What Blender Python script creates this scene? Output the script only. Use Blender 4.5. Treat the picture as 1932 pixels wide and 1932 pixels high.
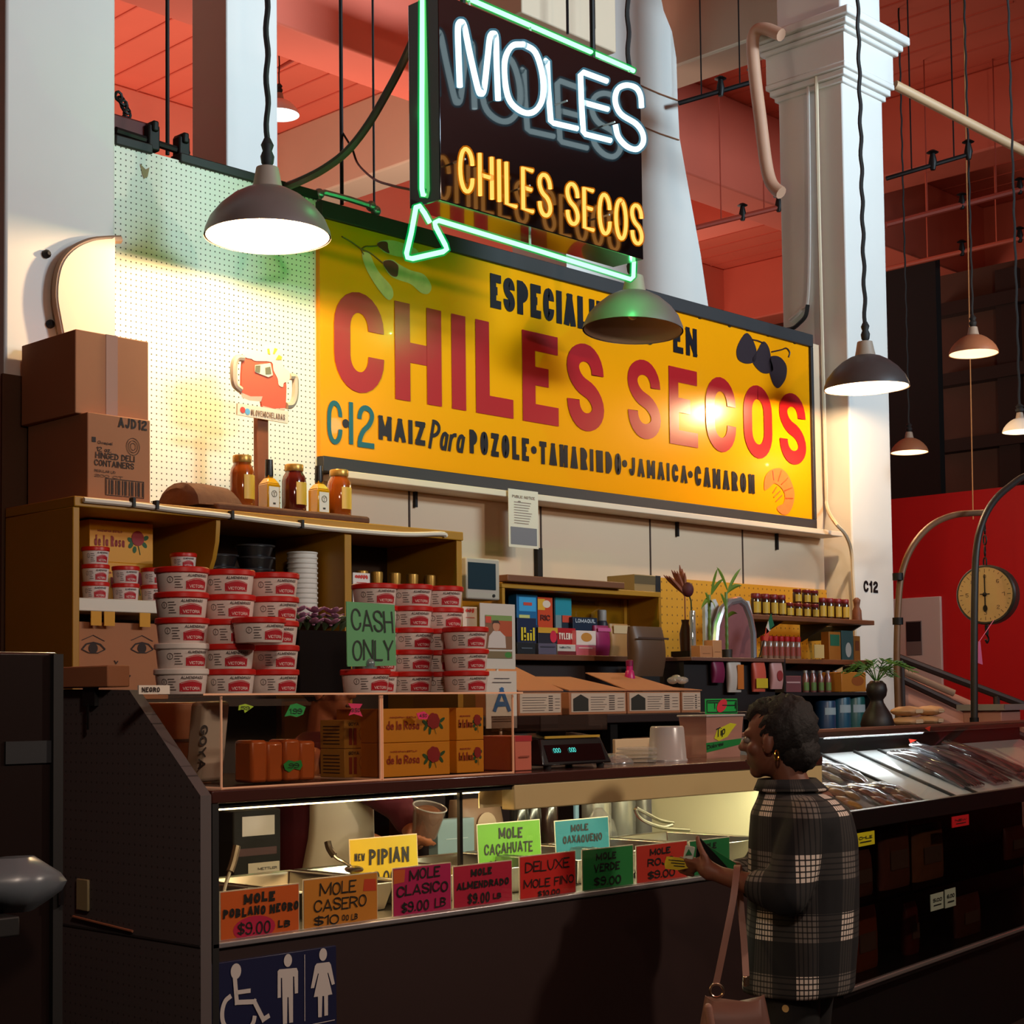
import bpy, math, random
from mathutils import Vector, Matrix
random.seed(11)
for _o in list(bpy.data.objects):
    bpy.data.objects.remove(_o)
SC = bpy.context.scene
COL = SC.collection
PI = math.pi

# ------------------------------------------------------------------ camera
YAW, PITCH, ROLL, FPX, PPY = 0.76719, 0.0519, -0.011637, 3071.0, 1167.0
_F = Vector((math.cos(YAW) * math.cos(PITCH), math.sin(YAW) * math.cos(PITCH), math.sin(PITCH)))
_r = Vector((math.sin(YAW), -math.cos(YAW), 0.0))
_u = _r.cross(_F)
_R = math.cos(ROLL) * _r + math.sin(ROLL) * _u
_U = -math.sin(ROLL) * _r + math.cos(ROLL) * _u
CAM = Vector((0, 0, 1.6))
cam = bpy.data.cameras.new('camera')
cam.sensor_width = 36.0
cam.lens = 36.0 * FPX / 1932.0
cam.shift_y = (PPY - 966.0) / 1932.0
cam.clip_end = 200
cam_o = bpy.data.objects.new('camera', cam)
COL.objects.link(cam_o)
_m = Matrix((_R, _U, -_F)).transposed().to_4x4()
_m.translation = CAM
cam_o.matrix_world = _m
SC.camera = cam_o

# ------------------------------------------------------------------ view, world, big lights
SC.view_settings.view_transform = 'Standard'
SC.view_settings.look = 'None'
SC.view_settings.gamma = 1.0
SC.view_settings.exposure = 0.0
SC.view_settings.use_curve_mapping = False
try:
    SC.cycles.use_denoising = True
    SC.cycles.max_bounces = 8
    SC.cycles.transparent_max_bounces = 24
    SC.cycles.sample_clamp_indirect = 4.0
    SC.cycles.caustics_reflective = False
    SC.cycles.caustics_refractive = False
except Exception:
    pass
W = bpy.data.worlds.new('hall_air')
W.use_nodes = True
W.node_tree.nodes['Background'].inputs[0].default_value = (0.55, 0.42, 0.38, 1)
W.node_tree.nodes['Background'].inputs[1].default_value = 0.018
SC.world = W


def light(name, kind, loc, energy, color, size=0.1, aim=None, size_y=None, spread=None):
    d = bpy.data.lights.new(name, kind)
    d.energy = energy
    d.color = color
    if kind == 'AREA':
        d.size = size
        if size_y:
            d.shape = 'RECTANGLE'
            d.size_y = size_y
        if spread:
            d.spread = spread
    elif kind in ('POINT', 'SPOT'):
        d.shadow_soft_size = size
        if kind == 'SPOT' and spread:
            d.spot_size = spread
            d.spot_blend = 0.5
    o = bpy.data.objects.new(name, d)
    COL.objects.link(o)
    o.location = loc
    if aim is not None:
        o.rotation_euler = (Vector(aim) - Vector(loc)).to_track_quat('-Z', 'Y').to_euler()
    return o


# daylight from the market's high street windows, behind the picture
light('daylight_window', 'AREA', (9.6, -8.5, 6.9), 330, (0.64, 0.86, 1.0), 7.0, (8.0, 6.0, 6.7), 1.8, math.radians(46))
# a pendant of the stall across the aisle, out of the picture on the right
light('unseen_aisle_light', 'POINT', (8.4, 2.2, 3.85), 14, (1.0, 0.78, 0.62), 0.06)
# unseen fill lights added on the camera side to brighten counter and end panel
light('unseen_aisle_light', 'POINT', (5.8, 0.2, 3.4), 235, (1.0, 0.82, 0.66), 0.12)
light('unseen_aisle_light', 'POINT', (2.6, 0.2, 3.5), 30, (1.0, 0.80, 0.66), 0.12)
light('unseen_aisle_light', 'POINT', (1.45, 1.2, 2.9), 78, (1.0, 0.78, 0.62), 0.12)
# warm uplights of the hall washing the painted ceiling behind the stall
light('hall_uplight_a', 'AREA', (9.0, 11.0, 4.2), 120, (1.0, 0.72, 0.60), 2.5, (9.5, 12.0, 9.0))
light('hall_uplight_b', 'AREA', (15.0, 13.0, 4.2), 110, (1.0, 0.72, 0.60), 2.5, (15.0, 12.0, 9.0))
light('hall_uplight_c', 'AREA', (5.0, 13.0, 4.2), 150, (1.0, 0.72, 0.60), 2.5, (5.0, 13.5, 9.0))
# lamp of the opposite stall, out of the picture, that lights the red wall and the far corner
light('opposite_stall_lamp', 'AREA', (11.3, 4.6, 4.4), 22, (1.0, 0.78, 0.6), 0.8, (14.0, 7.0, 2.0))

# ------------------------------------------------------------------ pixel <-> place helpers


def ray(x, y):
    return _F + (x - 966.0) / FPX * _R - (y - PPY) / FPX * _U


def aty(x, y, Y):
    D = ray(x, y)
    return CAM + D * (Y / D.y)


def atx(x, y, X):
    D = ray(x, y)
    return CAM + D * (X / D.x)


def atz(x, y, Z):
    D = ray(x, y)
    return CAM + D * ((Z - 1.6) / D.z)


def atd(x, y, d):
    return CAM + ray(x, y) * d


def span(xl, yt, xr, yb, Y):
    """extent on the plane Y of a picture rectangle: x0, x1, z0, z1"""
    ym = (yt + yb) / 2
    xm = (xl + xr) / 2
    return aty(xl, ym, Y).x, aty(xr, ym, Y).x, aty(xm, yb, Y).z, aty(xm, yt, Y).z


# ------------------------------------------------------------------ materials
def lin(c):
    out = []
    for v in c[:3]:
        v = v / 255.0
        out.append(v / 12.92 if v <= 0.04045 else ((v + 0.055) / 1.055) ** 2.4)
    return (out[0], out[1], out[2], 1.0)


_MATS = {}


def M(name, rgb, rough=0.6, metal=0.0, noise=0.0, nscale=8.0, bump=0.0, spec=0.5, emit=None, coat=0.0, trans=0.0):
    if name in _MATS:
        return _MATS[name]
    m = bpy.data.materials.new(name)
    m.use_nodes = True
    nt = m.node_tree
    b = nt.nodes['Principled BSDF']
    c = lin(rgb)
    b.inputs['Base Color'].default_value = c
    b.inputs['Roughness'].default_value = rough
    b.inputs['Metallic'].default_value = metal
    b.inputs['Specular IOR Level'].default_value = spec
    b.inputs['Coat Weight'].default_value = coat
    if trans:
        b.inputs['Transmission Weight'].default_value = trans
    if emit:
        b.inputs['Emission Color'].default_value = (*emit[0], 1)
        b.inputs['Emission Strength'].default_value = emit[1]
    if noise or bump:
        tc = nt.nodes.new('ShaderNodeTexCoord')
        n = nt.nodes.new('ShaderNodeTexNoise')
        n.inputs['Scale'].default_value = nscale
        n.inputs['Detail'].default_value = 5
        nt.links.new(tc.outputs['Object'], n.inputs['Vector'])
        if noise:
            r = nt.nodes.new('ShaderNodeMix')
            r.data_type = 'RGBA'
            k = 1.0 - noise
            r.inputs[6].default_value = (c[0] * k, c[1] * k, c[2] * k, 1)
            k = 1.0 + noise * 0.6
            r.inputs[7].default_value = (min(1, c[0] * k), min(1, c[1] * k), min(1, c[2] * k), 1)
            nt.links.new(n.outputs['Fac'], r.inputs[0])
            nt.links.new(r.outputs[2], b.inputs['Base Color'])
        if bump:
            bm = nt.nodes.new('ShaderNodeBump')
            bm.inputs['Strength'].default_value = bump
            bm.inputs['Distance'].default_value = 0.01
            nt.links.new(n.outputs['Fac'], bm.inputs['Height'])
            nt.links.new(bm.outputs['Normal'], b.inputs['Normal'])
    _MATS[name] = m
    return m


def glow(name, rgb, strength):
    if name in _MATS:
        return _MATS[name]
    m = bpy.data.materials.new(name)
    m.use_nodes = True
    nt = m.node_tree
    nt.nodes.clear()
    e = nt.nodes.new('ShaderNodeEmission')
    e.inputs[0].default_value = (*rgb, 1)
    e.inputs[1].default_value = strength
    o = nt.nodes.new('ShaderNodeOutputMaterial')
    nt.links.new(e.outputs[0], o.inputs[0])
    _MATS[name] = m
    return m


def sheer(name, tint=(1, 1, 1), gloss=0.08, body=0.0, body_rgb=(255, 255, 255), rough=0.03, emit=None):
    """thin clear sheet: see-through, a little gloss, optional milky body or faint own light"""
    if name in _MATS:
        return _MATS[name]
    m = bpy.data.materials.new(name)
    m.use_nodes = True
    nt = m.node_tree
    nt.nodes.clear()
    t = nt.nodes.new('ShaderNodeBsdfTransparent')
    t.inputs[0].default_value = (*tint, 1)
    last = t.outputs[0]
    if body:
        d = nt.nodes.new('ShaderNodeBsdfDiffuse')
        d.inputs[0].default_value = lin(body_rgb)
        mx = nt.nodes.new('ShaderNodeMixShader')
        mx.inputs[0].default_value = body
        nt.links.new(last, mx.inputs[1])
        nt.links.new(d.outputs[0], mx.inputs[2])
        last = mx.outputs[0]
    if emit:
        e = nt.nodes.new('ShaderNodeEmission')
        e.inputs[0].default_value = (*emit[0], 1)
        e.inputs[1].default_value = emit[1]
        mx = nt.nodes.new('ShaderNodeMixShader')
        mx.inputs[0].default_value = emit[2]
        nt.links.new(last, mx.inputs[1])
        nt.links.new(e.outputs[0], mx.inputs[2])
        last = mx.outputs[0]
    if gloss:
        g = nt.nodes.new('ShaderNodeBsdfGlossy')
        g.inputs['Roughness'].default_value = rough
        mx = nt.nodes.new('ShaderNodeMixShader')
        mx.inputs[0].default_value = gloss
        nt.links.new(last, mx.inputs[1])
        nt.links.new(g.outputs[0], mx.inputs[2])
        last = mx.outputs[0]
    o = nt.nodes.new('ShaderNodeOutputMaterial')
    nt.links.new(last, o.inputs[0])
    _MATS[name] = m
    return m


def math_node(nt, op, a, b=None):
    n = nt.nodes.new('ShaderNodeMath')
    n.operation = op
    for i, v in enumerate((a, b)):
        if v is None:
            continue
        if isinstance(v, (int, float)):
            n.inputs[i].default_value = v
        else:
            nt.links.new(v, n.inputs[i])
    return n.outputs[0]


def pegboard_mat(name, rgb, hole_rgb, ax, az, pitch=0.0266, hole=0.14, rough=0.6, noise=0.06):
    """board with a square grid of drilled holes; ax, az pick the two in-plane axes"""
    m = M(name, rgb, rough, noise=noise, nscale=3.0)
    nt = m.node_tree
    b = nt.nodes['Principled BSDF']
    g = nt.nodes.new('ShaderNodeNewGeometry')
    s = nt.nodes.new('ShaderNodeSeparateXYZ')
    nt.links.new(g.outputs['Position'], s.inputs[0])
    d2 = []
    for k in (ax, az):
        q = math_node(nt, 'MULTIPLY', s.outputs[k], 1.0 / pitch)
        q = math_node(nt, 'FRACT', q)
        q = math_node(nt, 'SUBTRACT', q, 0.5)
        d2.append(math_node(nt, 'MULTIPLY', q, q))
    dd = math_node(nt, 'ADD', d2[0], d2[1])
    f = math_node(nt, 'LESS_THAN', dd, hole * hole)
    mx = nt.nodes.new('ShaderNodeMix')
    mx.data_type = 'RGBA'
    src = b.inputs['Base Color'].links[0].from_socket
    nt.links.new(f, mx.inputs[0])
    nt.links.new(src, mx.inputs[6])
    mx.inputs[7].default_value = lin(hole_rgb)
    nt.links.new(mx.outputs[2], b.inputs['Base Color'])
    return m


# ------------------------------------------------------------------ mesh builder
MW = {}


class MB:
    def __init__(s):
        s.v = []
        s.f = []

    def add(s, vs, fs):
        b = len(s.v)
        s.v += [Vector(p) for p in vs]
        s.f += [tuple(i + b for i in f) for f in fs]
        return s

    def box(s, x0, x1, y0, y1, z0, z1):
        return s.add([(x0, y0, z0), (x1, y0, z0), (x1, y1, z0), (x0, y1, z0), (x0, y0, z1), (x1, y0, z1), (x1, y1, z1), (x0, y1, z1)],
                     [(0, 3, 2, 1), (4, 5, 6, 7), (0, 1, 5, 4), (1, 2, 6, 5), (2, 3, 7, 6), (3, 0, 4, 7)])

    def obox(s, c, size, rot=None):
        R = rot if rot is not None else Matrix.Identity(3)
        c = Vector(c)
        hx, hy, hz = size[0] / 2, size[1] / 2, size[2] / 2
        P = [c + R @ Vector((a * hx, b * hy, d * hz)) for d in (-1, 1) for a, b in ((-1, -1), (1, -1), (1, 1), (-1, 1))]
        return s.add(P, [(0, 3, 2, 1), (4, 5, 6, 7), (0, 1, 5, 4), (1, 2, 6, 5), (2, 3, 7, 6), (3, 0, 4, 7)])

    def hexa(s, P):
        """eight corners: bottom ring then top ring"""
        return s.add(P, [(0, 3, 2, 1), (4, 5, 6, 7), (0, 1, 5, 4), (1, 2, 6, 5), (2, 3, 7, 6), (3, 0, 4, 7)])

    def lathe(s, prof, c=(0, 0, 0), n=24, sq=(1, 1), rot=None, cap=True):
        c = Vector(c)
        vs = []
        fs = []
        k = len(prof)
        for r, z in prof:
            for i in range(n):
                a = 2 * PI * i / n
                p = Vector((r * math.cos(a) * sq[0], r * math.sin(a) * sq[1], z))
                if rot is not None:
                    p = rot @ p
                vs.append(c + p)
        for j in range(k - 1):
            for i in range(n):
                i2 = (i + 1) % n
                fs.append((j * n + i, j * n + i2, (j + 1) * n + i2, (j + 1) * n + i))
        if cap:
            fs.append(tuple(range(n - 1, -1, -1)))
            fs.append(tuple((k - 1) * n + i for i in range(n)))
        return s.add(vs, fs)

    def tube(s, pts, r, n=8, closed=False, cap=True):
        P = [Vector(p) for p in pts]
        q = [P[0]]
        for p in P[1:]:
            if (p - q[-1]).length > 1e-6:
                q.append(p)
        P = q
        k = len(P)
        if k < 2:
            return s
        rs = r if isinstance(r, (list, tuple)) else [r] * k
        if len(rs) != k:
            rs = [rs[min(len(rs) - 1, int(i * len(rs) / k))] for i in range(k)]
        vs = []
        fs = []
        up = None
        for i in range(k):
            if closed:
                t = (P[(i + 1) % k] - P[i - 1])
            else:
                t = P[min(i + 1, k - 1)] - P[max(i - 1, 0)]
            t.normalize()
            if up is None:
                up = Vector((0, 0, 1)) if abs(t.z) < 0.9 else Vector((1, 0, 0))
            a = up - t * up.dot(t)
            if a.length < 1e-5:
                a = t.orthogonal()
            a.normalize()
            b = t.cross(a)
            up = a
            for j in range(n):
                w = 2 * PI * j / n
                vs.append(P[i] + (a * math.cos(w) + b * math.sin(w)) * rs[i])
        for i in range(k if closed else k - 1):
            i2 = (i + 1) % k
            for j in range(n):
                j2 = (j + 1) % n
                fs.append((i * n + j, i * n + j2, i2 * n + j2, i2 * n + j))
        if cap and not closed:
            fs.append(tuple(range(n - 1, -1, -1)))
            fs.append(tuple((k - 1) * n + j for j in range(n)))
        return s.add(vs, fs)

    def ball(s, c, r, n=14, m=9, rot=None):
        rx, ry, rz = (r, r, r) if isinstance(r, (int, float)) else r
        c = Vector(c)
        vs = []
        fs = []

        def tr(p):
            p = Vector(p)
            return c + (rot @ p if rot is not None else p)
        vs.append(tr((0, 0, -rz)))
        for j in range(1, m):
            a = PI * j / m
            for i in range(n):
                b = 2 * PI * i / n
                vs.append(tr((rx * math.sin(a) * math.cos(b), ry * math.sin(a) * math.sin(b), -rz * math.cos(a))))
        vs.append(tr((0, 0, rz)))
        for i in range(n):
            fs.append((0, 1 + (i + 1) % n, 1 + i))
            fs.append((len(vs) - 1, 1 + (m - 2) * n + i, 1 + (m - 2) * n + (i + 1) % n))
        for j in range(m - 2):
            for i in range(n):
                i2 = (i + 1) % n
                fs.append((1 + j * n + i, 1 + j * n + i2, 1 + (j + 1) * n + i2, 1 + (j + 1) * n + i))
        return s.add(vs, fs)

    def limb(s, p, q, r0, r1, n=12):
        """tapered capsule"""
        p = Vector(p)
        q = Vector(q)
        d = (q - p)
        L = d.length
        d.normalize()
        pts = []
        rs = []
        for a in (0.95, 0.7, 0.4):
            pts.append(p - d * r0 * a)
            rs.append(r0 * math.sqrt(max(0.02, 1 - a * a)))
        for t in (0, 0.25, 0.5, 0.75, 1):
            pts.append(p + d * L * t)
            rs.append(r0 + (r1 - r0) * t)
        for a in (0.4, 0.7, 0.95):
            pts.append(q + d * r1 * a)
            rs.append(r1 * math.sqrt(max(0.02, 1 - a * a)))
        return s.tube(pts, rs, n)

    def plate(s, poly, f, th):
        """flat outline poly (2D) placed by f, given thickness along the vector th (away from the viewer)"""
        n = len(poly)
        a = [Vector(f(*p)) for p in poly]
        th = Vector(th)
        b = [p + th for p in a]
        fs = [tuple(range(n)), tuple(range(2 * n - 1, n - 1, -1))]
        for i in range(n):
            j = (i + 1) % n
            fs.append((i, i + n, j + n, j))
        return s.add(a + b, fs)

    def loft(s, rings, cap=True):
        n = len(rings[0])
        vs = [p for r in rings for p in r]
        fs = []
        for j in range(len(rings) - 1):
            for i in range(n):
                i2 = (i + 1) % n
                fs.append((j * n + i, j * n + i2, (j + 1) * n + i2, (j + 1) * n + i))
        if cap:
            fs.append(tuple(range(n - 1, -1, -1)))
            fs.append(tuple((len(rings) - 1) * n + i for i in range(n)))
        return s.add(vs, fs)

    def build(s, name, mat, parent=None, local=False, smooth=True, bevel=0.0, remesh=0.0, soft=0, angle=38, solid=0.0):
        vs = s.v
        if parent is not None:
            if not local:
                inv = MW[parent.name].inverted()
                vs = [inv @ p for p in vs]
            loc = None
        else:
            if local:
                loc = Vector((0, 0, 0))
            else:
                lo = [min(p[i] for p in vs) for i in range(3)]
                hi = [max(p[i] for p in vs) for i in range(3)]
                loc = Vector(((lo[0] + hi[0]) / 2, (lo[1] + hi[1]) / 2, lo[2]))
                vs = [p - loc for p in vs]
        me = bpy.data.meshes.new(name)
        me.from_pydata([tuple(p) for p in vs], [], s.f)
        me.validate()
        if isinstance(mat, (list, tuple)):
            for q in mat:
                me.materials.append(q)
        else:
            me.materials.append(mat)
        if smooth:
            me.polygons.foreach_set('use_smooth', [True] * len(me.polygons))
            me.set_sharp_from_angle(angle=math.radians(angle))
        o = bpy.data.objects.new(name, me)
        COL.objects.link(o)
        if parent is not None:
            o.parent = parent
            MW[o.name] = MW[parent.name].copy()
        else:
            o.location = loc
            MW[o.name] = Matrix.Translation(loc)
        if bevel:
            bv = o.modifiers.new('edge', 'BEVEL')
            bv.width = bevel
            bv.segments = 2
            bv.limit_method = 'ANGLE'
        if solid:
            sd = o.modifiers.new('thick', 'SOLIDIFY')
            sd.thickness = solid
        if remesh:
            rm = o.modifiers.new('skin', 'REMESH')
            rm.mode = 'VOXEL'
            rm.voxel_size = remesh
            rm.use_smooth_shade = True
            if soft:
                sm = o.modifiers.new('soft', 'SMOOTH')
                sm.iterations = soft
                sm.factor = 0.5
        return o


def tag(o, label=None, cat=None, group=None, kind=None):
    if label:
        o['label'] = label
    if cat:
        o['category'] = cat
    if group:
        o['group'] = group
    if kind:
        o['kind'] = kind
    return o


def thing(name, label, cat, loc=(0, 0, 0), rz=0.0, group=None):
    o = bpy.data.objects.new(name, None)
    o.empty_display_size = 0.05
    COL.objects.link(o)
    o.location = loc
    o.rotation_euler = (0, 0, rz)
    MW[o.name] = Matrix.Translation(Vector(loc)) @ Matrix.Rotation(rz, 4, 'Z')
    return tag(o, label, cat, group)


def one(mb, name, mat, label, cat, group=None, **k):
    return tag(mb.build(name, mat, **k), label, cat, group)


def struct(mb, name, mat, parent=None, **k):
    o = mb.build(name, mat, parent, **k)
    if parent is None:
        o['kind'] = 'structure'
    return o


def dup(root, loc, rz=None, label=None, group=None, scale=None):
    c = root.copy()
    COL.objects.link(c)
    c.location = loc
    if rz is not None:
        c.rotation_euler = (0, 0, rz)
    if scale:
        c.scale = scale
    if label:
        c['label'] = label
    if group:
        c['group'] = group

    def rec(a, b):
        for ch in list(a.children):
            d = ch.copy()
            COL.objects.link(d)
            d.parent = b
            rec(ch, d)
    rec(root, c)
    return c


def rot_z(a):
    return Matrix.Rotation(a, 3, 'Z')


def rot(ax, a):
    return Matrix.Rotation(a, 3, ax)


def basis(n):
    """rotation whose z axis is n"""
    return Vector(n).normalized().to_track_quat('Z', 'Y').to_matrix()


def curve(pts, k=6, closed=False):
    """smooth curve through points"""
    P = [Vector(p) for p in pts]
    n = len(P)
    out = []
    rng = n if closed else n - 1
    for i in range(rng):
        a = P[i - 1] if (closed or i > 0) else P[0] * 2 - P[1]
        b = P[i]
        c = P[(i + 1) % n]
        d = P[(i + 2) % n] if (closed or i + 2 < n) else P[-1] * 2 - P[-2]
        for j in range(k):
            t = j / k
            out.append(0.5 * ((2 * b) + (c - a) * t + (2 * a - 5 * b + 4 * c - d) * t * t + (3 * b - a - 3 * c + d) * t ** 3))
    if not closed:
        out.append(P[-1])
    return out


# ------------------------------------------------------------------ stroke lettering
def _o(x0=0, y0=0, x1=1, y1=1):
    xm = (x0 + x1) / 2
    return [(xm, y1), (x1, y1, 1), (x1, y0, 1), (x0, y0, 1), (x0, y1, 1), (xm, y1)]


GL = {
    'A': (.95, [[(0, 0), (.5, 1)], [(.5, 1), (1, 0)], [(.2, .28), (.8, .28)]]),
    'B': (.85, [[(0, .5), (0, 1), (.92, 1, 1), (.92, .53, 1), (0, .53)], [(0, .53), (1, .53, 1), (1, 0, 1), (0, 0), (0, .53)]]),
    'C': (.85, [[(1, .66), (1, 1, 1), (0, 1, 1), (0, 0, 1), (1, 0, 1), (1, .34)]]),
    'D': (.85, [[(0, .5), (0, 1), (1, 1, 1), (1, 0, 1), (0, 0), (0, .5)]]),
    'E': (.72, [[(1, 1), (0, 1), (0, 0), (1, 0)], [(0, .52), (.85, .52)]]),
    'F': (.7, [[(1, 1), (0, 1), (0, 0)], [(0, .52), (.85, .52)]]),
    'G': (.85, [[(1, .7), (1, 1, 1), (0, 1, 1), (0, 0, 1), (1, 0, 1), (1, .45), (.55, .45)]]),
    'H': (.85, [[(0, 0), (0, 1)], [(1, 0), (1, 1)], [(0, .5), (1, .5)]]),
    'I': (0, [[(0, 0), (0, 1)]]),
    'J': (.7, [[(1, 1), (1, 0, 1), (0, 0, 1), (0, .32)]]),
    'K': (.85, [[(0, 0), (0, 1)], [(1, 1), (.05, .42)], [(.3, .58), (1, 0)]]),
    'L': (.7, [[(0, 1), (0, 0), (1, 0)]]),
    'M': (1.2, [[(0, 0), (0, 1)], [(0, 1), (.5, .1)], [(.5, .1), (1, 1)], [(1, 1), (1, 0)]]),
    'N': (.9, [[(0, 0), (0, 1)], [(0, 1), (1, 0)], [(1, 0), (1, 1)]]),
    'O': (.85, [_o()]),
    'P': (.8, [[(0, 0), (0, 1), (1, 1, 1), (1, .44, 1), (0, .44)]]),
    'Q': (.85, [_o(), [(.6, .25), (1, -.05)]]),
    'R': (.85, [[(0, 0), (0, 1), (1, 1, 1), (1, .46, 1), (0, .46)], [(.5, .46), (1, 0)]]),
    'S': (.82, [[(1, .7), (1, 1, 1), (0, 1, 1), (0, .56, 1), (1, .42, 1), (1, 0, 1), (0, 0, 1), (0, .3)]]),
    'T': (.85, [[(0, 1), (1, 1)], [(.5, 1), (.5, 0)]]),
    'U': (.85, [[(0, 1), (0, 0, 1), (1, 0, 1), (1, 1)]]),
    'V': (.9, [[(0, 1), (.5, 0)], [(.5, 0), (1, 1)]]),
    'W': (1.3, [[(0, 1), (.25, 0)], [(.25, 0), (.5, .8)], [(.5, .8), (.75, 0)], [(.75, 0), (1, 1)]]),
    'X': (.85, [[(0, 0), (1, 1)], [(0, 1), (1, 0)]]),
    'Y': (.9, [[(0, 1), (.5, .45)], [(1, 1), (.5, .45)], [(.5, .45), (.5, 0)]]),
    'Z': (.8, [[(0, 1), (1, 1)], [(1, 1), (0, 0)], [(0, 0), (1, 0)]]),
    '0': (.8, [_o()]),
    '1': (.3, [[(0, .78), (1, 1)], [(1, 1), (1, 0)]]),
    '2': (.8, [[(0, .68), (0, 1, 1), (1, 1, 1), (1, .6, 1), (0, .3, 1), (0, 0), (1, 0)]]),
    '3': (.8, [[(0, .75), (0, 1, 1), (1, 1, 1), (1, .53, 1), (.4, .53)], [(.4, .53), (1, .53, 1), (1, 0, 1), (0, 0, 1), (0, .25)]]),
    '4': (.85, [[(.75, 0), (.75, 1)], [(.75, 1), (0, .3)], [(0, .3), (1, .3)]]),
    '5': (.8, [[(1, 1), (.05, 1), (0, .58), (1, .6, 1), (1, 0, 1), (0, 0, 1), (0, .2)]]),
    '6': (.8, [[(1, .8), (1, 1, 1), (0, 1, 1), (0, 0, 1), (1, 0, 1), (1, .55, 1), (0, .5)]]),
    '7': (.8, [[(0, 1), (1, 1)], [(1, 1), (.35, 0)]]),
    '8': (.8, [_o(.05, .53, .95, 1), _o(0, 0, 1, .53)]),
    '9': (.8, [[(0, .2), (0, 0, 1), (1, 0, 1), (1, 1, 1), (0, 1, 1), (0, .45, 1), (1, .5)]]),
    '$': (.8, [[(1, .75), (1, .9, 1), (0, .9, 1), (0, .55, 1), (1, .42, 1), (1, .1, 1), (0, .1, 1), (0, .25)], [(.5, 1), (.5, 0)]]),
    '-': (.3, [[(0, .48), (1, .48)]]),
    '.': (.05, [[(0, 0), (1, .04)]]),
    '*': (.2, [[(0, .42), (1, .42)], [(.5, .36), (.5, .5)]]),
    ':': (.05, [[(0, .15), (1, .2)], [(0, .6), (1, .65)]]),
    '@': (.9, [_o(), _o(.3, .3, .75, .7)]),
    'a': (.6, [[(1, .6), (1, 0)], [(1, .42), (1, .6, 1), (0, .6, 1), (0, 0, 1), (1, 0, 1), (1, .18)]]),
    'c': (.55, [[(1, .42), (1, .6, 1), (0, .6, 1), (0, 0, 1), (1, 0, 1), (1, .18)]]),
    'd': (.6, [[(1, 1), (1, 0)], [(1, .42), (1, .6, 1), (0, .6, 1), (0, 0, 1), (1, 0, 1), (1, .18)]]),
    'e': (.6, [[(0, .3), (1, .3), (1, .6, 1), (0, .6, 1), (0, 0, 1), (1, 0, 1), (1, .1)]]),
    'i': (0, [[(0, 0), (0, .6)], [(0, .8), (0, .88)]]),
    'l': (0, [[(0, 0), (0, 1)]]),
    'n': (.6, [[(0, 0), (0, .6)], [(0, .4), (0, .6, 1), (1, .6, 1), (1, 0)]]),
    'o': (.6, [_o(0, 0, 1, .6)]),
    'p': (.6, [[(0, -.3), (0, .6)], [(0, .42), (0, .6, 1), (1, .6, 1), (1, 0, 1), (0, 0, 1), (0, .2)]]),
    'r': (.45, [[(0, 0), (0, .6)], [(0, .35), (0, .6, 1), (1, .6)]]),
    's': (.5, [[(1, .5), (1, .6, 1), (0, .6, 1), (0, .33, 1), (1, .28, 1), (1, 0, 1), (0, 0, 1), (0, .12)]]),
    't': (.4, [[(.3, .9), (.3, 0, 1), (1, 0)], [(0, .6), (1, .6)]]),
    'v': (.6, [[(0, .6), (.5, 0)], [(.5, 0), (1, .6)]]),
    'y': (.6, [[(0, .6), (.5, 0)], [(1, .6), (.2, -.35)]]),
    'z': (.5, [[(0, .6), (1, .6)], [(1, .6), (0, 0)], [(0, 0), (1, 0)]]),
}


def _round(pts, rr, k=6):
    """round the flagged corners of a 2D polyline (list of (x, y, flag))"""
    out = []
    n = len(pts)
    for i, p in enumerate(pts):
        if p[2] and 0 < i < n - 1:
            a = Vector(pts[i - 1][:2])
            b = Vector(p[:2])
            c = Vector(pts[i + 1][:2])
            la = (a - b).length * (0.5 if pts[i - 1][2] else 0.98)
            lc = (c - b).length * (0.5 if pts[i + 1][2] else 0.98)
            ra = min(rr, la)
            rc = min(rr, lc)
            s = b + (a - b).normalized() * ra
            e = b + (c - b).normalized() * rc
            for j in range(k + 1):
                t = j / k
                # a rounder corner than a parabola: cubic with long handles
                h = 0.56
                p1 = s + (b - s) * h
                p2 = e + (b - e) * h
                q = s * (1 - t) ** 3 + p1 * 3 * t * (1 - t) ** 2 + p2 * 3 * t * t * (1 - t) + e * t ** 3
                out.append((q.x, q.y))
        else:
            out.append((p[0], p[1]))
    return out


def glyph_lines(ch, x, Wd, H, sw, rr, slant=0.0):
    """centre lines of one glyph, cell width Wd (stroke included), height H"""
    res = []
    for st in GL[ch][1]:
        pts = []
        for p in st:
            fl = p[2] if len(p) > 2 else 0
            px = x + sw / 2 + p[0] * max(0, Wd - sw)
            py = sw / 2 + p[1] * (H - sw)
            pts.append((px + slant * py, py, fl))
        res.append((st, _round(pts, rr)))
    return res


def layout(s, width, sw, gap, space=0.5):
    """cells (char, x, w) so that the whole string fills width"""
    fixed = 0
    flex = 0
    for i, ch in enumerate(s):
        if ch == ' ':
            flex += space
        else:
            fixed += sw
            flex += GL[ch][0]
        if i < len(s) - 1:
            fixed += gap
    u = max(0.001, (width - fixed) / max(flex, 0.001))
    x = 0
    out = []
    for ch in s:
        if ch == ' ':
            x += space * u + gap
        else:
            w = GL[ch][0] * u + sw
            out.append((ch, x, w))
            x += w + gap
    return out


_LAY = [0]


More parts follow.
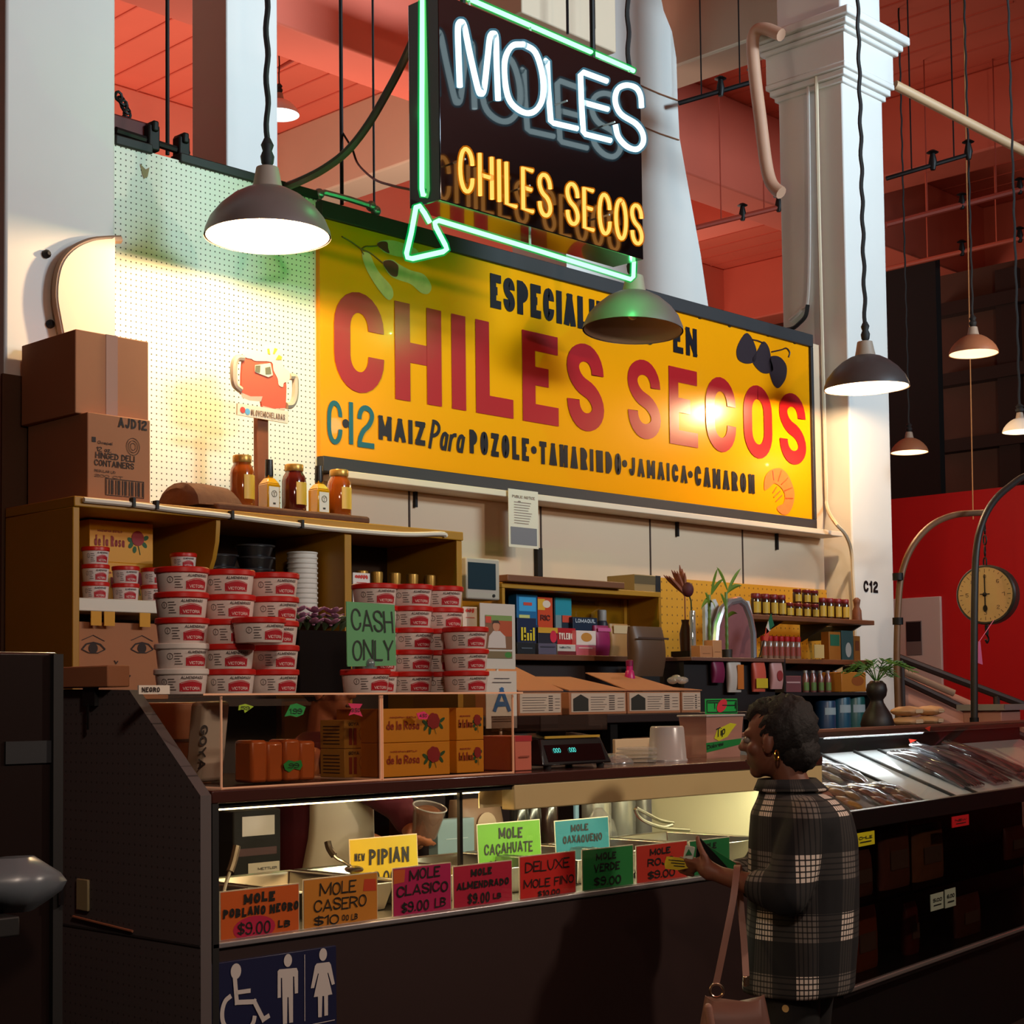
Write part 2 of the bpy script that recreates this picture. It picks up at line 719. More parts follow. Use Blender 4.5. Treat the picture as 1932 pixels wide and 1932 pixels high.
def ribbon(mb, pts, sw, f, H, st=None, y0=0.0):
    """flat ribbon of constant width along a 2D polyline; square corners; ends trimmed to the cell"""
    P = [Vector(p) for p in pts]
    e0, e1, e2 = Vector(f(0, 0)), Vector(f(1e-3, 0)), Vector(f(0, 1e-3))
    nrm = (e1 - e0).cross(e2 - e0)
    nrm = nrm.normalized() if nrm.length > 1e-12 else Vector((0, -1, 0))
    runs = [[P[0]]]
    for i in range(1, len(P)):
        runs[-1].append(P[i])
        if i < len(P) - 1:
            d1 = (P[i] - P[i - 1])
            d2 = (P[i + 1] - P[i])
            if d1.length > 1e-7 and d2.length > 1e-7 and d1.angle(d2) > 0.85:
                runs.append([P[i]])
    for ri, run in enumerate(runs):
        q = [run[0]]
        for p in run[1:]:
            if (p - q[-1]).length > 1e-6:
                q.append(p)
        if len(q) < 2:
            continue
        for e in (0, -1):
            d = (q[e] - q[1 if e == 0 else -2]).normalized()
            joint = (e == 0 and ri > 0) or (e == -1 and ri < len(runs) - 1)
            if joint:
                q[e] = q[e] + d * sw / 2
            elif st is not None:
                o = st[0] if e == 0 else st[-1]
                if (o[1] in (0, 1) and abs(d.y) > abs(d.x)) or (o[0] in (0, 1) and abs(d.x) > abs(d.y)):
                    q[e] = q[e] + d * sw / 2
        n = len(q)
        vs = []
        _LAY[0] += 1
        for i in range(n):
            t = (q[min(i + 1, n - 1)] - q[max(i - 1, 0)]).normalized()
            nn = Vector((-t.y, t.x)) * sw / 2
            for w in (q[i] + nn, q[i] - nn):
                y = w.y
                if st is not None and H is not None:
                    lo = min(0, min(k[1] for k in st) * H)
                    y = min(max(y, lo), H)
                vs.append(Vector(f(w.x, y + y0)) + nrm * (_LAY[0] % 9) * 0.00016)
        fs = [(2 * i, 2 * i + 1, 2 * i + 3, 2 * i + 2) for i in range(n - 1)]
        mb.add(vs, fs)


def text(mb, s, f, width, H, sw, gap=None, rr=None, slant=0.0, space=0.5, y0=0.0, x0=0.0, jit=0.0):
    gap = sw * 0.6 if gap is None else gap
    rr = H if rr is None else rr
    for ch, x, w in layout(s, width, sw, gap, space):
        dy = random.uniform(-jit, jit) * H if jit else 0
        for st, pts in glyph_lines(ch, x + x0, w, H, sw, rr, slant):
            ribbon(mb, pts, sw, f, H, st, y0 + dy)


def plane(O, U, V, n=(0, 0, 0)):
    O = Vector(O) + Vector(n)
    U = Vector(U)
    V = Vector(V)
    return lambda x, y: O + U * x + V * y


def disc(cx, cy, rx, ry=None, n=20, a0=0.0):
    ry = rx if ry is None else ry
    return [(cx + rx * math.cos(a0 + 2 * PI * i / n), cy + ry * math.sin(a0 + 2 * PI * i / n)) for i in range(n)]


def blob(cx, cy, rx, ry, ang=0.0, n=18, pinch=0.0):
    out = []
    for i in range(n):
        a = 2 * PI * i / n
        x = rx * math.cos(a)
        y = ry * math.sin(a) * (1 - pinch * math.exp(-(x / (rx * .35)) ** 2))
        out.append((cx + x * math.cos(ang) - y * math.sin(ang), cy + x * math.sin(ang) + y * math.cos(ang)))
    return out


def flat(mb, poly, f):
    n = len(poly)
    # orientation is not important for paint
    return mb.add([f(*p) for p in poly], [tuple(range(n))])

# ================================================================== STRUCTURE
M_WHITE = M('white_paint', (222, 218, 212), 0.55, noise=0.06, nscale=2.5, bump=0.08)
M_CREAM = M('cream_paint', (196, 172, 146), 0.6, noise=0.08, nscale=2.0)
M_CORAL = M('coral_paint', (216, 104, 80), 0.65, noise=0.14, nscale=1.3, bump=0.1)
M_PINK = M('pale_coral_paint', (222, 138, 116), 0.65, noise=0.12, nscale=1.6)
M_BEIGE = M('beige_board', (206, 178, 148), 0.6, noise=0.06, nscale=2.2)
M_BLACK = M('black_matte', (16, 15, 15), 0.6)
M_IRON = M('black_iron', (30, 27, 26), 0.5, 0.6)
M_DARKWALL = M('dark_wall', (34, 26, 24), 0.8, noise=0.3, nscale=1.0)
M_STEEL = M('brushed_steel', (190, 186, 178), 0.28, 1.0)
M_BROWN = M('brown_laminate', (46, 28, 26), 0.5, noise=0.08, nscale=3)
M_WOOD = M('brown_wood', (112, 66, 38), 0.5, noise=0.22, nscale=6)
M_MUSTARD = M('mustard_paint', (176, 124, 22), 0.5, noise=0.12, nscale=4)

WY = 6.2            # stall back wall
struct(MB().box(-6, 26, -9, 26, -0.1, 0), 'floor', M('dark_concrete', (52, 46, 44), 0.45, noise=0.2, nscale=1.2, bump=0.05))
CZ = 7.7
cb = MB().box(-6, 26, -9, 26, CZ, CZ + 0.1)
ceil = struct(cb, 'ceiling', M_CORAL)
# board joints of the painted ceiling: thin battens running across the hall
bt = MB()
for i in range(60):
    x = 2.0 + i * 0.36
    bt.box(x, x + 0.018, 6.5, 25, CZ - 0.012, CZ)
tag(bt.build('board_joint', M('coral_joint', (198, 90, 68), 0.7), ceil), None)['kind'] = 'stuff'
# deep beams along the hall (coral) and across it
n = 1
for y, z, w, m in ((9.6, 6.75, 0.5, M_CORAL), (13.6, 6.75, 0.5, M_PINK), (18.0, 6.75, 0.5, M_CORAL)):
    struct(MB().box(-4, 26, y, y + w, z, CZ), 'trim_%d' % n, m, bevel=0.02)
    n += 1
for x, z, w, m in ((10.6, 6.9, 0.42, M_CREAM), (14.4, 6.9, 0.5, M_CORAL), (18.5, 6.9, 0.5, M_CORAL)):
    struct(MB().box(x, x + w, 6.6, 25, z, CZ), 'trim_%d' % n, m, bevel=0.02)
    n += 1
# pale girder crossing the top right corner of the picture
struct(MB().box(9.9, 26, 3.9, 4.5, 7.25, CZ), 'trim_%d' % n, M_CREAM, bevel=0.02)
struct(MB().box(-6, 26, 24, 24.2, 0, CZ), 'wall_back', M_CORAL)
struct(MB().box(24, 24.2, -9, 24, 0, CZ), 'wall_right', M_DARKWALL)

# stall back wall: boarded beige panels with open joints
wall = struct(MB().box(3.82, 9.53, WY, WY + 0.08, 0, 4.05), 'wall_stall', M_BEIGE)
sm = MB()
for px in (772, 1020, 1226, 1400):
    x = aty(px, 1000, WY).x
    sm.box(x - 0.006, x + 0.006, WY - 0.004, WY, 2.0, 2.8)
sm.build('joint', M('joint_shadow_gap', (70, 52, 42), 0.9), wall)
pk = MB()
for (px, py) in ((1000, 905), (1275, 985), (1463, 1012), (781, 925)):
    p = aty(px, py, WY)
    pk.box(p.x - 0.008, p.x + 0.008, WY - 0.02, WY, p.z - 0.09, p.z + 0.03)
pk.build('shelf_standard', M_IRON, wall)
# mustard boarding at the foot of the beige wall
mw = MB().box(7.68, 9.53, WY - 0.015, WY, 1.5, aty(1245, 1090, WY).z)
struct(mw, 'trim_%d' % (n + 1), pegboard_mat('mustard_pegboard', (196, 138, 18), (120, 80, 10), 0, 2, 0.05, 0.12))

# ---- columns
lc = thing('square_column', 'thick white painted square column at the left edge beside the pegboard', 'column', (3.54, 6.0, 0))
MBc = MB().box(3.281, 3.796, 6.0, 6.52, 0, CZ)
MBc.build('shaft', M_WHITE, lc, bevel=0.012)
MB().box(3.262, 3.80, 5.982, 6.0, 0, aty(15, 706, 5.99).z).build('wood_cladding', M('cladding_brown', (84, 54, 30), 0.7, noise=0.2, nscale=3), lc, bevel=0.003)
# rounded metal guard standing off the left column
gd = MB()
arc = []
for px, py in ((124, 640), (116, 600), (110, 560), (113, 520), (124, 490), (146, 468), (175, 455), (205, 451), (232, 450)):
    arc.append(aty(px, py, 5.93))
ap = curve(arc, 4)
z0 = aty(124, 640, 5.93).z
rx = aty(217, 560, 5.93).x
poly = [(p.x, p.z) for p in ap if p.x < rx] + [(rx, ap[-1].z), (rx, z0)]
gt = thing('column_guard', 'rounded white metal guard panel with a worn rim standing off the left column', 'guard', (3.65, 5.96, z0))
gd.plate(poly, lambda x, z: Vector((x, 5.93, z)), (0, 0.045, 0))
gd.build('face', M('guard_paint', (226, 206, 182), 0.5, noise=0.08, nscale=6), gt)
rim = MB().tube([p + Vector((0, 0.02, 0)) for p in ap], 0.018, 6)
rim.build('rim', M('worn_rim', (150, 116, 88), 0.5, noise=0.3, nscale=12), gt)
for px, py in ((86, 480), (93, 612)):
    MB().lathe([(0.018, 0), (0.018, 0.015), (0.008, 0.03)], aty(px, py, 6.0), 10, rot=rot('X', PI / 2)).build('bolt', M_IRON, gt)

# column behind the left pendant
p0 = aty(428, 160, 8.2)
p1 = aty(524, 160, 8.2)
bk = atx(362, 160, p0.x)
c2 = thing('square_column', 'white square column rising behind the left pendant lamp', 'column', ((p0.x + p1.x) / 2, 8.2, 0))
MB().box(p0.x, p1.x, 8.2, bk.y, 0, CZ).build('shaft', M_WHITE, c2, bevel=0.01)

# right column with moulded capital
RX0, RX1, RY0, RY1 = 9.575, 10.1, 6.0, 6.53
c3 = thing('square_column', 'white square column with a moulded capital at the right end of the yellow sign', 'column', (9.84, 6.0, 0))
MB().box(RX0, RX1, RY0, RY1, 0, CZ).build('shaft', M_WHITE, c3, bevel=0.012)
cp = MB()
for a, z0, z1 in ((0.02, 5.86, 5.90), (0.045, 5.90, 5.945), (0.065, 5.945, 5.985)):
    cp.box(RX0 - a, RX1 + a, RY0 - a, RY1 + a, z0, z1)
cp.build('lower_moulding', M_WHITE, c3, bevel=0.008)
a = 0.06
MB().box(RX0 - a, RX1 + a, RY0 - a, RY1 + a, 5.985, 6.19).build('frieze', M_WHITE, c3, bevel=0.004)
cp = MB()
for a, z0, z1 in ((0.09, 6.19, 6.225), (0.115, 6.225, 6.27), (0.15, 6.27, 6.33)):
    cp.box(RX0 - a, RX1 + a, RY0 - a, RY1 + a, z0, z1)
cp.build('cornice', M_WHITE, c3, bevel=0.01)
# stencilled stall number on the column
st = MB()
q = aty(1629, 1117, RY0)
text(st, 'C12', plane((q.x, RY0 - 0.002, q.z), (1, 0, 0), (0, 0, 1)), aty(1656, 1112, RY0).x - q.x, aty(1640, 1096, RY0).z - aty(1640, 1118, RY0).z, 0.02, rr=0.03)
st.build('stall_number', M_IRON, c3)

# flared white pier behind the neon sign
FYp = 8.0
pts = [(1067, 640), (1069, 500), (1062, 300), (1040, 120), (990, -60), (1236, -60), (1252, 20), (1268, 60), (1276, 110), (1279, 200), (1282, 260), (1300, 360), (1322, 480), (1338, 590), (1344, 640)]
q = [aty(x, y, FYp) for x, y in pts]
fl = thing('flared_pier', 'broad white pier flaring out at the foot behind the neon sign', 'column', (q[0].x, FYp, 0))
poly = [(p.x, p.z) for p in q]
poly = [(poly[0][0], 0.0)] + poly + [(poly[-1][0], 0.0)]
MB().plate(poly, lambda x, z: Vector((x, FYp, z)), (0, 0.55, 0)).build('shaft', M_WHITE, fl)
# stub beam resting against that pier
p0, p1, = aty(985, 30, 7.5), aty(1163, 100, 7.5)
struct(MB().box(p0.x, p1.x, 7.5, 7.99, p1.z, p1.z + 0.75), 'trim_%d' % (n + 2), M_CREAM, bevel=0.01)

# pale mezzanine blocks seen through the gaps above the sign
k = n + 10
for px0, y0, px1, y1, Y, m in ((1326, 588, 1480, 640, 15.0, M_PINK), (1345, 478, 1400, 588, 15.2, M_PINK), (1404, 505, 1470, 590, 15.6, M_CORAL), (690, 265, 742, 420, 15.0, M_PINK), (640, 386, 780, 470, 15.4, M_PINK), (1330, 440, 1480, 480, 15.4, M_CORAL)):
    x0, x1, z0, z1 = span(px0, y0, px1, y1, Y)
    struct(MB().box(x0, x1, Y, Y + 0.5, z0, z1), 'trim_%d' % k, m, bevel=0.02)
    k += 1
# ---- far right corner: red partition, dark upper bay
red = MB().box(14.0, 14.12, 3.2, 9.6, 0, 3.55)
struct(red, 'wall_red', M('red_paint', (196, 20, 26), 0.5, noise=0.08, nscale=1.5))
struct(MB().box(15.2, 15.3, 8.45, 9.9, 0, 6.2), 'wall_dark_bay', M('black_panel', (12, 11, 11), 0.7))
bay = struct(MB().box(16.6, 16.7, 3, 9.4, 0, 6.4), 'wall_brown_bay', M('brown_boarding', (104, 68, 52), 0.7, noise=0.3, nscale=2))
vb = MB()
for i, y in enumerate((5.6, 6.3, 7.0, 7.25, 7.6, 8.2)):
    vb.box(16.48, 16.6, y, y + 0.16 + 0.08 * (i % 2), 0, 6.3)
vb.build('post', M('dark_timber', (58, 36, 28), 0.7), bay)
hb = MB()
for z in (4.35, 5.1, 5.9):
    hb.box(16.44, 16.6, 3, 9.2, z, z + 0.14)
hb.build('rail', M('dark_timber', (58, 36, 28), 0.7), bay)

# ================================================================== OVERHEAD
M_CORD = M('black_cord', (22, 20, 20), 0.7)
M_SHADE = M('grey_enamel', (112, 98, 92), 0.4, noise=0.12, nscale=9)
M_SHADEIN = M('white_enamel', (245, 238, 226), 0.4)
M_SOCKET = M('socket_grey', (150, 132, 116), 0.5)
BULB = glow('lit_bulb', (1.0, 0.68, 0.36), 20)
BULB_FAR = glow('far_bulb', (1.0, 0.72, 0.42), 10)
BULB_OFF = M('unlit_bulb', (190, 180, 165), 0.2)


def pendant(loc, label, lit, R=0.27, tilt=0.0, cord_top=CZ, shade=M_SHADE, watts=72, cord_r=0.013, col=(1.0, 0.66, 0.34), inner=M_SHADEIN, group=None):
    t = thing('pendant_lamp', label, 'lamp', loc, 0, group)
    x, y, z = loc
    k = R / 0.27
    Rm = rot('Y', tilt)
    out = [(0.27, 0.0), (0.266, 0.025), (0.245, 0.075), (0.205, 0.125), (0.15, 0.172), (0.10, 0.2), (0.062, 0.212)]
    s = MB().lathe([(a * k, b * k) for a, b in out], (0, 0, 0), 40, rot=Rm, cap=False)
    s.build('shade', shade, t, local=True, angle=60)
    inn = [(0.262 * k, 0.003 * k)] + [((a - 0.008) * k, (b - 0.004) * k) for a, b in out[1:]] + [(0.001, 0.206 * k)]
    MB().lathe(inn, (0, 0, 0), 40, rot=Rm, cap=False).build('reflector', inner, t, local=True, angle=60)
    MB().lathe([(0.066 * k, 0.21 * k), (0.06 * k, 0.235 * k), (0.048 * k, 0.3 * k), (0.03 * k, 0.305 * k)], (0, 0, 0), 20, rot=Rm).build('socket', M_SOCKET, t, local=True)
    h = cord_top - z
    knot = MB().lathe([(0.012, 0.3 * k), (0.026, 0.32 * k), (0.03, 0.35 * k), (0.02, 0.375 * k), (0.028, 0.4 * k), (0.014, 0.43 * k)], (0, 0, 0), 10)
    pts = []
    m = max(8, int((h - 0.4 * k) / 0.03))
    for i in range(m + 1):
        zz = 0.4 * k + (h - 0.4 * k) * i / m
        a = i * 0.9
        pts.append((cord_r * 0.35 * math.cos(a), cord_r * 0.35 * math.sin(a), zz))
    knot.tube(pts, cord_r, 6)
    knot.build('cord', M_CORD, t, local=True)
    b = MB().ball((0, 0, 0.1 * k), (0.032 * k, 0.032 * k, 0.042 * k))
    if lit and watts:
        light('pendant_light', 'POINT', (x, y, z + 0.018 * k), watts, col, 0.03 * k)
    b.build('bulb', (BULB if watts > 10 else BULB_FAR) if lit else BULB_OFF, t, local=True)
    return t


def lamp_loc(px, py, Y, z):
    p = aty(px, py, Y)
    return (p.x, Y, z)


pendant(lamp_loc(505, 442, 5.5, 3.60), 'lit grey pendant lamp hanging in front of the white pegboard', True, watts=72)
pendant(lamp_loc(1194, 622, 5.5, 3.58), 'unlit pendant lamp with a green glow hanging under the neon sign', False, tilt=0.07,
        inner=M('unlit_enamel', (150, 122, 104), 0.6))  # inner colour darkened to stand for the lamp being off
pendant(lamp_loc(1635, 733, 5.5, 3.575), 'lit dark pendant lamp in front of the right column', True, tilt=-0.03, watts=72,
        shade=M('dark_enamel', (66, 58, 56), 0.4, noise=0.15, nscale=9))
far_in = glow('far_reflector', (1.0, 0.9, 0.74), 3.0)
for px, py, wpx, d, lab in ((1837, 668, 92, 12.6, 'small lit brownish pendant above the red wall'),
                            (1716, 854, 70, 14.2, 'small lit pendant against the black wall right of the column'),
                            (1925, 815, 66, 11.0, 'pale lit pendant cut by the right edge above the arched pole')):
    p = atd(px, py, d)
    t = pendant(tuple(p), lab, True, R=wpx * d / FPX / 2, watts=3, cord_r=0.008,
                shade=M('brown_enamel', (150, 96, 66), 0.45) if px != 1925 else M('pale_enamel', (210, 206, 200), 0.4), group='pendant lamps in the far hall')
p = atd(527, 217, 13.5)
pendant(tuple(p), 'white lit lamp half hidden behind the column left of the neon sign', True, R=0.165, watts=0, cord_r=0.006, shade=M('pale_enamel', (210, 206, 200), 0.4), inner=glow('far_reflector_white', (0.9, 0.97, 1.0), 4.0))

# ---- thin hanger rods and wires
for px, y0, y1, Y, lab in ((316, -20, 292, 6.6, 'thin dark hanger rod above the pegboard'),
                           (645, -20, 386, 6.6, 'thin dark hanger rod above the sign corner'),
                           (706, -20, 404, 6.9, 'thin grey hanger wire left of the neon sign')):
    a = aty(px, y1, Y)
    one(MB().tube([(a.x, Y, a.z), (a.x, Y, CZ)], 0.011 if px < 700 else 0.007, 6), 'hanger_rod', M_IRON, lab, 'rod')
# heavy flexible conduit looping from the neon cabinet down to the lamp
a = [aty(x, y, Y) for x, y, Y in ((790, 50, 5.29), (760, 118, 5.5), (730, 175, 5.6), (694, 236, 5.7), (655, 285, 5.8), (612, 318, 5.9), (570, 340, 6.0), (540, 352, 6.155))]
one(MB().tube(curve(a, 5), 0.02, 8), 'flexible_conduit', M('conduit_grey', (62, 58, 52), 0.5), 'thick grey flexible conduit sagging from the neon sign to the pegboard top', 'conduit')
# slack thin wire
a = [aty(x, y, Y) for x, y, Y in ((646, 250, 6.6), (664, 280, 6.5), (676, 310, 6.4), (706, 338, 6.0), (740, 350, 5.6), (776, 358, 5.31))]
one(MB().tube(curve(a, 5), 0.006, 6), 'slack_wire', M_IRON, 'slack dark wire crossing behind the neon sign', 'wire')
# wires in front of the flared pier
for y0, y1, lab in ((160, 190, 'upper brown wire stretched across the white pier'), (236, 264, 'lower brown wire stretched across the white pier')):
    a = [aty(1206, y0, 7.992), aty(1245, (y0 + y1) / 2 + 2, 7.992), aty(1281, y1, 7.992)]
    one(MB().tube(a, 0.006, 6), 'stretched_wire', M('rust_wire', (140, 88, 58), 0.6), lab, 'wire')
for px, y0, y1 in ((1071, -40, 64), (1122, -40, 54)):
    a = aty(px, y1, 7.3)
    one(MB().tube([(a.x, 7.3, a.z), (a.x, 7.3, CZ)], 0.01 if px < 1100 else 0.006, 6), 'hanger_rod', M_IRON,
        'dark hanger rod over the top edge of the neon sign' if px < 1100 else 'thin pale hanger over the neon sign beside the dark rod', 'rod')

# ---- sprinkler pipes of the hall
M_RUST = M('red_pipe', (150, 58, 42), 0.5)
for (xa, ya), (xb, yb), d, r, m, lab in (
        ((524, 130), (640, 62), 14.6, 0.018, M_RUST, 'thin red sprinkler pipe with a head right of the tall white column'),
        ((1280, 195), (1425, 153), 13.0, 0.02, M_IRON, 'thin dark pipe crossing the ceiling left of the capital'),
        ((1312, 430), (1474, 390), 15.0, 0.025, M_RUST, 'red sprinkler pipe low in the gap left of the right column'),
        ((1672, 337), (1832, 290), 13.0, 0.018, M_IRON, 'dark sprinkler branch ending in a head right of the column'),
        ((1672, 424), (1932, 356), 15.5, 0.03, M_RUST, 'long red pipe under the ceiling at the right edge'),
        ((1672, 508), (1932, 448), 16.4, 0.025, M('bright_coral_pipe', (206, 88, 60), 0.5), 'bright coral pipe along the dark beam at the right')):
    A = atd(xa, ya, d)
    B = atd(xb, yb, d)
    t = thing('sprinkler_pipe', lab, 'pipe', tuple(A))
    MB().tube([A, B], r, 8).build('pipe', m, t)
    for k in (0.3, 0.8):
        h = A + (B - A) * k
        MB().tube([h, (h.x, h.y, CZ)], 0.006, 6).build('hanger', m, t)  # hangers added to carry the pipe from the ceiling
    for k in (0.55, 0.97):
        h = A + (B - A) * k
        MB().lathe([(0.02, -0.04), (0.035, 0.02), (0.02, 0.09), (0.05, 0.1), (0.02, 0.12)], h, 10).build('sprinkler_head', M_IRON, t)
A = aty(1688, 160, 6.05)
B = atd(1960, 300, 12.5)
one(MB().tube([A, B], 0.035, 10), 'water_pipe', M('cream_pipe', (206, 168, 128), 0.5), 'long cream pipe running from the capital to the right edge', 'pipe')

# ---- conduits on the right column's shaded side
RXc = RX0
cpath = [atx(x, y, RXc - 0.02) for x, y in ((1524, 143), (1527, 400), (1524, 560), (1512, 585), (1490, 605))]
one(MB().tube(curve(cpath, 5), 0.012, 6), 'conduit', M_WHITE, 'white conduit bending off at the sign top on the column side', 'conduit')
cpath = [atx(x, y, RXc - 0.04) for x, y in ((1540, 143), (1545, 400), (1551, 640), (1558, 900), (1560, 955))] + [aty(x, y, Y) for x, y, Y in ((1575, 985, 5.94), (1595, 1008, 5.93), (1606, 1040, 5.96), (1609, 1090, 5.97), (1612, 1150, 5.97), (1614, 1300, 5.97))]
one(MB().tube(curve(cpath, 5), 0.013, 6), 'conduit', M('cream_conduit', (206, 188, 160), 0.5), 'long cream conduit stepping around the ledge below the sign', 'conduit')
cpath = [atx(x, y, RXc - 0.2) for x, y in ((1474, 66), (1446, 55), (1428, 58), (1420, 80), (1424, 140), (1434, 220), (1444, 300), (1452, 338), (1462, 355), (1474, 364))]
one(MB().tube(curve(cpath, 5), 0.045, 10), 'downpipe', M('pale_brown_pipe', (186, 142, 116), 0.5, noise=0.1), 'fat pale pipe looping out beside the capital', 'pipe')
cpath = [atx(x, y, RXc - 0.05) for x, y in ((1524, 575), (1520, 596), (1508, 610), (1494, 620), (1470, 622))]
one(MB().tube(curve(cpath, 5), 0.014, 6), 'black_cable', M_CORD, 'short black cable curling onto the sign top by the column', 'cable')

# ================================================================== PEGBOARD AND PAINTED SIGN
PZ = aty(300, 292, WY - 0.04).z
peg = pegboard_mat('white_pegboard', (228, 226, 214), (70, 62, 52), 0, 2)
pb = thing('pegboard', 'large white perforated board on the wall left of the yellow sign', 'pegboard', (4.4, WY - 0.04, 2.1))
MB().box(3.80, aty(601, 620, WY - 0.04).x, WY - 0.04, WY - 0.001, 2.1, PZ).build('board', peg, pb)
cap = MB()
for xa, xb in ((218, 288), (340, 600)):
    A = aty(xa, 280, WY - 0.05).x
    B = aty(xb, 280, WY - 0.05).x
    cap.box(A, B, WY - 0.055, WY + 0.03, PZ - 0.01, PZ + 0.035)
cap.build('top_rail', M_BLACK, pb, bevel=0.006)
tr = MB()
q = aty(272, 327, WY - 0.045)
flat(tr, [(0, 0.02), (0.03, 0.0), (0.05, 0.015), (0.04, -0.03), (0.02, -0.045), (0.01, -0.02)], plane((q.x - .02, WY - 0.043, q.z + .02), (1, 0, 0), (0, 0, 1)))
tr.build('torn_patch', M('torn_board', (150, 132, 96), 0.9), pb)
# clamps and pipe on top of the pegboard
t = thing('pipe_clamp', 'black pipe with clamps and chain on top of the pegboard at left', 'clamp', (4.0, 6.25, PZ + .03))
MB().tube([aty(218, 246, 6.25), aty(355, 290, 6.25)], 0.018, 8).build('pipe', M_IRON, t)
for px, py in ((285, 262), (342, 284)):
    p = aty(px, py, 6.25)
    MB().obox(p, (0.06, 0.06, 0.12)).obox(p + Vector((0, 0, .05)), (0.03, 0.09, 0.05)).build('clamp', M_IRON, t, bevel=0.008)
p = aty(236, 252, 6.3)
MB().obox(p, (0.26, 0.08, 0.13)).build('red_block', M('dark_red_block', (84, 20, 20), 0.6), t, bevel=0.01)
ch = MB()
for i, (px, py) in enumerate(((224, 182), (230, 190), (234, 198), (238, 207), (240, 216), (239, 226), (238, 234))):
    c = aty(px, py, 6.3)
    ring = [c + Vector((0.018 * math.cos(a), 0.012 * math.sin(a) * (i % 2), 0.022 * math.sin(a))) for a in [k * PI / 4 for k in range(8)]]
    ch.tube(ring, 0.007, 5, closed=True)
ch.build('chain', M_IRON, t)
# steel handle pipe above the sign
t = thing('steel_pipe', 'grey galvanised pipe handle standing on top of the yellow sign', 'pipe', (5.2, 6.2, 4.05))
hp = [aty(x, y, 6.16) for x, y in ((601, 378), (602, 366), (612, 363), (660, 376), (700, 389), (709, 398), (712, 420))]
MB().tube(hp, 0.016, 8).build('pipe', M('galvanised', (150, 156, 160), 0.35, 0.8), t)
for k in (1, 4, 5):
    MB().ball(hp[k], 0.028, 10, 6).build('elbow', M('galvanised', (150, 156, 160), 0.35, 0.8), t)

SY = 6.13           # painted face
sgn = thing('painted_sign', 'long yellow hand-painted CHILES SECOS sign on the back wall', 'sign', (7.2, SY, 2.75))
sx0, sx1 = aty(604, 620, SY).x, aty(1529, 830, SY).x
sz0 = aty(1000, 911.5, SY).z
sz1 = aty(1000, 515.5, SY).z
M_YEL = M('sign_yellow', (236, 150, 6), 0.24, noise=0.07, nscale=1.4, coat=0.04, spec=0.22)
MB().box(sx0, sx1, SY, SY + 0.05, sz0, sz1).build('board', M_YEL, sgn)
fr = MB()
fr.box(sx0, sx1 + 0.03, SY - 0.02, SY + 0.05, sz1, sz1 + 0.085)
fr.box(sx0, sx1 + 0.03, SY - 0.02, SY + 0.05, sz0 - 0.075, sz0)
fr.box(sx1, sx1 + 0.03, SY - 0.02, SY + 0.05, sz0, sz1)
fr.build('frame', M('black_frame', (34, 30, 32), 0.6, noise=0.15), sgn, bevel=0.004)
# frayed black fabric on the frame's top right
fz = MB()
for i in range(46):
    px = 1270 + i * 5.6
    y = 577 + (px - 1270) * 0.272
    c = aty(px, y + random.uniform(-2, 3), SY + 0.02)
    fz.ball(c, (0.035, 0.04, random.uniform(0.02, 0.05)), 6, 4)
fz.build('frayed_top', M('frayed_black', (30, 26, 27), 0.9), sgn)
Lf = SY - 0.004
M_RED = M('sign_red', (168, 24, 30), 0.3, coat=0.08, noise=0.08, nscale=3)
M_INK = M('sign_black', (24, 22, 28), 0.3)
M_TEAL = M('sign_teal', (8, 88, 96), 0.3)


def sign_text(s, name, mat, tl, bl, right, sw_ratio, gap=None, rr=None, space=0.5, slant=0.0):
    a = aty(tl[0], tl[1], Lf)
    b = aty(bl[0], bl[1], Lf)
    c = aty(right[0], right[1], Lf)
    H = a.z - b.z
    m = MB()
    sw = H * sw_ratio
    text(m, s, plane((min(a.x, b.x), Lf, b.z), (1, 0, 0), (0, 0, 1)), c.x - min(a.x, b.x), H, sw, gap=gap, rr=rr, space=space, slant=slant)
    return m.build(name, mat, sgn)


sign_text('CHILES', 'red_lettering', M_RED, (631, 541), (631, 733), (1139, 730), 0.205, gap=0.075, rr=0.13)
sign_text('SECOS', 'red_lettering', M_RED, (1184, 672), (1186, 823), (1520, 800), 0.19, gap=0.085, rr=0.13)
sign_text('ESPECIALIDADES', 'black_lettering', M_INK, (925, 515), (927, 580), (1234, 628), 0.24, gap=0.02, rr=0.07)
sign_text('EN', 'black_lettering', M_INK, (1270, 610), (1271, 664), (1315, 650), 0.22, gap=0.03, rr=0.05)
sign_text('C', 'teal_lettering', M_TEAL, (617, 753), (620, 837), (646, 820), 0.115, rr=0.07)
sign_text('I', 'teal_lettering', M_TEAL, (658, 758), (661, 838), (671, 820), 0.13)
sign_text('2', 'teal_lettering', M_TEAL, (674, 762), (676, 843), (706, 825), 0.125, rr=0.07)
sign_text('MAIZ', 'black_lettering', M_INK, (714, 783), (716, 829), (802, 820), 0.23, gap=0.02, rr=0.05)
sign_text('Para', 'black_lettering', M_INK, (808, 790), (808, 846), (873, 845), 0.13, gap=0.01, rr=0.1, slant=0.22)
sign_text('POZOLE', 'black_lettering', M_INK, (886, 810), (888, 855), (998, 850), 0.23, gap=0.024, rr=0.06)
sign_text('TAMARINDO', 'black_lettering', M_INK, (1018, 832), (1020, 875), (1172, 880), 0.23, gap=0.026, rr=0.06)
sign_text('JAMAICA', 'black_lettering', M_INK, (1187, 862), (1189, 897), (1297, 905), 0.23, gap=0.026, rr=0.06)
sign_text('CAMARON', 'black_lettering', M_INK, (1311, 878), (1313, 916), (1424, 925), 0.23, gap=0.028, rr=0.06)
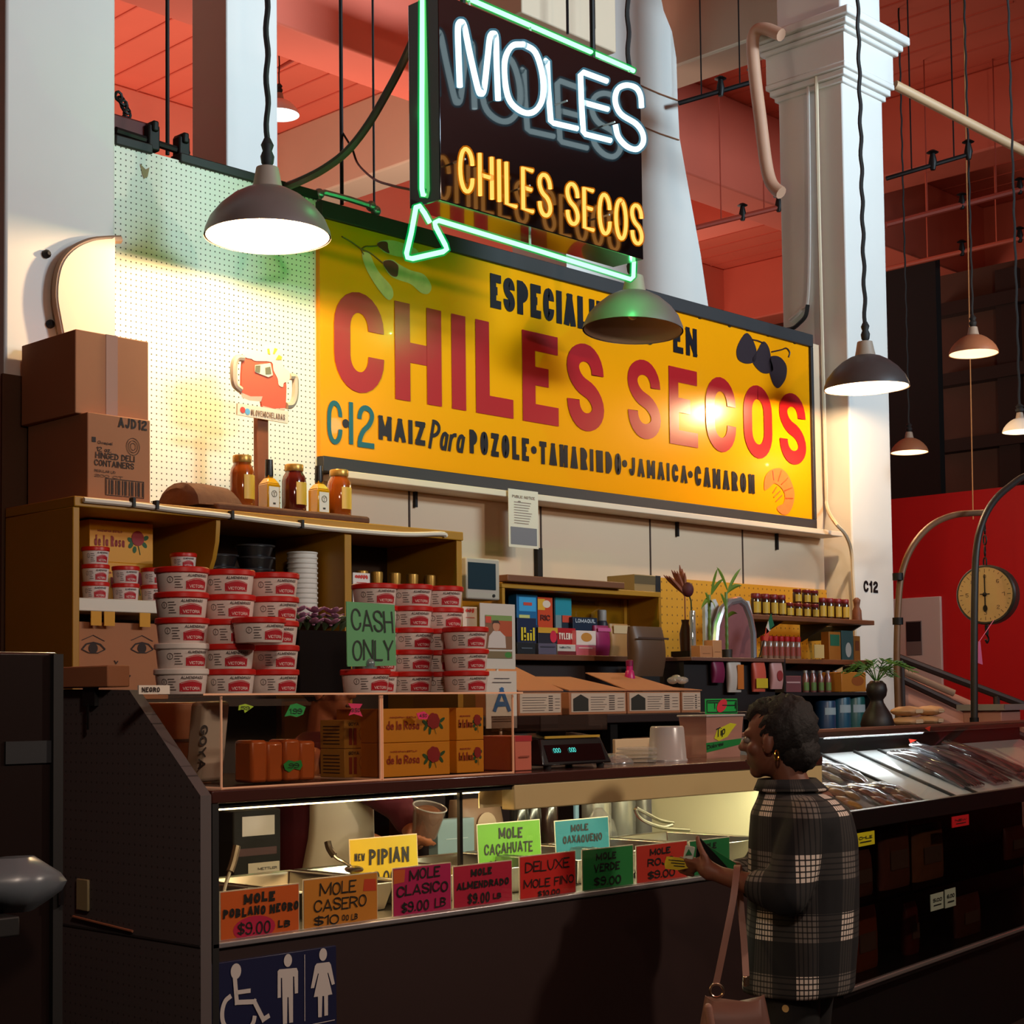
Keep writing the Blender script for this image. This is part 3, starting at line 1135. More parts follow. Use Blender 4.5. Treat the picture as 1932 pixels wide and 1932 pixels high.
for px, py in ((1007.6, 849), (1179, 874.6), (1303, 895), (652.5, 799)):
    m = MB()
    c = aty(px, py, Lf)
    flat(m, disc(c.x, c.z, 0.022), lambda x, z: (x, Lf, z))
    m.build('dot', M_INK, sgn)


def sign_blob(pts, name, mat, dy=0.0):
    m = MB()
    q = [aty(x, y, Lf) for x, y in pts]
    c = curve([(p.x, Lf - dy, p.z) for p in q], 4, closed=True)
    m.add(c, [tuple(range(len(c)))])
    return m.build(name, mat, sgn)


M_NUT = M('peanut_tan', (206, 178, 122), 0.5, noise=0.3, nscale=22)
M_SKIN = M('peanut_skin', (108, 34, 34), 0.5)
sign_blob([(683, 478), (697, 478), (706, 498), (717, 516), (738, 540), (742, 558), (734, 566), (722, 556), (706, 534), (690, 505)], 'peanut_pod', M_NUT)
sign_blob([(712, 458), (730, 453), (752, 456), (785, 470), (788, 484), (765, 486), (735, 480), (720, 472)], 'peanut_pod', M_NUT)
sign_blob([(722, 494), (740, 490), (752, 498), (775, 510), (800, 518), (814, 540), (808, 554), (794, 552), (775, 536), (752, 528), (734, 518)], 'peanut_pod', M_NUT)
sign_blob([(711, 462), (718, 456), (730, 457), (732, 468), (734, 478), (722, 472)], 'peanut_kernel', M_SKIN, 0.002)
sign_blob([(722, 496), (736, 491), (750, 500), (751, 512), (748, 522), (736, 518)], 'peanut_kernel', M_SKIN, 0.002)
sk = MB()
for pl in (((645, 446), (664, 457), (682, 470)), ((682, 470), (690, 465), (700, 465), (712, 464)), ((682, 470), (700, 478), (722, 496)), ((682, 470), (684, 476), (686, 480))):
    sk.tube(curve([aty(x, y, Lf - 0.001) for x, y in pl], 3), 0.004, 5)
sk.build('peanut_stalk', M('stalk_brown', (120, 84, 18), 0.6), sgn)
M_CHI = M('chile_black', (42, 28, 34), 0.4)
sign_blob([(1409, 628), (1420, 640), (1428, 664), (1424, 682), (1408, 686), (1393, 678), (1390, 660), (1398, 640)], 'painted_chile', M_CHI)
sign_blob([(1440, 644), (1450, 654), (1455, 676), (1458, 700), (1440, 704), (1424, 690), (1420, 676), (1430, 660)], 'painted_chile', M_CHI)
sign_blob([(1456, 672), (1472, 674), (1484, 690), (1483, 712), (1474, 728), (1466, 732), (1458, 722), (1452, 702), (1450, 684)], 'painted_chile', M_CHI)
sk = MB()
for pl in (((1420, 641), (1430, 643), (1440, 647)), ((1456, 664), (1474, 660), (1484, 657), (1490, 665), (1488, 674))):
    sk.tube(curve([aty(x, y, Lf - 0.001) for x, y in pl], 4), 0.005, 5)
sk.build('chile_stalk', M_CHI, sgn)
M_SHR = M('shrimp_orange', (238, 118, 48), 0.4, noise=0.3, nscale=20)
sign_blob([(1442, 922), (1444, 900), (1456, 886), (1474, 884), (1488, 898), (1498, 924), (1498, 946), (1490, 966), (1478, 971), (1467, 962), (1468, 955), (1478, 950), (1481, 934), (1474, 920), (1462, 912), (1454, 918), (1446, 924)], 'painted_shrimp', M_SHR)
sb = MB()
for (xa, ya), (xb, yb) in (((1458, 888), (1460, 906)), ((1474, 888), (1468, 908)), ((1486, 902), (1474, 914)), ((1494, 920), (1480, 926)), ((1496, 940), (1482, 940))):
    sb.tube([aty(xa, ya, Lf - 0.001), aty(xb, yb, Lf - 0.001)], 0.004, 5)
sb.build('shrimp_band', M('shrimp_dark', (210, 84, 30), 0.5), sgn)
sb = MB()
for (xa, ya), (xb, yb) in (((1466, 918), (1458, 930)), ((1472, 926), (1460, 938)), ((1476, 934), (1464, 946))):
    sb.tube([aty(xa, ya, Lf - 0.001), aty(xb, yb, Lf - 0.001)], 0.003, 5)
sb.build('shrimp_leg', M('shrimp_dark', (210, 84, 30), 0.5), sgn)
# pale ledge under the sign
lz = min(aty(1100, 937, 6.05).z, sz0 - 0.0765)
one(MB().box(5.1, aty(1590, 1000, 6.02).x, 6.02, WY - 0.001, lz - 0.035, lz), 'ledge', M('ledge_paint', (216, 196, 172), 0.5, noise=0.06), 'long pale wooden ledge running under the yellow sign', 'ledge', bevel=0.005)

# ================================================================== NEON SIGN
NY, NB = 5.1, 5.3
nx0, nx1 = aty(830, 300, NY).x, aty(1212, 350, NY).x
nz0, nz1 = 3.811, 4.745
ns = thing('neon_sign', 'black hanging neon sign MOLES CHILES SECOS with a green arrow border', 'neon sign', ((nx0 + nx1) / 2, 5.2, nz0))
MB().box(nx0, nx1, NY, NB, nz0, nz1).build('cabinet', M('sign_cabinet_black', (8, 8, 9), 0.14, coat=1.0), ns, bevel=0.004)
for x in (nx0 + 0.25, nx1 - 0.25):
    MB().tube([(x, 5.2, nz1), (x, 5.2, CZ)], 0.014, 8).build('hanging_rod', M_IRON, ns)
NG = glow('neon_green', (0.18, 1.0, 0.24), 8.0)
NW = glow('neon_white', (0.72, 0.95, 1.0), 3.0)
NO = glow('neon_orange', (1.0, 0.42, 0.09), 3.4)
HG = sheer('neon_halo_green', (1, 1, 1), 0.0, emit=((0.0, 0.6, 0.12), 0.7, 0.5))  # faintly emissive shells added round the tubes to imitate bloom
HW = sheer('neon_halo_white', (1, 1, 1), 0.0, emit=((0.1, 0.3, 0.42), 0.7, 0.45))
HO = sheer('neon_halo_orange', (1, 1, 1), 0.0, emit=((0.8, 0.2, 0.0), 0.7, 0.5))


def neon(name, lines, r, core, halo):
    m = MB()
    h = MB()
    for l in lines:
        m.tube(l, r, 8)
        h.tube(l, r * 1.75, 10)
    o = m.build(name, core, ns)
    h.build('glass', halo, o)  # wider glowing shell, the tube's bloom built as a mesh


LY = NY - 0.075
zp = lambda l: [(640 + x * .33126, y * .33126) for x, y in l]


def px_line(l, Y=LY, k=5):
    return curve([aty(x, y, Y) for x, y in zp(l)], k)


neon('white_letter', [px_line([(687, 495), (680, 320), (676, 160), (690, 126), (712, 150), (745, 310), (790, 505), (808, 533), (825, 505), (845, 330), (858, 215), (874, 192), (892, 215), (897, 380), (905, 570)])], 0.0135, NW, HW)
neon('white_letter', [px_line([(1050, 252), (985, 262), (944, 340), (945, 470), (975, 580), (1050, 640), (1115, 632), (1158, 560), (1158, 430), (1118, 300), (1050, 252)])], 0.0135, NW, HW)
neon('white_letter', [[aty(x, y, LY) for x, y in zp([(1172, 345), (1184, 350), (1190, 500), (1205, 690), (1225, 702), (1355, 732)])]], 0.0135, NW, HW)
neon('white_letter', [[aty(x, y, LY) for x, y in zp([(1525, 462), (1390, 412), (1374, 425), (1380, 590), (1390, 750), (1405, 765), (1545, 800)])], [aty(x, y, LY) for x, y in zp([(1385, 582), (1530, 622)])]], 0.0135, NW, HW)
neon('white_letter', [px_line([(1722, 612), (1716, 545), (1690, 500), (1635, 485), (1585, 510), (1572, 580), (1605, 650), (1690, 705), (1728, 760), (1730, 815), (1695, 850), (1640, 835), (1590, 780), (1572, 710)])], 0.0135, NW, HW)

# CHILES SECOS in orange tube
a = aty(866, 274, LY)
b = aty(868, 360, LY)
c = aty(1212, 430, LY)
H = a.z - b.z
for ch, x, w in layout('CHILES SECOS', c.x - a.x, 0.012, 0.035, 0.42):
    lines = []
    for st, pts in glyph_lines(ch, x, w, H, 0.012, 0.12):
        lines.append([Vector((a.x + p[0], LY, b.z + p[1])) for p in pts])
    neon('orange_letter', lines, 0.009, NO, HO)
# green border bent into an arrow
MYn = 5.2
ga = [aty(x, y, MYn) for x, y in ((807, 358), (804, 368), (798, 368), (796, 356), (796, 200), (797, 0), (797, -46), (803, -58), (815, -56), (885, -2), (1000, 48), (1188, 130), (1196, 134))]
gb = [aty(x, y, MYn) for x, y in ((811, 420), (801, 402), (791, 388), (785, 390), (776, 440), (767, 478), (769, 486), (778, 488), (836, 475), (843, 470), (840, 462), (822, 428), (820, 420), (828, 416), (1000, 468), (1190, 527), (1195, 522), (1196, 492))]
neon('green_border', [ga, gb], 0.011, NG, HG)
for q, wt_ in ((aty(806, 482, 5.2), 6), (aty(1000, 468, 5.2), 5), (aty(1195.5, 509, 5.2), 9), (aty(796, 200, 5.2), 6)):
    light('neon_green_light', 'POINT', tuple(q + Vector((0.0, 0.014, -0.016))), wt_, (0.06, 1.0, 0.22), 0.004)
sp = MB()
for k in (ga[3], ga[5], ga[9], ga[10], ga[11], gb[14], gb[17]):
    e = Vector((min(max(k.x, nx0), nx1), MYn, min(max(k.z, nz0), nz1)))
    if (e - k).length > 0.01:
        sp.tube([k, e], 0.006, 6)
sp.build('tube_support', M('glass_support', (190, 200, 196), 0.2), ns)
bo = MB()
for px, py in ((878, 300), (1070, 190), (1160, 230), (960, 180), (1000, 350), (1150, 405)):
    k = aty(px, py, LY)
    bo.tube([k, (k.x, NY, k.z)], 0.005, 6)
bo.build('letter_support', M('glass_support', (190, 200, 196), 0.2), ns)

# ================================================================== MUSTARD SHELF UNIT ON THE LEFT
UY, UB = 5.45, 5.97
UX0, UX1, UT = 3.27, 5.33, 2.405
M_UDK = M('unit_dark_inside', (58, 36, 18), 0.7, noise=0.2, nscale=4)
su = thing('shelf_unit', 'mustard wooden shelf unit with a lit edge below the white pegboard', 'shelf unit', (4.3, 5.7, 0))
MB().box(UX0, UX1, UY, UB, UT - 0.04, UT).build('top_board', M_MUSTARD, su, bevel=0.004)
xd = aty(660, 1060, UY).x
for nm, x0, x1, y0 in (('side_panel', UX0, UX0 + 0.03, UY + 0.01), ('side_panel', UX1 - 0.035, UX1, UY + 0.01), ('divider', xd - 0.02, xd + 0.02, UY + 0.01)):
    MB().box(x0, x1, y0, UB, 0, UT - 0.04).build(nm, M_MUSTARD, su, bevel=0.004)
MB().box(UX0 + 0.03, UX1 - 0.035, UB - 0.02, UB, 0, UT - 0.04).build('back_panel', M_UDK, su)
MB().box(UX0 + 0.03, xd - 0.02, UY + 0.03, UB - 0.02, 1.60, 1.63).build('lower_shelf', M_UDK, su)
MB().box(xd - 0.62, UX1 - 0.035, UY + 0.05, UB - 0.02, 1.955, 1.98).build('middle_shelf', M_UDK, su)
# curved bracket panel
bx = aty(408, 1000, UY + 0.02).x
prof = [(UY + 0.02, UT - 0.04)]
for i in range(9):
    a = i / 8 * PI / 2
    prof.append((UY + 0.02 + 0.36 * (1 - math.cos(a)), UT - 0.04 - 0.36 * math.sin(a) - 0.02))
prof += [(UB - 0.02, UT - 0.42), (UB - 0.02, UT - 0.04)]
MB().plate(prof, lambda y, z: (bx, y, z), (0.02, 0, 0)).build('curved_bracket', M_MUSTARD, su)
# white plastic edging with its cable clips
ed = [aty(x, y, UY - 0.012) for x, y in ((158, 943), (262, 953), (330, 962), (420, 972), (560, 990), (640, 999), (760, 1008), (832, 1007), (842, 1012))]
MB().tube(curve(ed, 4), 0.011, 6).build('edge_cord', M('white_cord', (226, 214, 196), 0.5), su)
for px, py in ((250, 948), (294, 953), (436, 972), (568, 989)):
    p = aty(px, py, UY - 0.014)
    MB().obox(p, (0.012, 0.03, 0.035)).build('cord_clip', M_BLACK, su)
# white inner shelf
ws = thing('inner_shelf', 'small white wall shelf inside the mustard unit holding the little tubs', 'shelf', (3.55, 5.65, 1.99))
WZ = 2.02
MB().box(3.302, bx - 0.003, UY + 0.02, UB - 0.022, WZ - 0.05, WZ).build('board', M('white_shelf', (226, 218, 204), 0.5), ws, bevel=0.004)
for i, px in enumerate((181, 206, 273)):
    x0, x1, z0, z1 = span(px - 10, 1150, px + 10, 1171, UY + 0.015)
    MB().box(x0, x1, UY + 0.012, UY + 0.016, WZ - 0.105, WZ - 0.05).build('price_tag', M('tag_yellow', (214, 150, 24), 0.6), ws)

# ---- cartons on top of the unit
M_KRAFT = M('kraft_card', (176, 116, 78), 0.75, noise=0.08, nscale=5)
M_TAPE = M('tape_band', (150, 92, 56), 0.35)
M_PRINT = M('carton_print', (44, 28, 24), 0.7)
bz = UT + 0.001
lx0, lx1 = 3.357, 3.640
lz1 = aty(225, 785, 5.5).z
t = thing('cardboard_box', 'printed brown carton of hinged deli containers at the left end of the shelf top', 'box', (3.5, 5.72, bz), 0, 'cartons on the shelf unit')
MB().box(lx0, lx1, 5.5, 5.95, bz, lz1).build('carton', M_KRAFT, t, bevel=0.004)
pr = MB()
fz = 5.4975


def box_text(s, x, y, xr, hpx, swr=0.16):
    a = aty(x, y, fz)
    b = aty(xr, y, fz)
    H = aty(x, y - hpx, fz).z - a.z
    text(pr, s, plane((a.x, fz, a.z), (1, 0, 0), (0, 0, 1)), b.x - a.x, H, H * swr)


box_text('AJD12', 223, 806, 277, 19, 0.2)
box_text('12 oz.', 182, 851, 210, 9)
box_text('HINGED DELI', 180, 864, 254, 12)
box_text('CONTAINERS', 178, 878, 253, 12)
box_text('REGULAR LID', 178, 890, 218, 5)
box_text('200 CT', 178, 899, 232, 5)
box_text('Gospel', 184, 837, 212, 6)
a = aty(177, 829, fz)
flat(pr, [(0, 0), (0.017, 0), (0.017, 0.02), (0, 0.02)], plane((a.x - .008, fz, a.z - .01), (1, 0, 0), (0, 0, 1)))
for i in range(3):
    a = aty(251, 843, fz)
    d = disc(a.x, a.z, 0.03 - i * 0.009, 0.034 - i * 0.01, 16)
    ribbon(pr, d + d[:1], 0.0022, lambda x, z: (x, fz, z), None)
x0, x1, z0, z1 = span(201, 908, 268, 935, fz)
for i in range(17):
    xx = x0 + (x1 - x0) * i / 16
    flat(pr, [(xx, z0), (xx + 0.002 + 0.003 * ((i * 7) % 3), z0), (xx + 0.002 + 0.003 * ((i * 7) % 3), z1), (xx, z1)], lambda x, z: (x, fz, z))
ribbon(pr, [(x0 - .004, z0 - .004), (x1 + .008, z0 - .004), (x1 + .008, z1 + .004), (x0 - .004, z1 + .004), (x0 - .004, z0 - .004)], 0.003, lambda x, z: (x, fz, z), None)
pr.build('print', M_PRINT, t)
t = thing('cardboard_box', 'plain taped brown carton stacked on the printed carton', 'box', (3.5, 5.75, lz1), 0, 'cartons on the shelf unit')
ux0, ux1 = 3.333, 3.665
uz1 = aty(208, 632, 5.55).z
MB().box(ux0, ux1, 5.55, 5.96, lz1, uz1).build('carton', M_KRAFT, t, bevel=0.004)
xa, xb = aty(200, 700, 5.549).x, aty(222, 700, 5.549).x
MB().box(xa, xb, 5.548, 5.552, lz1 + 0.002, uz1).build('tape', M_TAPE, t)

# ---- bark plank with bottles and jars
M_BARK = M('bark', (92, 58, 40), 0.9, noise=0.4, nscale=18, bump=0.6)
pz = UT + 0.035
t = thing('bark_plank', 'rough bark plank with a log end under the bottles on the shelf unit', 'plank', (4.3, 5.6, UT))
MB().box(3.95, 4.78, 5.48, 5.74, UT, pz).build('plank', M_BARK, t, bevel=0.012)
lg = MB()
rings = []
lt = aty(400, 917, 5.62).z
for i, (x, s) in enumerate(((3.86, 0.8), (3.88, 1.0), (3.98, 1.03), (4.08, 0.98), (4.14, 0.7))):
    rings.append([Vector((x, 5.66 + 0.15 * s * math.cos(a) , max(UT, UT + (lt - UT) * s * (0.2 + 0.85 * math.sin(a))))) for a in [k * PI / 9 for k in range(10)]] + [Vector((x, 5.51, UT)), Vector((x, 5.81, UT))][:0])
lg.loft(rings)
lg.build('log_end', M_BARK, t)

G_AMBER = sheer('amber_honey', (0.62, 0.20, 0.03), 0.06, body=0.5, body_rgb=(176, 88, 22))
M_HONEY = M('honey_jar', (150, 70, 18), 0.08, spec=0.7, coat=0.6)
M_DARKH = M('dark_honey_jar', (84, 24, 16), 0.08, spec=0.7, coat=0.6)
M_OIL = M('yellow_oil', (206, 146, 14), 0.08, spec=0.7, coat=0.6)
M_CAPK = M('black_cap', (18, 16, 16), 0.35)
M_GOLD = M('gold_lid', (196, 150, 72), 0.35, 0.6)
M_LABY = M('amber_label', (226, 176, 52), 0.5)
M_LABW = M('white_label', (232, 222, 206), 0.6)


def cyl_map(c, R, az0, zb):
    """label coordinates (metres along the skin, height) wrapped on a vertical cylinder; az0: azimuth facing"""
    c = Vector(c)
    return lambda x, y: c + Vector((R * math.cos(az0 + x / R), R * math.sin(az0 + x / R), zb + y))


AZ = -PI / 2


def wrap_panel(mb, f, w, h, top=None, n=8):
    """label panel of width w and height h, optional top profile"""
    vs = []
    fs = []
    for i in range(n + 1):
        x = -w / 2 + w * i / n
        hh = h if top is None else h * top(i / n)
        vs += [f(x, 0), f(x, hh)]
    for i in range(n):
        fs.append((2 * i, 2 * i + 2, 2 * i + 3, 2 * i + 1))
    mb.add(vs, fs)


def jar(px, y0, y1, wpx, Y, z, mat, label, lid=M_GOLD):
    p = aty(px, y1, Y)
    d = (p - CAM).dot(_F)
    R = wpx * d / FPX / 2
    h = (y1 - y0) * d / FPX
    t = thing('honey_jar', label, 'jar', (p.x, Y, z), 0, 'honey jars on the shelf unit')
    MB().lathe([(R * .9, 0), (R, 0.01), (R, h * .66), (R * .9, h * .76), (R * .72, h * .83), (R * .7, h * .87)], (0, 0, 0), 24).build('glass_body', mat, t, local=True, angle=60)
    MB().lathe([(R * .74, h * .86), (R * .78, h * .88), (R * .78, h * .98), (R * .74, h)], (0, 0, 0), 24).build('lid', lid, t, local=True)
    m = MB()
    wrap_panel(m, cyl_map((0, 0, 0), R + 0.0015, AZ + 0.25, h * .16), R * 1.5, h * .46)
    flat(m, [(-R * .75, 0), (0, -h * .1), (R * .75, 0)], cyl_map((0, 0, 0), R + 0.0015, AZ + 0.25, h * .16))
    m.build('label', M_LABY, t, local=True)
    return t


def oil(px, y0, y1, wpx, Y, z, label):
    p = aty(px, y1, Y)
    d = (p - CAM).dot(_F)
    R = wpx * d / FPX / 2
    h = (y1 - y0) * d / FPX
    t = thing('oil_bottle', label, 'bottle', (p.x, Y, z), 0, 'oil bottles on the shelf unit')
    s = R * 0.86
    b = MB()
    for r0, r1, z0, z1 in ((s, s, 0, h * .52), (s, s * .5, h * .52, h * .64), (s * .42, s * .42, h * .64, h * .74)):
        b.hexa([(-r0, -r0, z0), (r0, -r0, z0), (r0, r0, z0), (-r0, r0, z0), (-r1, -r1, z1), (r1, -r1, z1), (r1, r1, z1), (-r1, r1, z1)])
    b.build('glass_body', M_OIL, t, local=True, bevel=0.004)
    MB().lathe([(s * .5, h * .66), (s * .55, h * .7), (s * .5, h)], (0, 0, 0), 16).build('cap', M_CAPK, t, local=True)
    f = plane((0, -s - 0.0015, 0), (1, 0, 0), (0, 0, 1))
    m = MB()
    flat(m, [(-s * .8, h * .06), (s * .8, h * .06), (s * .8, h * .46), (-s * .8, h * .46)], f)
    lb = m.build('label', M_LABW, t, local=True)
    m = MB()
    f = plane((0, -s - 0.0025, 0), (1, 0, 0), (0, 0, 1))
    c = disc(0, h * .32, s * .4, s * .4, 16)
    ribbon(m, c + c[:1], 0.0025, f, None)
    ribbon(m, [(0, h * .27), (0, h * .33), (-s * .2, h * .36)], 0.002, f, None)
    ribbon(m, [(0, h * .33), (s * .2, h * .36)], 0.002, f, None)
    ribbon(m, [(-s * .2, h * .13), (s * .2, h * .13)], 0.008, f, None)
    m.build('label_print', M('label_ink', (60, 52, 46), 0.7), lb, local=True)
    return t


jar(457, 855, 955, 46, 5.6, pz, M_HONEY, 'leftmost amber honey jar at the log end of the bark plank')
oil(508, 862, 959, 34, 5.6, pz, 'yellow oil bottle between the leftmost amber jar and the dark jar')
jar(555, 869, 961, 46, 5.6, pz, M_DARKH, 'dark red honey jar in the middle of the bark plank')
oil(602, 872, 966, 34, 5.6, pz, 'yellow oil bottle between the dark jar and the rightmost amber jar')
jar(640, 878, 968, 46, 5.6, pz, M_HONEY, 'rightmost amber honey jar on the bark plank near the yellow sign')

# ---- cut-out mug sign on a stake
MYs = 5.80
t = thing('mug_cutout', 'wooden cut-out sign of two red drink mugs on a stake above the bottles', 'sign', (4.41, MYs, UT))
x0, x1, z0, z1 = span(486, 790, 507, 948, MYs)
MB().box(x0, x1, MYs, MYs + 0.03, UT, z1 + 0.04).build('stake', M('stake_wood', (122, 66, 38), 0.8, noise=0.3, nscale=14), t, bevel=0.003)
sc_ = lambda l: [(400 + x * .19672, 620 + y * .19672) for x, y in l]


def cut(pts, name, mat, dy, th=0.0, smooth_=True):
    q = [aty(x, y, MYs + dy) for x, y in sc_(pts)]
    c = curve(q, 3, closed=True) if smooth_ else q
    m = MB()
    if th:
        m.plate([(p.x, p.z) for p in c], lambda x, z: (x, MYs + dy, z), (0, th, 0))
    else:
        m.add(c, [tuple(range(len(c)))])
    return m.build(name, mat, t)


M_MUGR = M('mug_red', (206, 78, 54), 0.6)
M_FOAM = M('mug_foam', (226, 204, 186), 0.6)
M_MUGG = M('mug_glass', (176, 160, 146), 0.5)
cut([(300, 240), (420, 225), (560, 300), (705, 430), (715, 560), (708, 760), (600, 765), (480, 745), (470, 670), (380, 655), (280, 625), (285, 430)], 'mug_board', M_MUGR, -0.012, 0.012, False)
for l in ([(300, 285), (240, 285), (212, 340), (208, 450), (222, 540), (275, 590)], [(742, 460), (790, 470), (800, 540), (795, 660), (765, 730), (712, 740)]):
    m = MB()
    m.tube(curve([aty(x, y, MYs - 0.008) for x, y in sc_(l)], 4), 0.016, 8)
    m.build('mug_handle', M_MUGG, t)
cut([(290, 240), (330, 205), (420, 205), (480, 230), (500, 165), (570, 160), (640, 180), (680, 270), (675, 330), (700, 380), (745, 420), (740, 500), (690, 520), (680, 560), (640, 540), (630, 480), (590, 400), (570, 320), (420, 310), (380, 290), (330, 280)], 'foam', M_FOAM, -0.0145, 0, True)
for l in ([(530, 195), (550, 190), (560, 250), (535, 240)], [(600, 185), (630, 195), (600, 245), (585, 240)], [(640, 250), (672, 270), (665, 300), (610, 300)]):
    cut(l, 'orange_wedge', M('orange_wedge', (234, 158, 40), 0.6), -0.016, 0, False)
cut([(412, 350), (560, 330), (585, 445), (540, 465), (410, 415)], 'painted_labels', M('mug_label', (206, 196, 184), 0.6), -0.016, 0, False)
cut([(418, 355), (465, 352), (460, 425), (412, 410)], 'painted_label_patch', M('mug_label_green', (92, 92, 72), 0.6), -0.0172, 0, False)
cut([(510, 375), (560, 365), (570, 435), (515, 440)], 'painted_label_patch', M('mug_label_green', (92, 92, 72), 0.6), -0.0172, 0, False)
cut([(275, 610), (370, 650), (485, 650), (470, 700), (360, 690), (285, 660)], 'mug_base', M_MUGG, -0.016, 0, False)
cut([(485, 740), (600, 770), (705, 765), (690, 800), (590, 800), (500, 780)], 'mug_base', M_MUGG, -0.016, 0, False)
q0 = [(246, 715), (735, 795), (730, 910), (243, 825)]
cut(q0, 'name_board', M('name_board', (222, 206, 190), 0.6), -0.02, 0.01, False)
m = MB()
a, b = aty(*sc_([(372, 830)])[0], MYs - 0.0215), aty(*sc_([(700, 880)])[0], MYs - 0.0215)
U = (b - a).normalized()
text(m, '@LOVEMICHELADAS', plane(a, U, (0, 0, 1)), (b - a).length, 0.026, 0.0035)
m.build('name_lettering', M('name_ink', (96, 74, 66), 0.7), t)
for px, col in ((295, (190, 60, 50)), (342, (90, 160, 210))):
    c = aty(*sc_([(px, 780 if px < 300 else 795)])[0], MYs - 0.0215)
    m = MB()
    flat(m, disc(0, 0, 0.014), plane(c, (1, 0, 0), (0, 0, 1)))
    m.build('icon', M('icon_%d' % px, col, 0.6), t)

# ---- sweets cartons inside the unit
M_ROSA = M('sweets_yellow', (222, 150, 18), 0.5, noise=0.05)
M_ROSER = M('rose_red', (150, 22, 30), 0.6)
M_LEAFG = M('rose_leaf', (36, 86, 42), 0.6)
M_ROSAT = M('sweets_print', (150, 40, 26), 0.6)


def rosa_face(t, f, w, h):
    """flower and lettering of the sweets carton on a face of size w x h given by f"""
    m = MB()
    text(m, 'de la Rosa', lambda x, y: f(x + w * .07, y + h * .38), w * .47, h * .26, h * .04, space=.35)
    text(m, 'MAZAPAN ESTILO', lambda x, y: f(x + w * .12, y + h * .72), w * .38, h * .05, h * .012)
    m.build('lettering', M_ROSAT, t, local=True)
    m = MB()
    cx, cy = w * .75, h * .62
    for k in range(7):
        a = k * 0.9
        flat(m, blob(cx + w * .035 * math.cos(a), cy + h * .07 * math.sin(a), w * .065, h * .15, a, 12), lambda x, y: f(x, y) + Vector((0, -.0003 * k, 0)))
    m.build('rose', M_ROSER, t, local=True)
    m = MB()
    for dx, dy, a in ((-.11, -.18, .9), (.11, -.15, -.8), (-.12, -.05, 2.6), (.13, .02, .5), (-.05, -.28, 1.4)):
        flat(m, blob(cx + w * dx, cy + h * dy, w * .05, h * .055, a, 10), lambda x, y: f(x, y) + Vector((0, .0002 + .0004 * dx, 0)))
    ribbon(m, [(cx, cy - h * .12), (cx + w * .04, cy - h * .4)], h * .018, f, None)
    m.build('rose_leaf', M_LEAFG, t, local=True)


def rosa_box(x0, x1, Y, dep, z0, z1, label, group, Y1=None, face=True, name='sweets_carton'):
    t = thing(name, label, 'box', (x0, Y, z0), 0, group)
    w, h = x1 - x0, z1 - z0
    MB().box(0, w, 0, dep, 0, h).build('carton', M_ROSA, t, local=True, bevel=0.002)
    if face:
        rosa_face(t, lambda x, y: Vector((x, -0.0016, y)), w, h)
        m = MB()
        flat(m, disc(0, 0, h * .1, h * .13), lambda a, b: Vector((-0.0016, dep * .5 + a, h * .5 + b)))
        m.build('side_rose', M_ROSER, t, local=True)
    return t


x0, x1, z0, z1 = span(169, 984, 281, 1034, 5.72)
gz = (z1 - WZ) / 2
rosa_box(x0, x1 + 0.02, 5.72, 0.2, WZ, WZ + gz, 'yellow sweets carton standing on the white inner shelf behind the tubs', 'sweets cartons in the shelf unit')
rosa_box(x0, x1 + 0.02, 5.72, 0.2, WZ + gz, z1, 'yellow rose-printed sweets carton on top of another inside the shelf unit', 'sweets cartons in the shelf unit')

# ---- stacked dark containers and cups behind the tubs
M_CONT = M('black_plastic', (26, 24, 26), 0.3, spec=0.5)
UZ = 1.981
cont = None
stacks = ((4.075, 5.66, 5, 'left'), (4.27, 5.66, 6, 'middle'), (4.43, 5.84, 4, 'right'))
ranks = ['bottom', 'second from the bottom', 'third from the bottom', 'fourth from the bottom', 'fifth from the bottom', 'top', 'top']
for sx, sy, nn, nm in stacks:
    for k in range(nn):
        lab = 'black deli container, %s of the %s dark stack in the shelf unit' % ('topmost' if k == nn - 1 else ranks[k], nm)
        loc = (sx + 0.004 * ((k * 5) % 3), sy, UZ + k * 0.052)
        if cont is None:
            cont = thing('deli_container', lab, 'container', loc, 0, 'black deli containers in the shelf unit')
            MB().lathe([(0.07, 0), (0.084, 0.042), (0.09, 0.043), (0.09, 0.047)], (0, 0, 0), 20, sq=(1, 0.85)).build('tray', M_CONT, cont, local=True)
            MB().lathe([(0.092, 0.045), (0.093, 0.051), (0.075, 0.052)], (0, 0, 0), 20, sq=(1, 0.85)).build('lid', M('smoked_lid', (52, 50, 52), 0.18, spec=0.6), cont, local=True)
        else:
            dup(cont, loc, None, lab)
p = aty(592, 1130, 5.66)
t = thing('foam_cup_stack', 'tall blurred stack of white foam cups right of the dark containers', 'cups', (4.535, 5.66, UZ))
m = MB()
pr = []
for k in range(14):
    zz = k * 0.022
    pr += [(0.066, zz), (0.07, zz + 0.004), (0.07, zz + 0.009), (0.066, zz + 0.011)]
m.lathe(pr, (0, 0, 0), 22)
m.build('cups', M('foam_white', (226, 216, 204), 0.6), t, local=True)
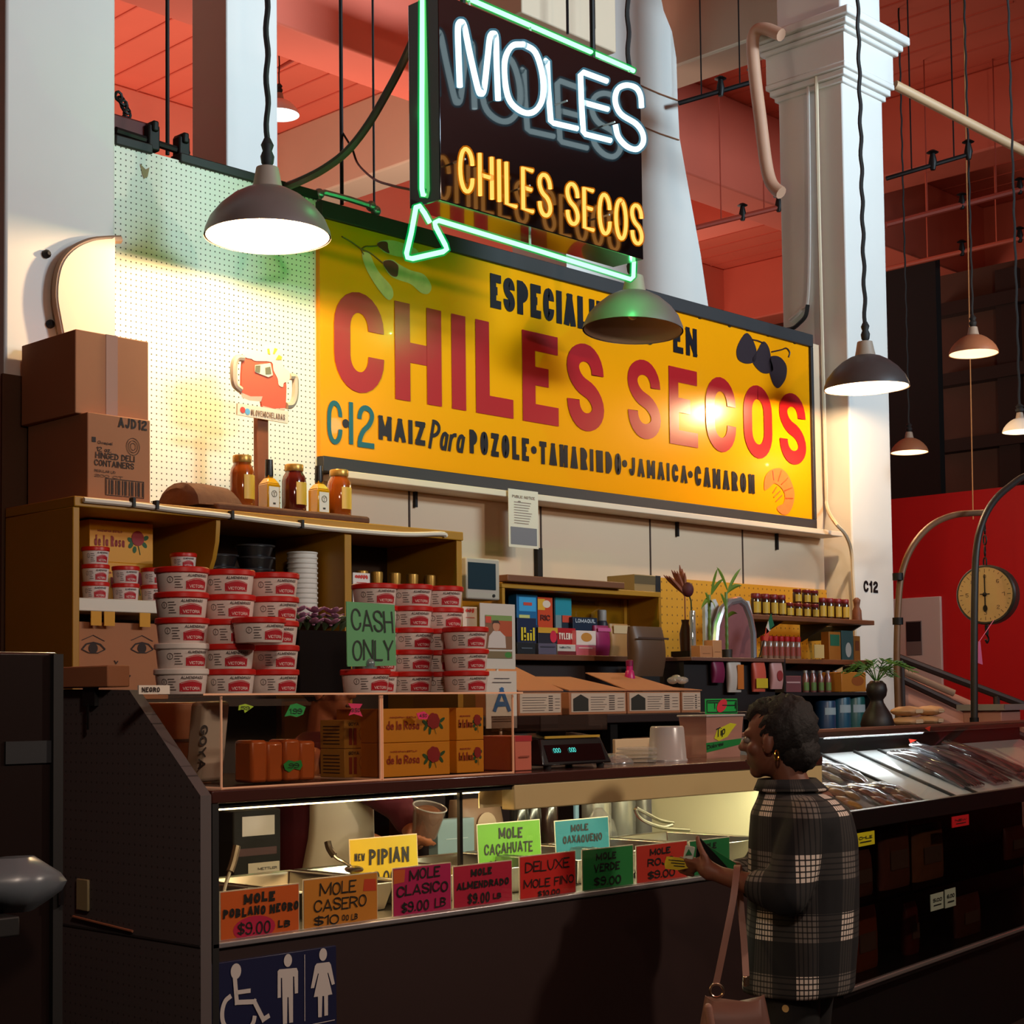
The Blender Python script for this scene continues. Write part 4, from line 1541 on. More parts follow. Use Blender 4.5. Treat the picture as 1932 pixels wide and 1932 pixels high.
# ---- dark bottles in the right bay
b0 = None
names = ('first', 'second', 'third', 'fourth', 'fifth')
for i, px in enumerate((683, 711, 745, 778, 812)):
    p = aty(px, 1108, 5.62)
    lab = 'dark syrup bottle with gold neck foil, %s from the left on the unit right bay' % names[i]
    if b0 is None:
        b0 = thing('syrup_bottle', lab, 'bottle', (p.x, 5.62, UZ), 0, 'dark bottles in the shelf unit')
        MB().lathe([(0.036, 0), (0.038, 0.01), (0.038, 0.11), (0.03, 0.14), (0.022, 0.155)], (0, 0, 0), 18).build('glass_body', M('dark_glass', (20, 10, 8), 0.1, coat=0.5), b0, local=True, angle=60)
        MB().lathe([(0.023, 0.15), (0.028, 0.2), (0.028, 0.226), (0.02, 0.23)], (0, 0, 0), 18).build('neck_foil', M_GOLD, b0, local=True)
        m = MB()
        wrap_panel(m, cyl_map((0, 0, 0), 0.0392, AZ, 0.02), 0.06, 0.075)
        m.build('label', M('bottle_label', (206, 152, 44), 0.6), b0, local=True)
    else:
        dup(b0, (p.x, 5.62, UZ), None, lab)

# ---- carton with a drawn face, on the lower shelf
t = thing('cardboard_box', 'brown carton with drawn eyes and a crooked smile inside the shelf unit', 'box', (3.5, 5.5, 1.63))
x0, x1, z0, z1 = span(143, 1175, 318, 1300, 5.5)
MB().box(3.305, x1, 5.5, 5.85, 1.631, z1).build('carton', M_KRAFT, t, bevel=0.004)
m = MB()
fy = 5.4975
for ex in (176, 268):
    c = aty(ex, 1223, fy)
    f = plane(c, (1, 0, 0), (0, 0, 1))
    ribbon(m, [(-.05, -.005), (-.03, .016), (0, .022), (.03, .016), (.052, -.004)], 0.006, f, None)
    ribbon(m, [(-.05, -.005), (-.02, -.018), (.02, -.018), (.052, -.004)], 0.004, f, None)
    ribbon(m, [(-.05, .03), (0, .05), (.05, .028)], 0.003, f, None)
    flat(m, disc(0, 0, .02), f)
ribbon(m, [(p.x, p.z) for p in [aty(x, y, fy) for x, y in ((215, 1284), (228, 1285), (240, 1281), (246, 1274))]], 0.006, lambda x, z: (x, fy, z), None)
ribbon(m, [(p.x, p.z) for p in [aty(x, y, fy) for x, y in ((216, 1279), (230, 1280), (243, 1275))]], 0.003, lambda x, z: (x, fy, z), None)
c = aty(219, 1250, fy)
ribbon(m, [(c.x - .008, c.z + .008), (c.x, c.z - .004), (c.x + .008, c.z + .006)], 0.004, lambda x, z: (x, fy, z), None)
m.build('drawing', M_PRINT, t)

# ================================================================== TUBS
M_LID = M('red_lid', (196, 28, 20), 0.35)
M_LIDW = M('white_lid', (222, 214, 206), 0.4)
M_TUB = M('tub_white', (222, 208, 200), 0.45)
M_TLAB = M('tub_label_red', (176, 20, 36), 0.45)
M_TPRT = M('tub_print', (70, 62, 62), 0.6)
M_TWHT = M('tub_white_print', (236, 214, 208), 0.6)
TR, TH = 0.074, 0.0685
_proto = {}


def make_tub(label, loc, rz, group, white=False):
    t = thing('mole_tub', label, 'tub', loc, rz, group)
    MB().lathe([(TR * .84, 0), (TR * .86, 0.003), (TR * .94, TH - 0.014), (TR * .94, TH - 0.012)], (0, 0, 0), 28).build('cup', M_TUB, t, local=True, angle=50)
    MB().lathe([(TR * .97, TH - 0.0165), (TR, TH - 0.014), (TR, TH - 0.003), (TR * .96, TH), (TR * .9, TH), (TR * .88, TH - 0.003)], (0, 0, 0), 28).build('lid', M_LIDW if white else M_LID, t, local=True, angle=40)
    # label wrapped on the cup
    f = lambda x, y: Vector(((TR * (.853 + .09 * y / (TH - .014)) + 0.0008) * math.cos(AZ + x / TR), (TR * (.853 + .09 * y / (TH - .014)) + 0.0008) * math.sin(AZ + x / TR), y))
    f2 = lambda x, y: Vector(((TR * (.853 + .09 * y / (TH - .014)) + 0.0016) * math.cos(AZ + x / TR), (TR * (.853 + .09 * y / (TH - .014)) + 0.0016) * math.sin(AZ + x / TR), y))
    m = MB()
    m.add([], [])
    g = lambda x, y: f(x, y + 0.007)
    wrap_panel(m, g, 0.075, 0.030, lambda q: 0.72 + 0.28 * math.sin(PI * q), 10)
    lb = m.build('label', M_TLAB, t, local=True)
    m = MB()
    text(m, 'VICTORIA', lambda x, y: f2(x - 0.028, y + 0.011), 0.056, 0.0085, 0.0013)
    ribbon(m, [(-.034, .0095), (.034, .0095)], 0.0006, f2, None)
    ribbon(m, [(-.034, .0275), (-.017, .0325), (0, .0345), (.017, .0325), (.034, .0275)], 0.0007, f2, None)
    m.build('brand_lettering', M_TWHT, lb, local=True)
    m = MB()
    text(m, 'ALMENDRADO', lambda x, y: f2(x - 0.034, y + 0.0405), 0.07, 0.0075, 0.0016, slant=0.25)
    for k in range(5):
        ribbon(m, [(-.072 + .002 * (k % 2), .012 + k * .007), (-.048 - .004 * (k % 3), .012 + k * .007)], 0.0018, f2, None)
    c = disc(-.085, .033, .009, .008, 14)
    ribbon(m, c + c[:1], .0014, f2, None)
    ribbon(m, [(-.085, .029), (-.085, .037)], .0014, f2, None)
    m.build('print', M_TPRT, t, local=True)
    return t


def tub(loc, rz, label, group, white=False, scale=None):
    if white not in _proto:
        o = make_tub(label, loc, rz, group, white)
        if scale:
            o.scale = scale
        _proto[white] = o
        return o
    return dup(_proto[white], loc, rz, label, group, scale=scale or (1, 1, 1))


# upper deck of the counter (built below) has its top at DZ
DZ = 1.634
ORD = ('topmost', 'second from the top', 'third from the top', 'fourth from the top', 'lowest')
GL1 = 'mole tubs stacked at the left of the counter'
for ci, (px, nm) in enumerate(((343, 'left'), (432, 'middle'), (516, 'right'))):
    Y = 3.70
    p = aty(px, 1300, Y)
    for k in range(5):
        j = ((ci * 3 + k * 7) % 5 - 2) * 0.0025
        white = (ci == 0 and k < 2)
        rank = ORD[4 - k]
        lab = '%s tub, %s of the %s column in the tall left stack' % ('white-lidded mole' if white else 'red-lidded mole', rank, nm)
        tub((p.x + j, Y + j, DZ + k * TH), [-0.05, -0.15, -0.05][ci] + 0.12 * (((ci + 2 * k) % 3) - 1), lab, GL1, white)
p = aty(468, 1215, 3.60)
# the loose tub sits forward on two lower tubs
tub((aty(474, 1215, 3.62).x, 3.585, DZ + 2 * TH + 0.001), 0.1, 'red-lidded mole tub pushed forward between the middle and right columns', GL1)
GL2 = 'mole tubs stacked right of the cash only sign'
cols = ((708, 3.84, 5, (0, 2, 3, 4), 'behind the cash only sign'), (774, 3.80, 5, (0, 1, 2, 3, 4), 'middle'), (833, 3.80, 5, (0, 1, 2, 3, 4), 'inner right'))
for px, Y, nn, ks, nm in cols:
    p = aty(px, 1240, Y)
    for k in range(5):
        j = ((px + k * 5) % 5 - 2) * 0.002
        col = {'middle': 'the middle column', 'inner right': 'the inner right column', 'behind the cash only sign': 'the column behind the cash sign'}[nm]
        tub((p.x + j, Y + j, DZ + k * TH), -0.12 + 0.1 * ((k + px) % 3 - 1), 'red-lidded mole tub, %s of %s%s' % (ORD[4 - k], col, '' if 'cash' in col else ' in the right stack'), GL2)
p = aty(879, 1290, 3.66)
for k in range(3):
    tub((p.x, 3.66, DZ + k * TH), -0.15, 'red-lidded mole tub, %s of the three front ones beside the man photo card' % ('topmost', 'middle', 'lowest')[2 - k], GL2)
p = aty(696, 1295, 3.57)
tub((p.x, 3.585, DZ), 0.05, 'single red-lidded mole tub standing below the cash only sign', GL2)
# little tubs on the white shelf
GL3 = 'small tubs on the white inner shelf'
for px, nn, nm in ((180, 3, 'left end'), (237, 2, 'second'), (291, 2, 'third'), (346, 3, 'right end')):
    p = aty(px, 1118, 5.56)
    for k in range(nn):
        tub((p.x, 5.56, WZ + k * 0.0685), -0.05 + 0.1 * ((k + px) % 3 - 1), 'small red-lidded tub, %s of the %s pile on the white shelf' % (
            ('top', 'bottom') [1 - k] if nn == 2 else ('top', 'middle', 'bottom')[2 - k], nm), GL3, scale=(0.74, 0.74, 1.0))

# ================================================================== COUNTER WITH GLASS CASE
CY = 3.45
CX0, CX1 = 2.46, 5.25
SHZ = 1.386                      # top of the dark serving shelf
co = thing('serving_counter', 'long brown serving counter with a lit glass mole case and dark top shelf', 'counter', (3.8, 3.85, 0))
MB().box(CX0, CX1, CY, 4.25, 0, 0.985).build('base', M_BROWN, co, bevel=0.004)
M_SILV = M('silver_edge', (176, 172, 174), 0.35, 0.7, noise=0.15, nscale=30)
MB().box(CX0, CX1, CY - 0.012, CY + 0.03, 0.985, 1.0).build('ledge_strip', M_SILV, co, bevel=0.003)
MB().box(CX0, CX1, CY + 0.03, 4.25, 0.985, 0.99).build('case_floor', M_STEEL, co)
M_TOP = M('dark_shelf_top', (70, 38, 32), 0.22, noise=0.1, nscale=4, coat=0.3)
MB().box(CX0, CX1, CY - 0.01, 3.98, 1.352, SHZ).build('top_shelf', M_TOP, co, bevel=0.004)
MB().box(CX0, 3.15, 3.98, 4.3, 1.352, SHZ).build('added_rear_shelf', M_TOP, co, bevel=0.004)  # shelf piece added to carry the brown carton behind the end panel
xf = aty(968, 1490, CY).x
M_FAS = M('fascia_cream', (206, 182, 128), 0.5, noise=0.05)
MB().box(xf, CX1, CY - 0.006, CY + 0.05, 1.275, 1.352).build('fascia', M_FAS, co, bevel=0.004)
MB().box(CX0, xf, CY + 0.005, CY + 0.03, 1.338, 1.352).build('glass_rail', M_IRON, co)
MB().box(CX1 - .03, CX1, CY + .05, 4.25, 0.99, 1.352).build('end_liner', M('cream_liner', (226, 214, 178), 0.4), co)
MB().box(CX0, CX0 + 0.02, CY - 0.012, CY + 0.02, 0.0, 1.352).build('corner_trim', M_BLACK, co)
GLASS = sheer('case_glass', (0.98, 1.0, 0.98), 0.05)
MB().box(CX0 + 0.02, xf + 0.01, CY + 0.008, CY + 0.012, 1.0, 1.338).build('glass_pane', GLASS, co)
MB().box(xf + 0.012, CX1, CY + 0.008, CY + 0.012, 1.0, 1.275).build('glass_pane', GLASS, co)
px_ = aty(868, 1540, CY + 0.05).x
MB().box(px_ - 0.006, px_ + 0.006, CY + 0.045, CY + 0.057, 1.0, 1.34).build('glass_joint', M_IRON, co)
px_ = aty(1087, 1520, 4.2).x
MB().box(px_ - 0.010, px_ + 0.010, 4.195, 4.205, 0.99, 1.352).build('glass_divider', sheer('blue_glass_edge', (0.7, 0.9, 1), 0.1, body=0.5, body_rgb=(150, 200, 236)), co)
# fluorescent tubes under the shelf
TW = glow('warm_tube', (1.0, 0.70, 0.34), 9.0)
TC = glow('cool_tube', (1.0, 0.95, 0.70), 11.0)
MB().tube([(CX0 + 0.06, CY + 0.07, 1.338), (xf - 0.08, CY + 0.07, 1.338)], 0.009, 8).build('lamp_tube', TW, co)
MB().tube([(xf + 0.1, CY + 0.09, 1.335), (CX1 - 0.05, CY + 0.09, 1.335)], 0.011, 8).build('lamp_tube', TC, co)
light('case_light_warm', 'AREA', ((CX0 + xf) / 2, CY + 0.12, 1.335), 7.0, (1.0, 0.62, 0.28), xf - CX0 - 0.2, ((CX0 + xf) / 2, CY + 0.3, 0.6), 0.05)
light('case_light_cool', 'AREA', ((CX1 + xf) / 2, CY + 0.16, 1.33), 10, (1.0, 0.93, 0.62), CX1 - xf - 0.2, ((CX1 + xf) / 2, CY + 0.45, 0.6), 0.05)

# slanted end panel
PAN = pegboard_mat('grey_panel', (92, 84, 84), (60, 54, 54), 1, 2, 0.0266, 0.12, 0.7)
ep = thing('end_panel', 'grey perforated end panel of the counter with a slanted front edge', 'panel', (2.44, 3.85, 0))
prof = [(CY - 0.01, 0), (CY - 0.01, 1.375), (3.764, 1.647), (4.19, 1.655), (4.19, 0)]
MB().plate(prof, lambda y, z: Vector((2.425, y, z)), (0.033, 0, 0)).build('board', PAN, ep)
p, q = atx(138, 1729, 2.42), atx(250, 1757, 2.42)
MB().tube([p, q], 0.0035, 6).build('bright_strip', M('lit_edge_strip', (226, 150, 112), 0.25, 0.4), ep)  # bright colour painted in for the light this edge catches
MB().box(2.4225, 2.425, CY - 0.01, 4.19, 0.995, 1.0).build('seam', M('panel_seam', (48, 42, 42), 0.9), ep)
p, q = atx(145, 1657, 2.42), atx(167, 1720, 2.42)
MB().box(2.417, 2.425, q.y, p.y, q.z, p.z).build('switch_plate', M('switch_plate_cream', (170, 156, 116), 0.5), ep, bevel=0.003)
m = MB()
p = atx(172, 1308, 2.42)
m.box(2.412, 2.425, p.y - 0.03, p.y + 0.03, p.z - 0.035, p.z + 0.02)
m.build('hook_plate', M_BLACK, ep)
MB().tube([p + Vector((-.01, 0, -.03)), p + Vector((-.01, 0, -.1))], 0.004, 6).build('hook_wire', M_IRON, ep)
p, q = atx(108, 1276, 2.42), atx(215, 1298, 2.42)
MBk = MB().box(2.40, 2.47, q.y, p.y, 1.656, 1.715)
one(MBk, 'cardboard_strip', M_KRAFT, 'torn strip of brown cardboard lying on the grey end panel', 'cardboard', bevel=0.004)

# dark cabinet of the neighbouring stall
nb = thing('dark_cabinet', 'tall dark glossy cabinet of the next stall cut by the left edge', 'cabinet', (1.55, 3.2, 0))
p = aty(110, 1231, 3.25)
MB().box(0.9, p.x, 3.25, 3.75, 0, p.z).build('body', M('glossy_black_brown', (30, 20, 18), 0.25, coat=0.4), nb, bevel=0.006)
MB().box(p.x - 0.02, p.x + 0.004, 3.235, 3.262, 0, p.z - 0.004).build('edge_trim', M_BLACK, nb)
x0, x1, z0, z1 = span(10, 1398, 114, 1440, 3.246)
MB().box(x0, x1, 3.244, 3.252, z0, z1).build('dull_band', M('dull_blue_band', (30, 32, 36), 0.5), nb)
p = aty(113, 1685, 3.235)
MB().tube([p + Vector((0, -0.008, -.025)), p + Vector((0, -0.008, .03))], 0.008, 8).build('glint_rod', M('chrome', (220, 225, 230), 0.1, 1.0), nb)  # shiny rod added to give the small glint on the cabinet edge
m = MB()
c = aty(28, 1668, 3.08)
rings = []
for j in range(7):
    t_ = j / 6
    r = 0.075 * math.sin(PI * (0.12 + 0.76 * t_)) + 0.01
    rings.append([c + Vector((r * 1.2 * math.cos(a) * (1 + .12 * math.sin(3 * a + j)), r * .8 * math.sin(a) * (1 + .1 * math.cos(4 * a)), -0.055 + 0.11 * t_)) for a in [k * 2 * PI / 16 for k in range(16)]])
m.loft(rings)
bx0 = c.z - 0.055
tb = thing('plastic_bundle', 'pale crumpled plastic bundle on an added dark ledge at the left edge', 'bundle', (c.x, c.y, bx0))
m.build('plastic', M('pale_plastic', (96, 104, 112), 0.3), tb)
one(MB().box(0.9, 1.68, 3.0, 3.249, bx0 - 0.04, bx0), 'added_ledge', M_BLACK, 'added dark ledge holding the pale bundle in front of the tall cabinet', 'ledge', bevel=0.004)  # ledge put in only as a support for the bundle above

# ---- upper deck: clear boxes
ACR = sheer('acrylic', (0.97, 0.93, 0.88), 0.05)
M_EDGE = M('acrylic_edge_glow', (236, 178, 140), 0.2, spec=0.6, emit=((1.0, 0.5, 0.28), 0.12))  # warm glow of the edges put in as bright colour and emission
xs = [aty(418, 1400, 3.5).x, aty(720, 1400, 3.5).x, aty(970, 1400, 3.5).x]
dk = thing('clear_display_deck', 'clear acrylic display deck with two see-through boxes on the counter shelf', 'display', (3.1, 3.7, SHZ))
MB().box(CX0 + 0.002, xs[2] + 0.02, 3.48, 3.97, 1.627, 1.6335).build('deck_sheet', sheer('acrylic_sheet', (0.97, 0.93, 0.88), 0.08, body=0.05, body_rgb=(230, 190, 160)), dk)
m = MB()
m.box(CX0 + 0.002, xs[2] + 0.02, 3.4785, 3.48, 1.629, 1.634)
m.build('deck_edge', M_EDGE, dk)
for i in range(2):
    a_, b_ = xs[i] + (0.004 if i else 0), xs[i + 1] - 0.004
    MB().box(a_, b_, 3.5, 3.503, SHZ, 1.6265).build('front_sheet', ACR, dk)
    MB().box(a_, a_ + 0.003, 3.503, 3.95, SHZ, 1.6265).build('side_sheet', ACR, dk)
    MB().box(b_ - 0.003, b_, 3.503, 3.95, SHZ, 1.6265).build('side_sheet', ACR, dk)
    for x in (a_, b_):
        MB().box(x - 0.0018, x + 0.0018, 3.4985, 3.5045, SHZ, 1.6265).build('glowing_edge', M_EDGE, dk)
    MB().box(a_, b_, 3.4985, 3.504, SHZ, SHZ + 0.003).build('glowing_edge', M_EDGE, dk)
    MB().box(a_ - 0.002, a_ + 0.003, 3.504, 3.95, SHZ, SHZ + 0.004).build('glowing_edge', M_EDGE, dk)
# strip of lettering on the deck edge
m = MB()
x0, x1, z0, z1 = span(262, 1303, 302, 1313, 3.6)
t = thing('name_strip', 'narrow white strip lettered NEGRO lying at the left end of the clear deck', 'strip', ((x0 + x1) / 2, 3.6, 1.634))
MB().box(x0, x1 + 0.03, 3.6, 3.606, 1.634, 1.657).build('strip', M_LABW, t)
text(m, 'NEGRO', plane((x0 + .008, 3.5985, 1.639), (1, 0, 0), (0, 0, 1)), x1 - x0 - .01, 0.013, 0.003)
m.build('lettering', M_PRINT, t)


# ---- generic package: carton + printed panels + lettering
def pack(name, rect, Y, dep, rgb, label, cat, group=None, z0=None, panels=(), lines=(), rough=0.45, soft=False, ztop=None):
    x0, x1, zz0, zz1 = span(rect[0], rect[1], rect[2], rect[3], Y)
    if z0 is not None:
        zz0 = z0 + 0.0008
    if ztop is not None:
        zz1 = ztop
    w, h = x1 - x0, zz1 - zz0
    t = thing(name, label, cat, (x0, Y, zz0), 0, group)
    mat = M('pack_%02x%02x%02x' % tuple(rgb), rgb, rough, noise=0.06, nscale=6)
    b = MB()
    if soft:
        rings = []
        for j in range(7):
            q = j / 6
            fat = math.sin(PI * (0.08 + 0.84 * q)) ** 0.5
            rings.append([Vector((w / 2 + w / 2 * math.copysign(abs(math.cos(a)) ** 0.5, math.cos(a)) * (0.94 + 0.05 * math.sin(5 * q + a)), dep / 2 + dep / 2 * math.copysign(abs(math.sin(a)) ** 0.7, math.sin(a)) * fat, h * q)) for a in [k * 2 * PI / 20 for k in range(20)]])
        b.loft(rings)
        b.build('bag', mat, t, local=True, angle=70)
    else:
        b.box(0, w, 0, dep, 0, h)
        b.build('carton', mat, t, local=True, bevel=min(w, h, dep) * 0.03)
    off = -0.0015 if not soft else -0.003
    for i, pn in enumerate(panels):
        u0, v0, u1, v1, prgb = pn[:5]
        m = MB()
        f = lambda x, y: Vector((x, off - 0.0004 * i, y))
        if len(pn) > 5:
            flat(m, disc((u0 + u1) / 2 * w, (v0 + v1) / 2 * h, (u1 - u0) / 2 * w, (v1 - v0) / 2 * h, 18), f)
        else:
            flat(m, [(u0 * w, v0 * h), (u1 * w, v0 * h), (u1 * w, v1 * h), (u0 * w, v1 * h)], f)
        m.build('printed_panel', M('ink_%02x%02x%02x' % tuple(prgb), prgb, 0.5), t, local=True)
    for i, ln in enumerate(lines):
        s, u0, u1, v, hh, lrgb = ln[:6]
        m = MB()
        f = lambda x, y: Vector((x + u0 * w, off - 0.0022, y + v * h))
        if s:
            text(m, s, f, (u1 - u0) * w, hh * h, hh * h * (ln[6] if len(ln) > 6 else 0.2))
        else:
            ribbon(m, [(0, 0), ((u1 - u0) * w, 0)], hh * h, f, None)
        m.build('lettering', M('ink_%02x%02x%02x' % tuple(lrgb), lrgb, 0.5), t, local=True)
    return t


# contents of the left clear box
t = thing('flour_pack', 'white leaning pack with sideways lettering in the left clear box', 'pack', (2.72, 3.8, SHZ))
q = [aty(x, y, 3.78) for x, y in ((374, 1490), (422, 1490), (436, 1322), (386, 1324))]
zb = SHZ + 0.004
q[0].z = q[1].z = zb
m = MB()
back = [p_ + Vector((0.0, 0.07, 0)) for p_ in q]
m.hexa([q[0], q[1], back[1], back[0], q[3], q[2], back[2], back[3]])
m.build('pack', M('pack_grey_white', (196, 186, 176), 0.5, noise=0.06), t, bevel=0.012)
m = MB()
O = aty(378, 1368, 3.776)
E = aty(372, 1452, 3.776)
U = (E - O)
Lw = U.length
U.normalize()
V = Vector((1, 0, 0))
text(m, 'GOYA', plane(O, U, V), Lw, 0.026, 0.006)
m.build('lettering', M('pack_ink_dark', (42, 40, 46), 0.5), t)
x0, x1, z0, z1 = span(474, 1395, 598, 1484, 3.6)
t = thing('caramel_bundle', 'bundle of orange wrapped caramel bars with a green star tag in the left clear box', 'sweets', (x0, 3.6, SHZ + .004))
M_CAR = M('caramel_wrap', (182, 92, 36), 0.3, noise=0.2, nscale=20, coat=0.3)
w = (x1 - x0) / 4
for k in range(4):
    MB().box(x0 + k * w + .001, x0 + (k + 1) * w - .001, 3.6 + .004 * (k % 2), 3.68, SHZ + .004, z1 - .006 * (k % 2)).build('bar', M_CAR, t, bevel=0.009)
M_STG = M('star_green', (20, 150, 60), 0.5)


def star(c, r, n=9, sq=0.75):
    return [(c[0] + r * (1 if i % 2 else .72) * math.cos(i * PI / n), c[1] + sq * r * (1 if i % 2 else .72) * math.sin(i * PI / n)) for i in range(2 * n)]


def tagstar(pts_px, Y, rgb, txt, label, th=0.0015):
    q = [aty(x, y, Y) for x, y in pts_px]
    cx = sum(p.x for p in q) / len(q)
    cz = sum(p.z for p in q) / len(q)
    t = thing('price_star', label, 'tag', (cx, Y, cz), 0, 'bright star price tags')
    MB().plate([(p.x - cx, p.z - cz) for p in q], lambda x, z: Vector((x, 0, z)), (0, th, 0)).build('card', M('star_%02x%02x%02x' % tuple(rgb), rgb, 0.5), t, local=True)
    m = MB()
    wd = (max(p.x for p in q) - min(p.x for p in q)) * .6
    text(m, txt, lambda x, y: Vector((x - wd / 2, -0.001, y - wd * .16)), wd, wd * .34, wd * .05)
    m.build('price', M('star_ink', (16, 30, 18), 0.6), t, local=True)


c = aty(553, 1446, 3.598)
tq = [(x, y) for x, y in ((535, 1442), (545, 1434), (556, 1437), (568, 1434), (571, 1444), (566, 1453), (555, 1450), (546, 1457), (538, 1452))]
tagstar(tq, 3.597, (20, 150, 60), '.99', 'green star tag stuck on the orange caramel bundle')
tagstar([(537, 1352), (548, 1330), (560, 1327), (577, 1334), (572, 1348), (560, 1353), (548, 1350)], 3.497, (20, 150, 60), '1.99', 'green star tag on the front of the left clear box near its middle')
tagstar([(451, 1331), (463, 1328), (479, 1333), (472, 1338), (462, 1345), (460, 1339), (450, 1340)], 3.497, (170, 206, 40), '59', 'lime star tag on the left clear box beside its left edge')
tagstar([(657, 1327), (684, 1328), (678, 1338), (684, 1352), (668, 1347), (658, 1350), (664, 1338)], 3.497, (226, 40, 100), '3.50', 'pink star tag above the stacked pig-printed cartons')
tagstar([(786, 1346), (800, 1342), (809, 1349), (806, 1357), (790, 1357)], 3.497, (236, 40, 110), '4.50', 'pink star tag on the upper yellow sweets carton in front')
# two pig-printed cartons
M_PIG = M('olive_carton', (192, 142, 58), 0.5, noise=0.05)
for k in range(2):
    x0, x1, z0, z1 = span(650, 1357, 715, 1481, 3.62)
    hh = (z1 - SHZ - 0.004) / 2
    zz = SHZ + 0.004 + k * hh
    t = thing('seasoning_carton', '%s carton with a round pig drawing stacked in the left clear box' % ('upper' if k else 'lower'), 'box', (x0, 3.62, zz), 0, 'pig-printed cartons')
    w = x1 - x0
    MB().box(0, w, 0, 0.11, 0, hh - .001).build('carton', M_PIG, t, local=True, bevel=0.002)
    m = MB()
    f = lambda x, y: Vector((x, -0.0016, y))
    c = disc(w * .64, hh * .5, w * .24, hh * .3, 20)
    ribbon(m, c + c[:1], .002, f, None)
    ribbon(m, [(w * .84, hh * .66), (w * .92, hh * .75), (w * .88, hh * .6)], .002, f, None)
    ribbon(m, [(w * .5, hh * .22), (w * .5, hh * .12), (w * .56, hh * .12), (w * .56, hh * .2)], .002, f, None)
    ribbon(m, [(w * .72, hh * .2), (w * .72, hh * .12), (w * .78, hh * .12), (w * .78, hh * .24)], .002, f, None)
    m.build('pig_drawing', M('pig_ink', (150, 84, 30), 0.6), t, local=True)
    m = MB()
    flat(m, [(w * .12, hh * .12), (w * .21, hh * .12), (w * .21, hh * .7), (w * .12, hh * .7)], f)
    flat(m, [(w * .25, hh * .12), (w * .34, hh * .12), (w * .34, hh * .7), (w * .25, hh * .7)], f)
    m.build('red_columns', M('pig_red', (140, 50, 30), 0.6), t, local=True)
    m = MB()
    text(m, 'GOYA', lambda x, y: f(x + w * .1, y + hh * .78), w * .3, hh * .12, hh * .025)
    m.build('lettering', M('pig_text', (60, 40, 30), 0.6), t, local=True)
    m = MB()
    for j in range(6):
        flat(m, [(0.02, hh * (.15 + .12 * j)), (0.095, hh * (.15 + .12 * j)), (0.095, hh * (.18 + .12 * j)), (0.02, hh * (.18 + .12 * j))], lambda a, b: Vector((-0.0015, a, b)))
    m.build('side_print', M('pig_text', (60, 40, 30), 0.6), t, local=True)
# yellow sweets cartons in the right clear box
x0, x1, z0, z1 = span(724, 1336, 853, 1478, 3.52)
hh = (z1 - SHZ - 0.004) / 2
for k in range(2):
    rosa_box(x0, x1, 3.53, 0.2, SHZ + .004 + k * hh, SHZ + .004 + (k + 1) * hh - .001, '%s rose-printed yellow carton at the front of the right clear box' % ('upper' if k else 'lower'), 'sweets cartons in the right clear box')
x0, x1, z0, z1 = span(864, 1336, 917, 1470, 3.54)
for k in range(2):
    rosa_box(x0 + .004, x1, 3.55, 0.15, SHZ + .004 + k * hh, SHZ + .004 + (k + 1) * hh - .001, '%s narrow rose carton beside the wide yellow cartons' % ('upper' if k else 'lower'), 'sweets cartons in the right clear box')
# carton lit from the case, behind the slanted panel
t = pack('cardboard_box', (275, 1325, 400, 1480), 4.06, 0.22, (176, 108, 60), 'brown carton glowing warm behind the slanted end panel', 'box', None, SHZ, lines=(('', .2, .8, .5, .04, (90, 50, 30)),))

# ---- cash only sign on a clip
x0, x1, z0, z1 = span(654, 1137, 746, 1258, 3.55)
t = thing('cash_sign', 'green hand-lettered CASH ONLY card clipped upright among the tubs', 'sign', ((x0 + x1) / 2, 3.55, 1.703))
MB().plate([(x0, z0 + .006), (x0 + .002, z0), (x1 + .001, z0 + .004), (x1 - .004, z1 - .003), (x0 - .002, z1)], lambda x, z: Vector((x, 3.548, z)), (0, 0.003, 0)).build('card', M('cash_green', (96, 168, 112), 0.6, noise=0.06), t)
m = MB()
f = lambda x, y: Vector((x0 + x, 3.5465, z0 + y))
w, h = x1 - x0, z1 - z0
text(m, 'CASH', lambda x, y: f(x + w * .09, y + h * .55), w * .86, h * .34, h * .03, jit=0.05, slant=-.08)
text(m, 'ONLY', lambda x, y: f(x + w * .1, y + h * .1), w * .84, h * .32, h * .03, jit=0.05)
m.build('lettering', M('marker_black', (18, 26, 22), 0.6), t)
p = aty(700, 1250, 3.545)
MB().ball((p.x, 3.551, 1.718), 0.016, 12, 8).lathe([(0.022, 1.703), (0.022, 1.708), (0.006, 1.712), (0.005, z0 + .02)], (p.x, 3.555, 0), 14).build('clip_stand', M('glass_clip', (130, 150, 150), 0.15, 0.3), t)

# ---- flower trough
x0, x1, z0, z1 = span(552, 1190, 652, 1310, 3.86)
t = thing('flower_trough', 'dark trough of purple orchids standing between the two tub stacks', 'planter', ((x0 + x1) / 2, 3.9, 1.634))
MB().box(x0, x1, 3.83, 3.96, 1.634, z1).build('trough', M('dark_trough', (20, 15, 15), 0.8, spec=0.1), t, bevel=0.006)
fl_ = MB()
lf = MB()
M_PET = M('purple_petal', (180, 124, 162), 0.6, noise=0.3, nscale=20)
for i in range(9):
    c = Vector((x0 + (x1 - x0) * (.06 + .11 * i), 3.86 + .02 * (i % 3), z1 + 0.02 + 0.018 * ((i * 5) % 3)))
    for k in range(5):
        a = k * 2 * PI / 5 + i
        R_ = rot_z(a) @ rot('Y', -0.5)
        fl_.ball(c + R_ @ Vector((0.018, 0, 0)), (0.02, 0.013, 0.004), 8, 5, R_)
    fl_.ball(c, 0.006, 6, 4)
fl_.build('blossoms', M_PET, t)
